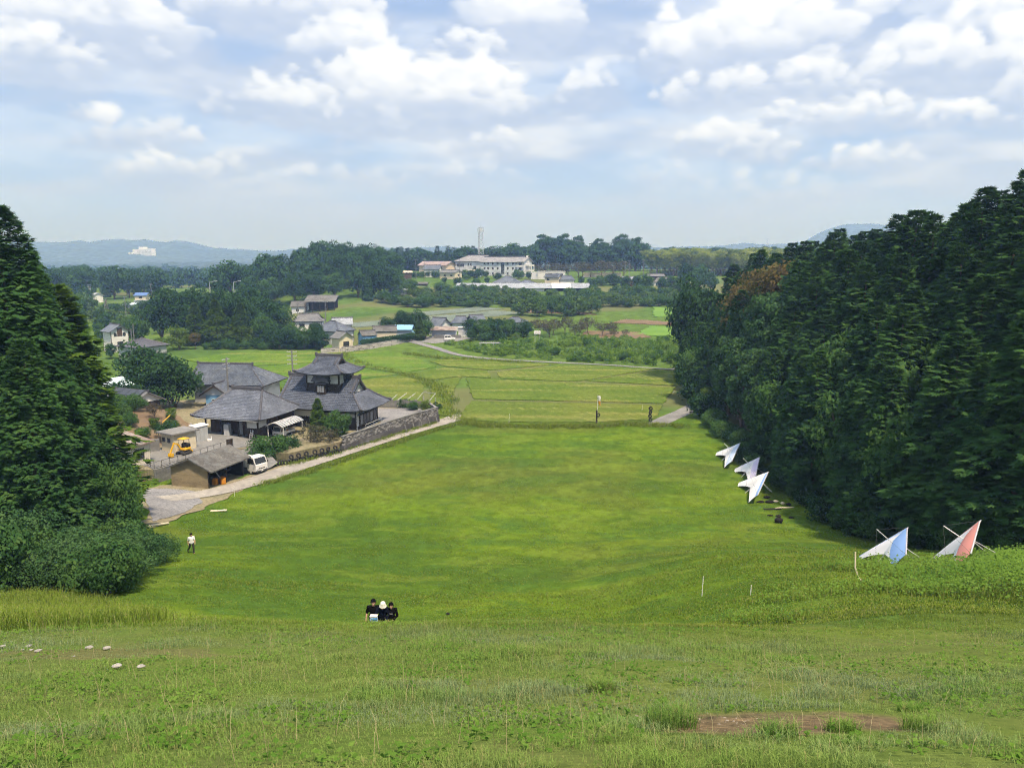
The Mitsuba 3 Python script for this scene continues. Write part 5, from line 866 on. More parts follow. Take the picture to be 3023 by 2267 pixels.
# ------------------------------------------------------------------ people
def skin(bones, seg=10, edge=.03, it=6):
    m = Manifold()
    for a, b, ra, rb in bones:
        m = m + Manifold.batch_hull([Manifold.sphere(ra, seg).translate([float(q) for q in a]), Manifold.sphere(rb, seg).translate([float(q) for q in b])])
    g = m.refine_to_length(edge).to_mesh(); tm = trimesh.Trimesh(g.vert_properties[:, :3], g.tri_verts); trimesh.smoothing.filter_taubin(tm, iterations=it)
    return np.array(tm.vertices), np.array(tm.faces)
M('skin', (.40, .25, .18), .55); D('hair', (.006, .005, .005)); D('navy', (.008, .010, .020)); D('black_cloth', (.006, .006, .007)); M('shirt_white', (.66, .67, .69), .8); M('trousers_dark', (.030, .029, .026), .8); M('hat_white', (.62, .62, .56), .8); M('denim', (.03, .05, .10), .8); M('lips', (.28, .13, .11), .5); M('shirt_grey', (.10, .12, .10), .8)
def person(label, x, y, deg, h, shirt, legs, elbows, wrists, knees, ankles, head=(0, -.03), turn=0, hat=None, sleeves='short', lean=0., print_=False):
    """built facing -y; s=-1 is the figure's right-hand side on -x"""
    t = thing('person', label, 'person'); k = h / 1.72; z = Hs(x, y); fr = Frame(x, y, z, deg); W = lambda m: fr(sc(m, k))
    L = lambda p: np.array([p[0], p[1] - lean * max(0, p[2] - .9), p[2]])
    pel, ch, nk = L((0, 0, .95)), L((0, -.01, 1.28)), L((0, 0, 1.44)); hd = L((head[0], head[1], 1.60))
    B, S, P = [], [], []
    sh = [L((s * .185, 0, 1.385)) for s in (-1, 1)]; hp = [(s * .095, 0, .93) for s in (-1, 1)]
    el, wr = [L(p) for p in elbows], [L(p) for p in wrists]
    torso = [(pel, ch, .125, .135), (L((-.09, 0, 1.30)), L((.09, 0, 1.30)), .105, .105), (sh[0], sh[1], .062, .062), (L((-.07, 0, .98)), L((.07, 0, .98)), .112, .112)]
    B += torso + [(L((0, 0, 1.38)), hd - [0, 0, .06], .056, .052)]
    B += [(hd + [0, .012, .035], hd + [0, -.028, -.045], .098, .066), (hd + [0, -.02, -.05], hd + [0, -.06, -.085], .058, .038), (hd + [0, -.085, .0], hd + [0, -.108, -.028], .012, .016)]
    for s in (-1, 1): B.append((hd + [s * .085, .01, -.005], hd + [s * .092, .014, -.035], .016, .012))
    for q in (0, 1):
        s = (-1, 1)[q]; a, b, c = sh[q], el[q], wr[q]; B += [(a, b, .052, .041), (b, c, .040, .028)]
        u = unit(c - b); v = unit(np.cross(u, [s, .3, .2])); w = np.cross(u, v)
        pal = c + u * .075; B.append((c, pal, .026, .034))
        for f in range(4):
            o = v * ((f - 1.5) * .019); L_ = (.062, .074, .069, .052)[f]; p1 = pal + o + u * .02; p2 = p1 + u * L_ * .55 + w * .008; p3 = p2 + u * L_ * .4 + w * .024
            B += [(p1, p2, .0095, .009), (p2, p3, .009, .008)]
        th = c + u * .03 + v * -.03; B += [(c + u * .02, th + u * .03, .014, .012), (th + u * .03, th + u * .07 + w * .015, .011, .009)]
        kn, an = np.array(knees[q], float), np.array(ankles[q], float); hpq = np.array(hp[q])
        B += [(hpq, kn, .082, .055), (kn, an, .054, .038), (an, an + [0, -.12, -.045], .036, .03)]
        S += [(a, a + (b - a) * (.75 if sleeves == 'short' else 1.0), .072, .066 if sleeves == 'short' else .056)]
        if sleeves == 'long': S.append((b, b + (c - b) * .92, .055, .042))
        P += [(hpq, kn, .1, .073), (kn, an + [0, 0, .03], .072, .058)]
        obj('shoe', W(skin([(an + [0, .04, -.04], an + [0, -.16, -.055], .046, .04)], 8)), 'black_cloth', t, smooth=True)
    S += [(a, b, ra + .022, rb + .022) for a, b, ra, rb in torso]; P += [(L((-.07, 0, .96)), L((.07, 0, .96)), .118, .118)]
    obj('body', W(skin(B, 10, .022, 3)), 'skin', t, smooth=True); obj('shirt', W(skin(S, 12)), shirt, t, smooth=True); obj('trousers', W(skin(P, 12)), legs, t, smooth=True)
    hr = [(hd + [0, .03, .045], hd + [0, .035, -.03], .104, .088), (hd + [-.04, -.035, .075], hd + [.04, -.035, .075], .06, .06), (hd + [-.075, .0, .03], hd + [-.07, .02, -.03], .035, .03), (hd + [.075, .0, .03], hd + [.07, .02, -.03], .035, .03)]
    hm = skin(hr, 10, .02, 2); v, f = hm; v = v + .010 * (meshkit.noise(v * 55, 3)[:, None] - .5) * 2 * unit(v - hd); obj('hair', W((v, f)), 'hair', t, smooth=True)
    for s in (-1, 1):
        obj('eye', W(blob(.013, .008, .008, hd + [s * .034, -.092, .008], 1)), 'hair', t); obj('eyebrow', W(obx(hd + [s * .036, -.097, .032], (.036, .01, .008))), 'hair', t)
    obj('mouth', W(obx(hd + [0, -.098, -.062], (.042, .008, .01))), 'lips', t)
    if hat:
        v = np.linspace(0, 1, 6); pr = np.array([(.155, -.05), (.148, -.035), (.110, .045), (.105, .09), (.09, .13), (.0, .142)]); a = np.linspace(0, 2 * PI, 25)[:-1]
        g = np.stack([pr[:, 0][:, None] * np.cos(a), pr[:, 0][:, None] * np.sin(a), pr[:, 1][:, None] + 0 * a], -1).reshape(-1, 3); i, j = np.meshgrid(np.arange(5), np.arange(24), indexing='ij'); i, j = i.ravel(), j.ravel(); q = quads(np.stack([i * 24 + j, i * 24 + (j + 1) % 24, (i + 1) * 24 + (j + 1) % 24, (i + 1) * 24 + j], -1))
        ht = (np.vstack([g, g * [.95, .95, 1] - [0, 0, .006]]), np.vstack([q, q[:, ::-1] + len(g)])); obj('hat', W(mv(rot(ht, 16, 0), *(hd + [0, .0, .03]))), hat, t, smooth=True)
    if print_:
        yb = -.172 - lean * .33
        for dx, w in ((-.075, .05), (-.015, .055), (.05, .06)):
            obj('shirt_print', W(J(obx((dx, yb - .004, 1.265), (w, .006, .010)), obx((dx, yb - .004, 1.235), (w, .006, .010)), obx((dx - w * .3, yb - .004, 1.25), (.010, .006, .04)))), 'metal_grey', t)
    return t
K0, A0 = [(-.1, -.03, .5), (.1, -.03, .5)], [(-.11, .02, .08), (.11, .02, .08)]
person('person with tousled dark hair in a black shirt, left of the three on the slope', -5.52, 29.0, 5, 1.70, 'black_cloth', 'trousers_dark', [(-.27, .02, 1.12), (.27, -.02, 1.12)], [(-.29, -.1, .88), (.25, -.12, .9)], K0, A0, (.01, -.05))
person('person in a white bucket hat and dark navy jacket bending down between the other two', -5.12, 28.7, 14, 1.62, 'navy', 'denim', [(-.26, -.06, 1.12), (.26, -.08, 1.1)], [(-.2, -.22, .9), (.14, -.3, .93)], K0, A0, (.02, -.14), hat='hat_white', sleeves='long', lean=.22)
person('person in a black sweatshirt with a pale print, right of the three on the slope', -4.77, 28.8, 2, 1.56, 'black_cloth', 'trousers_dark', [(-.26, -.02, 1.1), (.26, -.04, 1.1)], [(-.12, -.24, .98), (.1, -.25, 1.0)], K0, A0, (.01, -.08), sleeves='long', lean=.06, print_=True)
person('person in a white short-sleeved shirt and dark trousers walking across the meadow', -25.2, 58.1, 35, 1.68, 'shirt_white', 'trousers_dark', [(-.25, .12, 1.13), (.25, -.04, 1.12)], [(-.24, .06, .88), (.22, -.22, .95)], [(-.13, .16, .52), (.11, -.12, .50)], [(-.2, .5, .17), (.12, -.1, .08)])
person('person half hidden behind the thicket at the edge of the meadow', -26.45, 55.8, 30, 1.62, 'shirt_grey', 'trousers_dark', [(-.27, .0, 1.12), (.27, .0, 1.12)], [(-.27, -.08, .88), (.27, -.08, .88)], K0, A0)
BG = thing('rolled_bag', 'light blue and white rolled glider bag held in front of the black-shirted person', 'bag'); bz = Hs(-5.38, 28.45)
M('bag_pale', (.36, .50, .66), .6); M('bag_blue', (.06, .20, .42), .6); obj('roll', mv(rot(rbox(.32, .2, .7, .10, n=12), 4), -5.40, 28.42, bz + .62), 'bag_pale', BG, smooth=True); obj('cover', mv(rot(rbox(.26, .215, .16, .07, n=12), 4), -5.38, 28.41, bz + .84), 'bag_blue', BG, smooth=True); obj('band', mv(rbox(.30, .22, .05, .02), -5.40, 28.42, bz + .95), 'white', BG)

# ------------------------------------------------------------------ trees: a few grown kinds, placed one by one
def rhombs(c, d, s, L, W, fold=.15):
    """leaf shapes at c pointing along d, s their sideways direction"""
    n = np.cross(d, s); L, W = np.asarray(L)[:, None], np.asarray(W)[:, None]
    m = c + d * L * .45 - n * L * fold
    v = np.stack([c, m + s * W / 2, c + d * L - n * L * fold * .5, m - s * W / 2], 1).reshape(-1, 3)
    i = np.arange(len(c))[:, None] * 4
    return v, np.vstack([i + [0, 1, 2], i + [0, 2, 3]])

def trunk(h, r, rng, lean=.02, n=6):
    k = np.linspace(0, 1, 7); w = np.cumsum(rng.normal(0, lean, (7, 2)), 0) * h * .12; w -= w[0]
    return tube(np.column_stack([w, k * h]), r * (1 - k * .82), n)
def conifer(seed, h, R, n, base=.06, power=.75, spray=1., droop=.25, plates=.9, fan=5):
    rng = np.random.default_rng(seed)
    t = base + (1 - base) * rng.power(1.15, n); t = 1 - (t - base) / (1 - base) * (1 - base) ; t = base + (t - t.min()) / (t.max() - t.min()) * (.995 - base)
    lev = plates / h; t = np.clip(np.round(t / lev) * lev + rng.normal(0, lev * .30, n), base, .995)
    az = rng.uniform(0, 2 * PI, n); c3 = np.stack([np.cos(az) * 2.1, np.sin(az) * 2.1, t * h / 1.7], -1)
    lump = .30 + 1.35 * meshkit.fbm(c3 + seed * 7, 3, seed)
    prof = np.minimum((1 - t) ** power, .55 + 2.2 * (t - base)) + .03
    q = np.sqrt(rng.uniform(.22, 1, n)); r = R * prof * lump * q
    c = np.stack([np.cos(az) * r, np.sin(az) * r, t * h - droop * r * .55], -1)
    az2 = az + rng.normal(0, .35, n); up = rng.normal(-droop, .22, n) + .9 * np.clip(t - .8, 0, 1) * 4
    d = unit(np.stack([np.cos(az2), np.sin(az2), up], -1)); s = unit(np.cross(d, [0, 0, 1.]) + rng.normal(0, .25, (n, 3)))
    s = unit(s - d * (s * d).sum(-1, keepdims=True)); L = spray * rng.uniform(.55, 1.1, n) * (1 - .35 * t)
    out = []
    for a in np.linspace(-1.05, 1.05, fan):
        dd = unit(d * math.cos(a) + s * math.sin(a) - np.array([0, 0, .12 + .1 * abs(a)])); ss = unit(np.cross(dd, np.cross(d, s)))
        out.append(rhombs(c + d * (L * .12)[:, None], dd, ss, L * (1 - .25 * abs(a)), L * .30, .08))
    tops = np.array([[0, 0, h * .96]]); out.append(rhombs(np.repeat(tops, 6, 0), unit(np.stack([np.cos(np.arange(6.)) * .35, np.sin(np.arange(6.)) * .35, np.ones(6)], -1)), unit(np.stack([-np.sin(np.arange(6.)), np.cos(np.arange(6.)), np.zeros(6)], -1)), np.full(6, h * .05), np.full(6, .25)))
    return trunk(h * .9, .016 * h + .05, rng), J(out)
def broad(seed, h, R, n, ls, lo=.25, blobs=34, flat=1., gaps=.0, limbs=6):
    rng = np.random.default_rng(seed); zc, rz = h * (lo + 1) / 2, h * (1 - lo) / 2
    p = unit(rng.normal(0, 1, (blobs, 3))) * (rng.uniform(.25, 1, (blobs, 1)) ** .5); p[:, 2] *= .95
    c = p * [R * .78, R * .78, rz * .8] + [0, 0, zc]; br = R * rng.uniform(.26, .44, blobs)
    k = rng.integers(0, blobs, n); u = unit(rng.normal(0, 1, (n, 3)) + [0, 0, .45]); rr = br[k] * rng.uniform(.72, 1.06, n)
    pos = c[k] + u * rr[:, None] * [1, 1, .75 * flat]
    if gaps: keep = meshkit.fbm(pos / (R * .3) + seed, 2, seed) > gaps; pos, u = pos[keep], u[keep]
    m = len(pos); nn = unit(u + rng.normal(0, .45, (m, 3))); d = unit(np.cross(nn, rng.normal(0, 1, (m, 3)))); s = np.cross(nn, d)
    L = ls * rng.uniform(.6, 1.25, m)
    tr = [trunk(h * max(lo + .25, .3), .018 * h + .06, rng, .05)]
    for b in rng.permutation(blobs)[:limbs]: tr.append(tube([[0, 0, h * lo * .8], c[b] * [.45, .45, 1] - [0, 0, (c[b][2] - h * lo) * .35], c[b]], [.012 * h, .008 * h, .004 * h], 4))
    return J(tr), rhombs(pos, d, s, L, L * .62, .06)
def bamboo(seed, h, n):
    rng = np.random.default_rng(seed); st, cs = [], []
    for i in range(7):
        x, y = rng.normal(0, .9, 2); hh = h * rng.uniform(.75, 1); lx, ly = rng.normal(0, 1.2, 2); k = np.linspace(0, 1, 7)
        path = np.stack([x + lx * k ** 3, y + ly * k ** 3, hh * (k - .10 * k ** 4)], -1); st.append(tube(path, .06 * (1.05 - k), 4))
        m = n // 7; t = .35 + .65 * rng.power(1.6, m); c = np.stack([np.interp(t, k, path[:, j]) for j in range(3)], -1)
        a = rng.uniform(0, 2 * PI, m); r = (.35 + 1.0 * np.sin(np.clip((t - .3) / .7, 0, 1) * PI) ** .7) * rng.uniform(.2, 1, m); c = c + np.stack([np.cos(a) * r, np.sin(a) * r, -r * .35], -1)
        d = unit(np.stack([np.cos(a), np.sin(a), rng.normal(-.7, .4, m)], -1)); s = unit(np.cross(d, [0, 0, 1.]) + rng.normal(0, .4, (m, 3))); cs.append(rhombs(c, d, s, rng.uniform(.5, .9, m), rng.uniform(.2, .35, m)))
    return J(st), J(cs)
KIND = {}
def grow(kind, meshes, leaf):
    scene['grown_' + kind] = {'type': 'shapegroup', 'trunk': mikit.ply(meshes[0], 'mat_bark', smooth=True), 'crown': mikit.ply(meshes[1], 'mat_' + leaf)}
    KIND[kind] = float(meshes[1][0][:, 2].max())
def plant(name, kind, x, y, h, label, cat, group=None, deg=None, wide=1., z=None, sink=.15):
    """one tree, h metres tall"""
    k = thing(name, label, cat, group); s = h / KIND[kind]; deg = (x * 73.1 + y * 31.7) % 360 if deg is None else deg
    scene[k] = {'type': 'instance', 'shapegroup': {'type': 'ref', 'id': 'grown_' + kind}, 'to_world': at(x, y, (Hs(x, y) if z is None else z) - sink, deg, s * wide, s)}
    return k
for q in range(3): grow(f'cedar{q}', conifer(10 + q, 17, 3.5, 5000, .03, .5, .82, .28, .8), 'leaf_cedar')
for q in range(2): grow(f'backcedar{q}', conifer(15 + q, 17, 3.5, 2300, .15, .5, 1.1, .28, .95), 'leaf_cedar')
for q in range(3): grow(f'scrub{q}', broad(120 + q, 5, 3.4, 1500, .6, .0, 22), 'leaf_scrub')
for q in range(2): grow(f'cypress{q}', conifer(20 + q, 20, 4.0, 4200, .03, .7, .95, .12, .55), 'leaf_cypress')
for q in range(2): grow(f'nearcedar{q}', conifer(25 + q, 22, 4.3, 13000, .10, .5, .62, .3, .75), 'leaf_cedar')
for q in range(3): grow(f'dark{q}', broad(30 + q, 12, 5.2, 5200, .55, .12, 40), 'leaf_dark')
for q in range(3): grow(f'mid{q}', broad(40 + q, 12, 5.0, 4200, .62, .1, 36), 'leaf_mid')
for q in range(2): grow(f'pine{q}', broad(50 + q, 20, 6.0, 4200, .75, .5, 22, .7), 'leaf_far')
for q in range(3): grow(f'faroak{q}', broad(60 + q, 16, 6.0, 2400, 1.1, .1, 30), 'leaf_far')
for q in range(2): grow(f'farcedar{q}', conifer(70 + q, 18, 3.2, 700, .03, .8, 1.9, .25, 1.3, 4), 'leaf_far')
for q in range(2): grow(f'light{q}', broad(80 + q, 6, 3.0, 2600, .38, .05, 26), 'leaf_light')
for q in range(2): grow(f'vine{q}', broad(90 + q, 16, 3.0, 5200, .55, .0, 44, 1.2), 'leaf_vine')
grow('brown', broad(95, 14, 6.5, 7000, .5, .3, 46, .7), 'leaf_brown')
for q in range(2): grow(f'grey{q}', broad(97 + q, 6, 3.6, 1500, .4, .25, 26, .8, .42), 'leaf_grey')
for q in range(2): grow(f'bamboo{q}', bamboo(100 + q, 15, 1400), 'leaf_bamboo')
for q in range(3): grow(f'bush{q}', broad(110 + q, 3.2, 2.4, 4500, .24, .0, 28), 'leaf_mid')
for q in range(2): grow(f'darkbush{q}', broad(115 + q, 3.2, 2.4, 2400, .32, .0, 26), 'leaf_dark')
for q in range(2): grow(f'vinebush{q}', broad(118 + q, 3.6, 2.8, 9500, .19, .0, 34), 'leaf_vine')
rng = np.random.default_rng(7)
# the planted wood on the right-hand hill
edge = lambda y: 33.6 + .09 * max(y - 110, 0)
row = 0; VINES = [(34.6, 107, 10), (36.0, 112, 12.5), (35.4, 117, 12), (36.4, 122, 13.5), (36.2, 127, 12.5), (36.8, 132, 13), (37.4, 137, 11), (40, 114.5, 16), (40.4, 120, 17.5), (41, 125.5, 17), (41.6, 131, 16.5), (45, 122, 18)]
taken = [(a, b) for a, b, _ in VINES] + [(45.5, 128)]
row_oaks = [(34.2, 62, 11), (35, 78, 12.5), (34.4, 96, 11.5), (38.5, 70, 14), (39, 88, 15), (34.6, 146, 10)]
taken += [(a, b) for a, b, _ in row_oaks]
for dx in (.5, 4.6, 9, 13.6, 18.5, 23.5, 29, 35, 42):
    row += 1; y = 43 + (row % 2) * 2.3
    while y < 174:
        x = edge(y) + dx + rng.normal(0, .5); yy = y + rng.normal(0, .6); y += 4.3 if row < 4 else 4.9
        if x / max(yy, 1) > .80 or min((x - a) ** 2 + (yy - b) ** 2 for a, b in taken) < 9: continue
        far = -1.5 * (yy > 140)
        h = (15.2 if row == 1 else 16.8 if row == 2 else 18) * rng.uniform(.88, 1.1) + far
        l, g_ = [('dark green conifer standing in the front rank of the right-hand wood', 'front rank of the right-hand wood'), ('dark green conifer on the middle slope of the right-hand wood', 'middle slope of the right-hand wood'), ('dark green conifer on the upper slope and skyline of the right-hand wood', 'upper slope of the right-hand wood')][(row > 2) + (row > 5)]
        h -= 1.8 * (row > 4 and yy > 100)
        plant('conifer', f'cedar{rng.integers(3)}' if row < 5 else f'backcedar{rng.integers(2)}', x, yy, h, l, 'tree', g_, wide=rng.uniform(.95, 1.25))
for i, (x, y, h) in enumerate(row_oaks): plant('leafy_tree', f'mid{i % 3}', x, y, h, 'rounder leafy tree among the front conifers of the right-hand wood', 'tree', 'leafy trees among the right-hand conifers', wide=.85)
for i, (x, y, h) in enumerate(VINES):
    plant('vine_covered_tree', f'vine{i % 2}', x, y, h, 'tree smothered in pale climbing vine at the right-hand wood', 'tree', 'vine-smothered trees at the wood edge', wide=1.0)
plant('brown_tree', 'brown', 45.5, 128, 18, 'wide brownish tree crown fading among the green conifers on the right', 'tree', wide=1.05)
plant('brown_tree', 'brown', 45, 143, 16, 'smaller brownish crown behind the widest brown tree on the right', 'tree', wide=.9)
for x, y, h, l in [(40.6, 171, 23, 'tall dark evergreen standing at the far end of the right-hand wood'), (42.5, 178, 19, 'dark evergreen just behind the tallest tree at the far end of the wood')]:
    plant('evergreen', 'dark1', x, y, h, l, 'tree', wide=.62)
for x, y, h, k, l in [(34.5, 133.5, 4.6, 'light0', 'yellow-green shrub at the foot of the wood beside the concrete lane'), (33, 128, 4.5, 'darkbush0', 'dark shrub beside the concrete lane below the yellow-green shrub'), (35.5, 141, 6, 'darkbush1', 'tall dark shrub where the concrete lane meets the wood'), (32, 121, 3.5, 'bush0', 'green shrub at the corner of meadow and wood')]:
    plant('shrub', k, x, y, h, l, 'shrub')
for i in range(26):
    y = 46 + i * 3.1; x = 31.6 + rng.normal(0, .5) + .09 * max(y - 110, 0)
    plant('undergrowth_shrub', ['bush0', 'darkbush0', 'bush1', 'darkbush1'][i % 4], x, y, rng.uniform(1.6, 3.0), 'green undergrowth shrub along the foot of the right-hand wood', 'shrub', 'undergrowth along the foot of the right-hand wood')
# the wood on the left
for x, y, h in [(-33.5, 51.5, 24), (-38, 56, 24), (-37.5, 49.5, 23), (-36.6, 58, 22.5), (-41, 52, 24), (-42, 60, 24), (-30.2, 47.5, 15), (-46, 56, 24), (-39.5, 64, 22), (-45, 66, 22), (-30.6, 52.5, 11), (-35, 61.5, 15)]:
    plant('cedar', f'nearcedar{rng.integers(2)}', x, y, h, 'tall dark conifer in the wood at the left edge', 'tree', 'tall conifers of the left wood')
plant('cypress', 'cypress0', -38.8, 66, 21, 'yellow-green cypress standing in front at the right side of the left wood', 'tree', wide=1.45)
plant('cypress', 'cypress1', -38.2, 67.6, 17.5, 'slimmer yellow-green cypress at the outer right edge of the left wood', 'tree', wide=1.15)
for i, (x, y, h) in enumerate([(-35.8, 66.5, 7), (-34.2, 63.5, 7), (-31.8, 59.5, 6.5), (-31, 56.5, 7.5), (-29.4, 55, 6)]):
    plant('edge_tree', f'mid{i % 3}', x, y, h, 'small leafy tree at the right foot of the left wood', 'tree', 'leafy trees at the foot of the left wood', wide=.8)
for i in range(27):
    y = [40.5, 43.5, 46.8, 50.5][i % 4] + rng.normal(0, .6); x = -.495 * y - 1.3 - (i // 4) * 2.2 + rng.normal(0, .5)
    plant('thicket_shrub', f'vinebush{i % 2}' if i % 3 else f'bush{i % 3}', x, y, rng.uniform(2.6, 4.4), 'leafy shrub in the thicket below the left wood', 'shrub', 'shrubs of the thicket below the left wood')
for x, y, h, l in [(-25.5, 53.4, 2.2, 'small leafy shrub hiding the half-seen person at the meadow edge'), (-25.2, 51.2, 2.2, 'leafy shrub in front of the one hiding the half-seen person'), (-26.4, 54.2, 1.7, 'low shrub left of the half-seen person')]: plant('meadow_edge_shrub', 'vinebush0', x, y, h, l, 'shrub')
# farmyard trees
plant('evergreen', 'dark0', -57.5, 129, 11.5, 'broad dark evergreen behind the tiled outbuilding', 'tree', wide=1.15)
plant('evergreen', 'dark2', -66.5, 138, 12.5, 'second dark evergreen, left of the broad one behind the outbuilding', 'tree')
plant('evergreen', 'dark1', -63, 124, 8, 'lower dark evergreen between yard slope and solar roof', 'tree')
plant('garden_conifer', 'cypress0', -29, 113.4, 6.3, 'pointed dark conifer in front of the big tiled roof', 'tree', wide=1.35)
plant('garden_tree', 'mid0', -25.2, 109.8, 5.4, 'round bright green tree at the corner of the big farmhouse', 'tree', wide=.85)
plant('garden_tree', 'grey0', -28.3, 106.3, 4.2, 'open grey-green fruit tree above the row of tyres', 'tree', wide=.9)
plant('garden_tree', 'grey1', -25.8, 106.6, 3.2, 'small grey-green bush tree by the start of the stone wall', 'tree')
plant('garden_shrub', 'bush1', -32.8, 101.2, 3.6, 'big rounded green bush between yard entrance and tyres', 'shrub', wide=1.15)
plant('garden_shrub', 'darkbush0', -30.6, 103.4, 2.8, 'darker bush behind the big rounded one', 'shrub')
for i, (x, y, h, k) in enumerate([(-14.6, 127.8, 2.2, 'light0'), (-16.8, 129.6, 1.8, 'bush0'), (-13, 129.5, 1.6, 'darkbush1'), (-18.8, 131.8, 1.7, 'darkbush0')]):
    plant('clipped_shrub', k, x, y, h, ['large clipped shrub behind the end of the stone wall', 'second clipped shrub behind the stone wall end', 'dark clipped shrub nearest the corner of the stone wall', 'dark low shrub farthest inside the stone wall'][i], 'shrub', z=1.2)

# ------------------------------------------------------------------ groves, hedges and woods up the valley
def many(name, kinds, spots, label, cat, group, **k):
    for i, (x, y, h) in enumerate(spots): plant(name, kinds[i % len(kinds)], x, y, h, label, cat, group, **k)
rg = np.random.default_rng(21)
def scatter(n, x0, x1, y0, y1, h0, h1, sep, ok=None):
    out = []
    for _ in range(n * 60):
        x, y = rg.uniform(x0, x1), rg.uniform(y0, y1)
        if (ok is None or ok(x, y)) and all((x - a) ** 2 + (y - b) ** 2 > sep * sep for a, b, _h in out): out.append((x, y, rg.uniform(h0, h1)))
        if len(out) >= n: break
    return out
# the dark grove left of the village
for i, (x, y, h, k) in enumerate([(-107, 236, 17.5, 'dark0'), (-99, 240, 16.5, 'dark1'), (-92, 246, 17.5, 'dark2'), (-85, 238, 16, 'dark0'), (-78, 243, 14.5, 'dark1'), (-72, 238, 12, 'dark2'), (-103, 250, 18, 'dark2'), (-87, 255, 18, 'dark1'), (-95, 232, 13, 'cypress0'), (-88, 230, 14, 'cypress1'), (-81, 231, 13, 'cypress0'), (-75, 233, 10, 'mid1'), (-111, 228, 9.5, 'mid0')]):
    plant('grove_tree', k, x, y, h, ['dark evergreen tree in the dense grove left of the village'][0], 'tree', 'trees of the dark grove left of the village', wide=1.0 if 'cyp' not in k else 1.5)
plant('yellow_tree', 'light0', -96, 222, 6.8, 'yellow-green tree at the left front of the dark grove', 'tree', wide=1.1); plant('yellow_bush', 'light1', -99.5, 217, 4.4, 'bright yellow-green bush lowest at the left front of the grove', 'shrub', wide=1.4); plant('orange_tinged_tree', 'brown', -91.5, 222.5, 5.2, 'small orange-tinged tree right of the bright yellow-green bush', 'tree', wide=.8)
many('grove_shrub', ['bush0', 'darkbush0', 'bush2', 'darkbush1'], [(-88 + i * 2.7, 222 + (i % 3) * 1.1, 2.4 + .9 * ((i * 7) % 3) / 2) for i in range(13)], 'low shrub along the foot of the dark grove behind the green rice', 'shrub', 'shrubs along the foot of the grove')
many('village_shrub', ['dark0', 'dark2', 'mid1'], [(-67, 222, 6.2), (-63.5, 223, 6.6), (-59.8, 221.5, 7), (-56.4, 221.8, 6.6), (-54, 220, 5.6), (-65, 227, 7.5), (-58, 225, 7.6), (-70, 226, 7)], 'dark bushy tree crowding the left side of the cream house', 'tree', 'bushy trees left of the cream house')
t = thing('clipped_hedge', 'long clipped dark hedge in front of the long cream shed', 'hedge')
hx = [(-43.2, 222.3), (-40, 226), (-36.4, 229.4), (-33, 233.5), (-30.6, 236.8)]; hs_ = []
for k in range(34):
    s = k / 33 * 4; x, y = np.interp(s, range(5), [a[0] for a in hx]), np.interp(s, range(5), [a[1] for a in hx]); n_ = 130; p = rg.uniform(-1, 1, (n_, 3)) * [.5, .55, .8]
    m = np.abs(p / [.5, .55, .8]).argmax(1); p[np.arange(n_), m] = np.sign(p[np.arange(n_), m]) * np.array([.5, .55, .8])[m]
    nn = unit(p + rg.normal(0, .3, p.shape)); d = unit(np.cross(nn, rg.normal(0, 1, p.shape))); hs_.append(mv(rhombs(p, d, np.cross(nn, d), rg.uniform(.35, .6, n_), rg.uniform(.25, .35, n_)), x, y, Hs(x, y) + 1.7))
obj('foliage', J(hs_), 'leaf_dark', t)
obj('stems', J([tube([(np.interp(s, range(5), [a[0] for a in hx]), np.interp(s, range(5), [a[1] for a in hx]), 0.), (np.interp(s, range(5), [a[0] for a in hx]), np.interp(s, range(5), [a[1] for a in hx]), 3.)], .06, 4) for s in np.linspace(0, 4, 14)]), 'bark', t)
for x, y, h, k, l in [(-39, 243, 7.4, 'dark1', 'dark round tree behind the long cream shed'), (-34.5, 246, 9, 'dark0', 'taller dark tree behind the sky-blue roof'), (-30.2, 245, 9.5, 'dark2', 'dark broad tree right behind the sky-blue roof'), (-28.6, 239, 8.2, 'cypress1', 'dense upright evergreen right of the sky-blue roof'), (-27, 241.5, 6.4, 'mid2', 'lighter tree leaning against the upright evergreen'), (-44, 231, 3.4, 'bush1', 'clipped garden bush between cream house and blue shed')]:
    plant('village_tree', k, x, y, h, l, 'tree', wide=1.25 if 'cyp' in k else 1)
many('garden_thicket', ['dark0', 'mid0', 'darkbush0', 'mid2', 'dark2'], [(-11.5, 240, 5.2), (-8.2, 238, 5.6), (-5.2, 241, 6.2), (-2, 239, 5.6), (1, 241, 5.4), (3.6, 240, 5.0), (-9.5, 245, 6.4), (-5.5, 248, 6.4), (-1, 247, 6.2), (4.5, 246, 6), (-12.6, 236.5, 4), (-8, 233.5, 3.6), (-3.6, 233, 3.4), (1.6, 235, 3.4), (-13.4, 249, 6.6)], 'bushy garden tree in the thicket right of the parked white car', 'tree', 'garden thicket right of the parked car')
plant('yellow_bush', 'light0', 1.2, 232.5, 3.2, 'yellow-green bush at the front of the thicket left of the signboard', 'shrub')
many('orchard_tree', ['grey0', 'grey1'], [(9, 250, 6), (13.5, 252, 5.6), (12, 246, 5), (17.5, 255, 6), (22, 250, 5.4), (25, 256, 5.8), (29, 248, 5), (20, 245, 4.4), (33, 252, 4.6)], 'grey half-leafless orchard tree above the overgrown field', 'tree', 'grey orchard trees above the overgrown field')
many('small_bare_tree', ['grey1'], [(32.5, 246, 3), (36.5, 248, 2.6)], 'small bare tree on the patch of brown earth', 'tree', 'small bare trees on the brown earth')
many('round_orchard_tree', ['scrub0', 'scrub1', 'mid1', 'scrub2'], [(4, 311, 7), (10, 308, 7.6), (16, 311, 8), (22, 307, 7.8), (27, 312, 7.4), (32, 316, 7), (13, 318, 7.6), (20, 321, 8), (28, 324, 7)], 'round green tree in the row beyond the tilled soil strip', 'tree', 'round trees beyond the tilled strip')
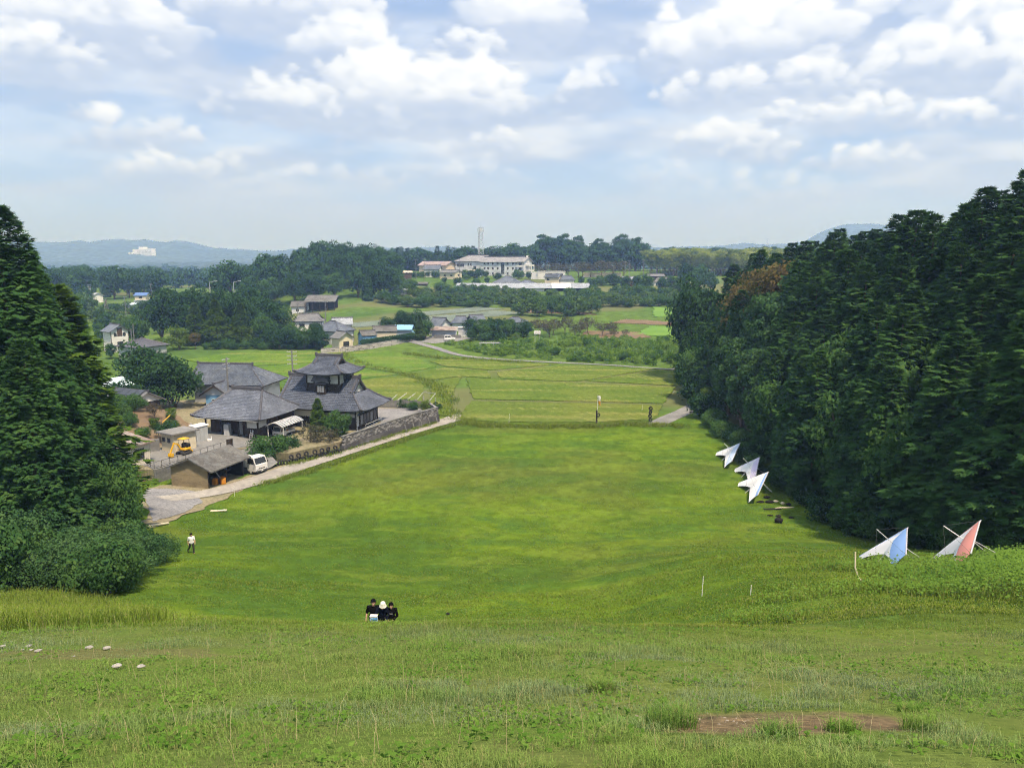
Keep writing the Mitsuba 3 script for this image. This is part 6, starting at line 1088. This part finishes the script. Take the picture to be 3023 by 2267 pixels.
# wooded knoll left of the rise
kn = scatter(30, -150, -60, 372, 430, 15, 21, 10.5, lambda x, y: ((x + 105) / 46) ** 2 + ((y - 402) / 34) ** 2 < 1)
many('knoll_tree', ['faroak0', 'dark0', 'faroak1', 'dark2', 'faroak2'], kn, 'big leafy tree of the wooded knoll left of the white building', 'tree', 'trees of the wooded knoll')
many('knoll_edge_tree', ['farcedar0', 'dark1', 'mid0', 'faroak2'], [(-68, 372, 19), (-62, 366, 18), (-58, 372, 14), (-72, 364, 15), (-66, 358, 14), (-100, 358, 15), (-112, 362, 14), (-124, 366, 14), (-140, 372, 15), (-92, 362, 14), (-82, 360, 13)], 'tall dark tree in front of the wooded knoll behind the two barns', 'tree', 'dark trees in front of the knoll')
# scrub between the fields and the rise
sc_ = scatter(120, -62, 96, 338, 404, 3.6, 6.4, 5.2, lambda x, y: not (-30 < x < 42 and y > 396) and x < 40 + (y - 330) * .9 + 30)
many('scrub_bush', ['scrub0', 'scrub1', 'bush0', 'scrub2'], sc_ + [(-26, 403, 5), (-21, 405, 4.6), (-15, 403, 5), (-9, 404, 4.4), (-3, 402, 4.6)], 'green scrub bush on the overgrown slope below the white building', 'shrub', 'scrub bushes below the white building', wide=1.25)
many('valley_tree', ['faroak0', 'dark0', 'mid1', 'faroak2'], [(60, 412, 8.5), (66, 408, 9), (72, 414, 9.5), (78, 405, 9), (84, 410, 9), (90, 416, 10), (58, 398, 6), (98, 412, 13), (101, 420, 14), (95, 424, 14), (86, 400, 8), (104, 408, 11)], 'dark leafy tree below the wide grey hipped roof at the far right', 'tree', 'leafy trees around the far right houses')
many('hedgerow_bush', ['bush0', 'vinebush0', 'mid0', 'vinebush1'], [(58 + i * 3.7, 346 + (i % 2) * 4, 4.2 + (i % 3) * .6) for i in range(13)], 'vine-covered bush in the hedgerow beyond the far bright field', 'shrub', 'hedgerow bushes beyond the far bright field', wide=1.2)
many('cherry_tree', ['grey0', 'grey1'], [(19, 488, 9), (27, 490, 9.5), (35, 488, 9), (42, 491, 10), (49, 487, 10), (56, 489, 11), (63, 487, 11), (70, 490, 11), (31, 498, 9), (45, 499, 10), (59, 498, 11)], 'greyish cherry tree in the row right of the white building', 'tree', 'grey cherry trees right of the white building')
many('rise_shrub', ['darkbush0', 'bush2', 'dark1'], [(-60, 480, 4), (-56, 482, 4.4), (-52, 484, 4.4), (-48, 484, 4.6), (-44, 482, 4.8), (-40, 484, 5), (-36, 486, 5), (-28, 480, 5.6), (-25, 474, 5.6), (-22, 478, 6.6), (-27, 466, 3.4), (-16, 480, 5), (-9, 470, 4), (4, 474, 6), (10, 470, 4.5), (-64, 470, 5), (-70, 478, 7), (-38, 440, 4), (-30, 436, 4.4), (-20, 438, 3.8), (-14, 442, 4.2), (44, 430, 5), (50, 436, 6), (39, 440, 5), (57, 436, 7)], 'dark shrub among the houses on the rise', 'shrub', 'shrubs among the houses on the rise')
# the wood along the skyline
sk = []
for y in (566, 580, 596):
    x = -84
    while x < 215: sk.append((x + rg.normal(0, 1.5), y + rg.normal(0, 3), 0)); x += 9.5
cedars = [(x, y, rg.uniform(15, 19)) for x, y, _ in sk if x < -2]; oaks = [(x, y, rg.uniform(17, 22) * (1 if x < 100 else .85)) for x, y, _ in sk if x >= -2]
many('skyline_conifer', ['farcedar0', 'farcedar1', 'faroak0'], cedars, 'dark conifer of the wood behind the white building', 'tree', 'conifers of the wood behind the white building', wide=1.35)
many('skyline_tree', ['faroak0', 'faroak1', 'faroak2', 'pine0'], oaks, 'dark leafy tree of the skyline wood right of the mast', 'tree', 'leafy trees of the skyline wood right of the mast', wide=1.15)
for x, y, h, w, l in [(24, 572, 27, 1.0, 'umbrella-shaped pine topping the skyline, leftmost of the big pines'), (36, 574, 27.5, 1.1, 'umbrella-shaped pine second from left on the skyline'), (47, 572, 26, 1.0, 'umbrella-shaped pine beside the sky gap in the skyline wood'), (64, 574, 24, .95, 'single dark pine between the two pine clusters on the skyline'), (80, 572, 27, .9, 'tall pine at the left of the right skyline cluster'), (91, 574, 25, 1.1, 'broad pine at the right end of the skyline pines')]:
    plant('pine', f'pine{int(x) % 2}', x, y, h, l, 'pine tree', wide=w)
bm = []
for y in (508, 518, 530, 545):
    x = 92 + (y - 508) * .4
    while x < 188: bm.append((x + rg.normal(0, .8), y + rg.normal(0, 2), rg.uniform(14, 17.5))); x += 5.6
many('bamboo_clump', ['bamboo0', 'bamboo1'], bm, 'tall yellow-green bamboo clump in the bamboo wood at the far right', 'bamboo', 'bamboo clumps of the bamboo wood', wide=1.7)
# far left of the valley
fl = scatter(26, -300, -205, 440, 540, 15, 21, 12, lambda x, y: x < -.455 * y)
many('far_left_tree', ['faroak0', 'faroak1', 'dark1', 'farcedar1'], fl, 'dark tree of the wood across the left valley', 'tree', 'trees of the wood across the left valley')
many('valley_wood_tree', ['dark1', 'mid2', 'faroak0', 'scrub2'], [(-146, 262, 6), (-138, 258, 5), (-150, 285, 7), (-158, 300, 8), (-166, 296, 8), (-176, 312, 9), (-184, 330, 9), (-150, 320, 6), (-140, 300, 6), (-193, 345, 10), (-160, 350, 7), (-205, 372, 10), (-215, 390, 11), (-128, 240, 4.5), (-107.5, 206, 4.5), (-115, 210, 4)], 'leafy tree along the edge of the left valley near the left wood', 'tree', 'trees along the edge of the left valley')
many('valley_scrub', ['scrub0', 'darkbush0', 'scrub1', 'mid1'], scatter(38, -190, -110, 268, 400, 3.5, 7, 7, lambda x, y: -.60 < x / y < -.40), 'scrubby tree among the houses of the left valley', 'shrub', 'scrub of the left valley', wide=1.2)
# distant woods, ranks of crowns that no one could count
def crowds(label, ranks):
    k = key('distant_wood'); lab(k, label, kind='stuff'); gs = []
    lob = [broad(200 + q, 12, 6.5, 420, 2.4, .0, 14)[1] for q in range(4)]
    for x0, x1, y, step, h0, h1 in ranks:
        x = x0
        while x < x1:
            s = rg.uniform(h0, h1) / 12; m = lob[rg.integers(4)]; yy = y + rg.normal(0, step * .8); gs.append(mv(rot(sc(m, s), rg.uniform(0, 360)), x, yy, Hs(x, yy) - 1)); x += step * rg.uniform(.6, 1.3)
    scene[k] = mikit.ply(J(gs), 'mat_leaf_far')
crowds('distant dark woods across the valley floor', [(-330, -120, 620, 9, 12, 17), (-420, -150, 700, 10, 13, 18), (-400, -60, 790, 11, 13, 18), (-120, -50, 640, 9, 14, 18), (-140, -20, 700, 10, 16, 20), (-560, 60, 900, 13, 13, 17), (200, 420, 640, 11, 15, 20), (190, 460, 740, 12, 15, 20), (60, 520, 900, 14, 15, 20)])
crowds('hazy far woods across the plain', [(-900, 700, 1100, 17, 14, 18), (-1000, 800, 1350, 20, 15, 20), (-1300, 1000, 1700, 26, 16, 24)])
# the hills
def ridge(label, pts, y0, y1, depth, z0, rough):
    px, pz = np.array(pts).T; xs = np.arange(px[0], px[-1], 18.); ts = np.linspace(0, 1.25, 22); X_, T_ = np.meshgrid(xs, ts); Z = np.interp(X_, px, pz)
    q = np.stack([X_ / 160, T_ * 6, X_ * 0], -1); f = np.where(T_ < 1, sstep(0, 1.02, T_), 1 - .5 * sstep(1, 1.25, T_)); Yy = y0 + (y1 - y0) * T_
    Z = z0 + (Z - z0) * f + (meshkit.fbm(q, 4, 3) - .5) * rough * 3 * f + (meshkit.noise(np.stack([X_ / 26, T_ * 40, X_ * 0], -1), 5) - .5) * rough
    n = len(xs); i, j = np.meshgrid(np.arange(len(ts) - 1), np.arange(n - 1), indexing='ij'); i, j = i.ravel(), j.ravel()
    obj('hills', (np.stack([X_, Yy, Z], -1).reshape(-1, 3), quads(np.stack([i * n + j, i * n + j + 1, (i + 1) * n + j + 1, (i + 1) * n + j], -1))), 'hill', smooth=True, label=label, kind='structure')
D('hill', lambda p, n, uv: mix((.03, .055, .045), (.06, .085, .055), fbm(p.x / 130, p.y / 130, p.z / 40, 3)) * (.7 + .6 * noise(p.x / 17, p.y / 17, p.z / 9)))
ridge('distant blue hills on the left', [(-3200, 90), (-2800, 120), (-2429, 126), (-2290, 136), (-2190, 124), (-2067, 140), (-1943, 138), (-1846, 119), (-1771, 128), (-1649, 104), (-1502, 80), (-1353, 82), (-1254, 77), (-1154, 85), (-956, 82), (-758, 92), (-560, 89), (-386, 101), (-100, 80), (200, 96), (500, 90), (745, 98)], 3200, 4200, 1000, -4, 9)
ridge('distant blue hills and mountain on the right', [(500, 80), (745, 98), (872, 96), (999, 101), (1150, 111), (1250, 116), (1379, 108), (1505, 118), (1605, 136), (1678, 180), (1752, 207), (1827, 222), (1953, 230), (2133, 186), (2500, 150), (3200, 120)], 3300, 4300, 1000, -4, 9)
ridge('low wooded far ridge', [(-2200, 12), (-1700, 18), (-1300, 14), (-1000, 22), (-700, 16), (-300, 20), (100, 14), (500, 24), (900, 30), (1400, 18), (2200, 20)], 2000, 2500, 500, -4, 6)

# ------------------------------------------------------------------ grass and weeds
def blades(pts, h, w, lean, rng):
    """curved grass blades rooted at the points"""
    n = len(pts); a = rng.uniform(0, 2 * PI, n); d = np.stack([np.cos(a), np.sin(a), 0 * a], -1); s = np.stack([-np.sin(a), np.cos(a), 0 * a], -1); h = h[:, None]; w = np.broadcast_to(np.asarray(w, float), (n,))[:, None]; l = (lean * rng.uniform(.3, 1.4, n))[:, None]
    m = pts + d * h * l * .35 + [0, 0, 1] * h * .62; t = pts + d * h * l + [0, 0, 1] * h * (1 - .25 * l)
    v = np.stack([pts - s * w / 2, pts + s * w / 2, m - s * w * .35, m + s * w * .35, t], 1).reshape(-1, 3); i = np.arange(n)[:, None] * 5
    return v, np.vstack([i + [0, 1, 3], i + [0, 3, 2], i + [2, 3, 4]])
def grassmat(k, c0, c1, c2, trans=.5):
    def f(p, n, uv):
        a = fbm(p.x / 2.6 + 4, p.y / 1.9, 0, 3); b = fbm(p.x * .8, p.y * .8 + 7, 0, 2); c = mikit.cell_rand(p.x / .045, p.y / .045)
        g = mix(mix(c0, c1, sst(.35, .65, a)), c2, sst(.5, .75, b) * .55); g = mix(g, (.145, .205, .028), .85 * sst(14, 21, p.y + 3 * (b - .5)))
        return mix(g, (.24, .22, .10), .75 * sst(.82, .95, c)) * (.8 + .45 * c)
    scene['mat_' + k] = {'type': 'principledthin', 'base_color': proc(f), 'roughness': .55, 'eta': 1.4, 'spec_trans': 0., 'diff_trans': trans}
grassmat('grass_near', (.20, .30, .075), (.21, .285, .14), (.155, .295, .05), .65); grassmat('grass_tall', (.11, .22, .04), (.15, .25, .05), (.09, .19, .045)); grassmat('grass_lawn', (.11, .18, .026), (.15, .21, .03), (.13, .17, .04))
g = np.random.default_rng(31)
def soil_np(x, y): 
    e = ((x - 2.7) / 1.45) ** 2 + ((y - 7.0 - .12 * (x - 2.7)) / .72) ** 2; e2 = ((x + 7.6) / 2.6) ** 2 + ((y - 13.3) / .7) ** 2; n_ = meshkit.fbm(np.stack([x * 1.3, y * 1.3, 0 * x], -1), 3, 4)
    return np.maximum(sstep(1.4, .55, e + (n_ - .5) * 1.6),   .5 * sstep(1.3, .5, e2 + (n_ - .5) * 2))
def turf(n, y0, y1, pw, h0, h1, w, seed, lean=.55):
    r = np.random.default_rng(seed); y = y0 + (y1 - y0) * r.uniform(0, 1, n) ** pw; x = r.uniform(-1, 1, n) * (y * .70 + .6)
    q = np.stack([x, y, 0 * x], -1); tall = meshkit.fbm(q * .55, 3, 17); clump = meshkit.fbm(q * 2.3, 2, 19)
    keep = (r.uniform(0, 1, n) > soil_np(x, y)) & (r.uniform(0, 1, n) < .35 + 1.1 * sstep(.3, .65, clump))
    x, y, tall, clump = x[keep], y[keep], tall[keep], clump[keep]; h = (h0 + (h1 - h0) * sstep(.35, .7, tall) * sstep(.25, .7, clump)) * r.uniform(.5, 1.25, len(x))
    return blades(H3(np.stack([x, y], -1), -.02), h, w * (1 + .05 * y) * r.uniform(.7, 1.3, len(x)), lean, r)
gk = key('slope_grass'); scene[gk] = mikit.ply(J(turf(120000, 4.6, 13, 1.0, .05, .16, .0050, 1), turf(120000, 12, 26, 1.0, .06, .20, .0048, 2)), 'mat_grass_near'); lab(gk, 'short wild grass covering the take-off slope in front', kind='stuff')
# broad-leaved weeds between the grass
wn = 5200; wy = g.uniform(4.8, 22, wn); wx = g.uniform(-1, 1, wn) * (wy * .7 + .5); wq = np.stack([wx, wy, 0 * wx], -1); wk = (meshkit.fbm(wq * .8 + 30, 2, 23) > .5) & (g.uniform(0, 1, wn) > soil_np(wx, wy)); wp3 = np.repeat(H3(wq[wk][:, :2], .05), 5, 0) + g.normal(0, .05, (wk.sum() * 5, 3)) * [1, 1, .4]
wnn = unit(g.normal(0, .5, wp3.shape) + [0, 0, 1]); wd = unit(np.cross(wnn, g.normal(0, 1, wp3.shape))); wl = g.uniform(.03, .075, len(wp3))
k = key('slope_weeds'); scene[k] = mikit.ply(rhombs(wp3, wd, np.cross(wnn, wd), wl, wl * .7, .1), 'mat_leaf_weed'); lab(k, 'small broad-leaved weeds scattered through the slope grass', kind='stuff')
# single tussocks one can pick out
for i, (x, y, h, l) in enumerate([(1.52, 6.75, .34, 'big dark grass tussock left of the bare red soil'), (1.15, 9.2, .24, 'grass tussock above the leafy patch left of the red soil'), (2.35, 6.25, .22, 'bright tussock at the lower edge of the red soil'), (3.0, 6.45, .20, 'small tussock at the middle of the lower soil edge'), (3.75, 6.5, .24, 'tussock at the right of the lower soil edge'), (4.3, 7.7, .16, 'small bright tussock on the right of the red soil')]):
    n_ = 420; r_ = np.sqrt(g.uniform(0, 1, n_)) * h * .75; a_ = g.uniform(0, 2 * PI, n_); pt = np.stack([x + r_ * np.cos(a_), y + r_ * np.sin(a_)], -1)
    t = thing('grass_tussock', l, 'grass tussock'); obj('blades', blades(H3(pt, -.02), h * g.uniform(.55, 1.1, n_), .006, .6, g), 'grass_tall', t)
# meadow lawn, mown: short blades thinning out with distance
def lawn(n, y0, y1, h, w, seed):
    r = np.random.default_rng(seed); y = y0 + (y1 - y0) * r.uniform(0, 1, n) ** 1.25; x = r.uniform(-1, 1, n) * np.minimum(y * .7, 31.5); ok = (x + .06 * y * r.normal(0, 1, n) > -.46 * y) | (y < 34); x, y = x[ok], y[ok]
    return blades(H3(np.stack([x, y], -1), -.01), h * r.uniform(.5, 1.3, len(x)), w * (1 + y / 60), .7, r)
k = key('meadow_grass'); scene[k] = mikit.ply(J(lawn(90000, 24, 48, .10, .022, 5), lawn(60000, 46, 90, .07, .035, 6), ), 'mat_grass_lawn'); lab(k, 'mown grass of the meadow below the slope', kind='stuff')
def tallgrass(name, label, spots, r, n, h, w, mat='grass_tall', lean=.5):
    P = []; hh = []
    for x, y in spots:
        q = g.normal(0, r, (n, 2)) + [x, y]; P.append(q); hh.append(h * g.uniform(.55, 1.2, n) * g.uniform(.75, 1.2))
    P = np.vstack(P); k = key(name); scene[k] = mikit.ply(blades(H3(P, -.03), np.concatenate(hh), w, lean, g), 'mat_' + mat); lab(k, label, kind='stuff')
along = lambda pts, n, j=.5: [(np.interp(s, np.linspace(0, 1, len(pts)), [p[0] for p in pts]) + g.normal(0, j), np.interp(s, np.linspace(0, 1, len(pts)), [p[1] for p in pts]) + g.normal(0, j)) for s in np.linspace(0, 1, n)]
tallgrass('tall_grass', 'tall bright grass at the left below the thicket', [(g.uniform(-.74, -.50) * y, y) for y in g.uniform(19, 37, 430)], .45, 60, .62, .018)
tallgrass('tall_grass', 'taller grass standing on the brow at the left', [(g.uniform(-.62, -.30) * y, y) for y in g.uniform(17.5, 26, 160)], .7, 40, .20, .012)
tallgrass('bank_grass', 'rank grass on the low bank at the far edge of the meadow', along([(-8, 127), (-6, 122.6), (0, 121.6), (8, 121.6), (14, 122), (20, 123.5), (27, 122)], 260, .7), .5, 34, .55, .07, 'grass_lawn')
tallgrass('bank_grass', 'rank grass between the track and the stone wall', along([(-28.9, 98), (-24.5, 104.6), (-20.6, 111.2), (-16.2, 119), (-12.9, 124.2)], 210, .4), .35, 30, .5, .07)
tallgrass('bank_grass', 'rank grass between the track and the mown meadow', along([(-29.6, 88.3), (-25.6, 94.8), (-21.6, 101.8), (-17.6, 109.2), (-13.3, 116.8), (-8.4, 124.4)], 230, .35), .35, 30, .42, .07)
tallgrass('dyke_grass', 'grass on the dykes and banks between the rice fields', along([(-48, 214), (-40, 199), (-26, 179.5), (-19, 169), (-15, 158), (-12.5, 146), (-9.6, 128)], 150, .9) + along([(-30, 214), (-20, 207), (-8, 203), (4, 199)], 70, .8) + along([(-62, 167), (-52, 158), (-44, 152)], 90, 1.5), .7, 26, .75, .12)
ms_ = [(x, y) for x, y in zip(g.uniform(-30, 30, 900), g.uniform(36, 112, 900)) if -.43 * y < x and x < 29 and float(meshkit.fbm(np.array([x / 6., y / 2.2, 0]), 3, 4)) > .52]
tallgrass('meadow_tufts', 'darker uneven tufts left standing in the mown meadow', ms_[:420], .5, 46, .16, .03)
# dead stalks, seed heads and clods that break up the near slope
sx_ = g.uniform(5, 21, 900); s_x = g.uniform(-1, 1, 900) * (sx_ * .68); sp = H3(np.stack([s_x, sx_], -1)); k = key('dry_stalks'); bl_ = blades(sp, g.uniform(.18, .42, 900), .005, .5, g); M('straw', (.30, .27, .15), .9); scene[k] = mikit.ply(bl_, 'mat_straw'); lab(k, 'dry pale stalks standing here and there in the slope grass', kind='stuff')
sp = []
for _ in range(150):
    x, y = 2.7 + g.normal(0, .85), 7.0 + g.normal(0, .42); sp.append(mv(blob(*(g.uniform(.008, .022, 3) * [1, 1, .6]), (0, 0, 0), 1, .3, int(g.integers(99))), x, y, Hs(x, y) + .01))
k = key('soil_crumbs'); scene[k] = mikit.ply(J(sp), 'mat_clod'); M('clod', lambda p, n, uv: mix((.15, .12, .08), (.24, .21, .17), mikit.cell_rand(p.x * 20, p.y * 20)), .9); lab(k, 'crumbs of earth and small stones on the bare soil', kind='stuff')
# pale kudzu-like weeds on the right bank
bnk = [(x, y) for x, y in zip(g.uniform(8, 34, 3000), g.uniform(26, 50, 3000)) if .30 < x / y < .74 and x > 12 + (y - 34) * .55 and y < 33 + x * .42 and meshkit.fbm(np.array([x / 4.2, y / 4.2, 0]), 2, 77) > .60 - .34 * (x / y - .36) * 2]
bp_ = np.array(bnk[:620]); bh = .10 + .35 * sstep(.40, .5, bp_[:, 0] / bp_[:, 1]) + 1.25 * sstep(.56, .68, bp_[:, 0] / bp_[:, 1]) * sstep(46, 38, bp_[:, 1]) * meshkit.fbm(np.column_stack([bp_ * .35, 0 * bp_[:, 0]]), 2, 8); bpp = np.repeat(H3(bp_), 34, 0); bhh = np.repeat(bh, 34)
bpp = bpp + g.normal(0, 1, bpp.shape) * [.42, .42, 0] + np.stack([0 * bhh, 0 * bhh, bhh * g.uniform(.2, 1.15, len(bhh))], -1); bn = unit(g.normal(0, .55, bpp.shape) + [0, -.35, 1]); bd = unit(np.cross(bn, g.normal(0, 1, bpp.shape))); bl = g.uniform(.06, .15, len(bpp))
k = key('bank_weeds'); scene[k] = mikit.ply(rhombs(bpp, bd, np.cross(bn, bd), bl, bl * .8, .1), 'mat_leaf_weed'); lab(k, 'pale broad-leaved weeds creeping over the right bank around the gliders', kind='stuff')
tallgrass('bank_grass', 'grass pushing through the weeds on the right bank', [tuple(p) for p in bp_], .5, 34, .45, .02)
# the overgrown field
of = [(x, y) for x, y in zip(g.uniform(-22, 58, 2600), g.uniform(192, 247, 2600)) if inside([(-21, 231), (-12, 217), (-4, 208), (10, 203), (25, 198.5), (36, 194), (46, 190), (58, 214), (60, 236), (30, 244), (8, 238), (-8, 230)], np.array([[x, y]]))[0]]
W_ = []; ob = [broad(300 + q, 2.2, 1.7, 150, .5, .0, 9)[1] for q in range(5)]
for x, y in of[:640]: W_.append(mv(rot(sc(ob[g.integers(5)], g.uniform(.5, 1.0) * (.6 + .9 * float(meshkit.noise(np.array([x / 6, y / 6, 0]), 4)))), g.uniform(0, 360)), x, y, Hs(x, y) - .2))
k = key('field_weeds'); scene[k] = mikit.ply(J(W_), 'mat_leaf_field'); lab(k, 'rank weeds of the overgrown field beyond the farm road', kind='stuff')
many('field_bush', ['bush0', 'bush1', 'vinebush0'], [(12, 212, 2.6), (18, 207, 2.2), (24, 206, 2.6), (30, 203, 2.8), (36, 200, 2.8), (42, 197, 2.6), (33, 215, 2.4), (8, 222, 2.2), (40, 210, 2.2), (22, 226, 2.4), (48, 206, 2.6), (-3, 219, 2)], 'dark green bush in the overgrown field beyond the farm road', 'shrub', 'bushes of the overgrown field')
# shrubs on the earth slope and round the farm
[plant('slope_shrub', ['bush0', 'light0', 'bush2', 'grey0', 'darkbush0'][i % 5], x, y, h, 'shrub growing on the brown earth slope above the yard', 'shrub', 'shrubs on the earth slope', z=slope_z(x, y)) for i, (x, y, h) in enumerate([(-53, 104.5, 2.2), (-50.3, 106.5, 1.8), (-56, 108, 2.8), (-52, 110.5, 2.4), (-59, 110, 3), (-56.5, 113.5, 3), (-61, 105, 3), (-48.8, 108.5, 1.8), (-64, 111, 3.4), (-54.5, 100.5, 1.5), (-60, 115.5, 3), (-50.5, 112.5, 2.0), (-58, 101, 2.4), (-55.5, 104, 2), (-62, 100, 2.6), (-66, 106, 3)])]
for i, (x, y, h, k_) in enumerate([(-47.6, 103.2, 2.0, 'darkbush1'), (-49.6, 101.8, 1.5, 'bush1')]): plant('slope_bush', k_, x, y, h, ['dark rounded bush nearest the metal shed on the earth slope', 'smaller grey-green bush left of the dark rounded one on the slope'][i], 'shrub', z=3.0)

# ------------------------------------------------------------------ the air
scene['air'] = {'type': 'homogeneous', 'albedo': {'type': 'rgb', 'value': [.78, .87, 1.0]}, 'sigma_t': {'type': 'rgb', 'value': [1.8e-4, 2.4e-4, 4.0e-4]}, 'phase': {'type': 'hg', 'g': .3}}
scene['haze'] = {'type': 'cube', 'to_world': T().translate([0., 2900., 120.]).scale([6600., 3300., 130.]), 'bsdf': {'type': 'null'}, 'interior': {'type': 'ref', 'id': 'air'}}
labels['haze'] = {'label': 'thin summer haze over the valley', 'kind': 'stuff'}

# alike things in a row are told apart by their place in it
ORD = 'first second third fourth fifth sixth seventh eighth ninth tenth eleventh twelfth thirteenth fourteenth fifteenth sixteenth seventeenth eighteenth nineteenth twentieth'.split() + ['twenty-' + w for w in 'first second third fourth fifth sixth'.split()]
for grp in ('grey orchard trees above the overgrown field', 'round trees beyond the tilled strip', 'grey cherry trees right of the white building', 'bushes of the overgrown field', 'hedgerow bushes beyond the far bright field', 'small bare trees on the brown earth', 'dark trees in front of the knoll', 'trees of the dark grove left of the village', 'bushy trees left of the cream house', 'leafy trees around the far right houses', 'leafy trees among the right-hand conifers', 'vine-smothered trees at the wood edge', 'leafy trees at the foot of the left wood', 'tall conifers of the left wood', 'shrubs along the foot of the grove', 'garden thicket right of the parked car', 'shrubs on the earth slope', 'trees along the edge of the left valley', 'old tyres along the foot of the garden bank'):
    ks = [k for k in labels if labels[k].get('group') == grp]
    def place_(k):
        m = np.array(mi.ScalarTransform4f(scene[k]['to_world']).matrix); return m[0, 3] / m[1, 3]
    for q, k in enumerate(sorted(ks, key=place_)): labels[k] = {**labels[k], 'label': labels[k]['label'] + ', ' + (ORD[q] + ' from left' if q < len(ks) - 1 else 'rightmost')}
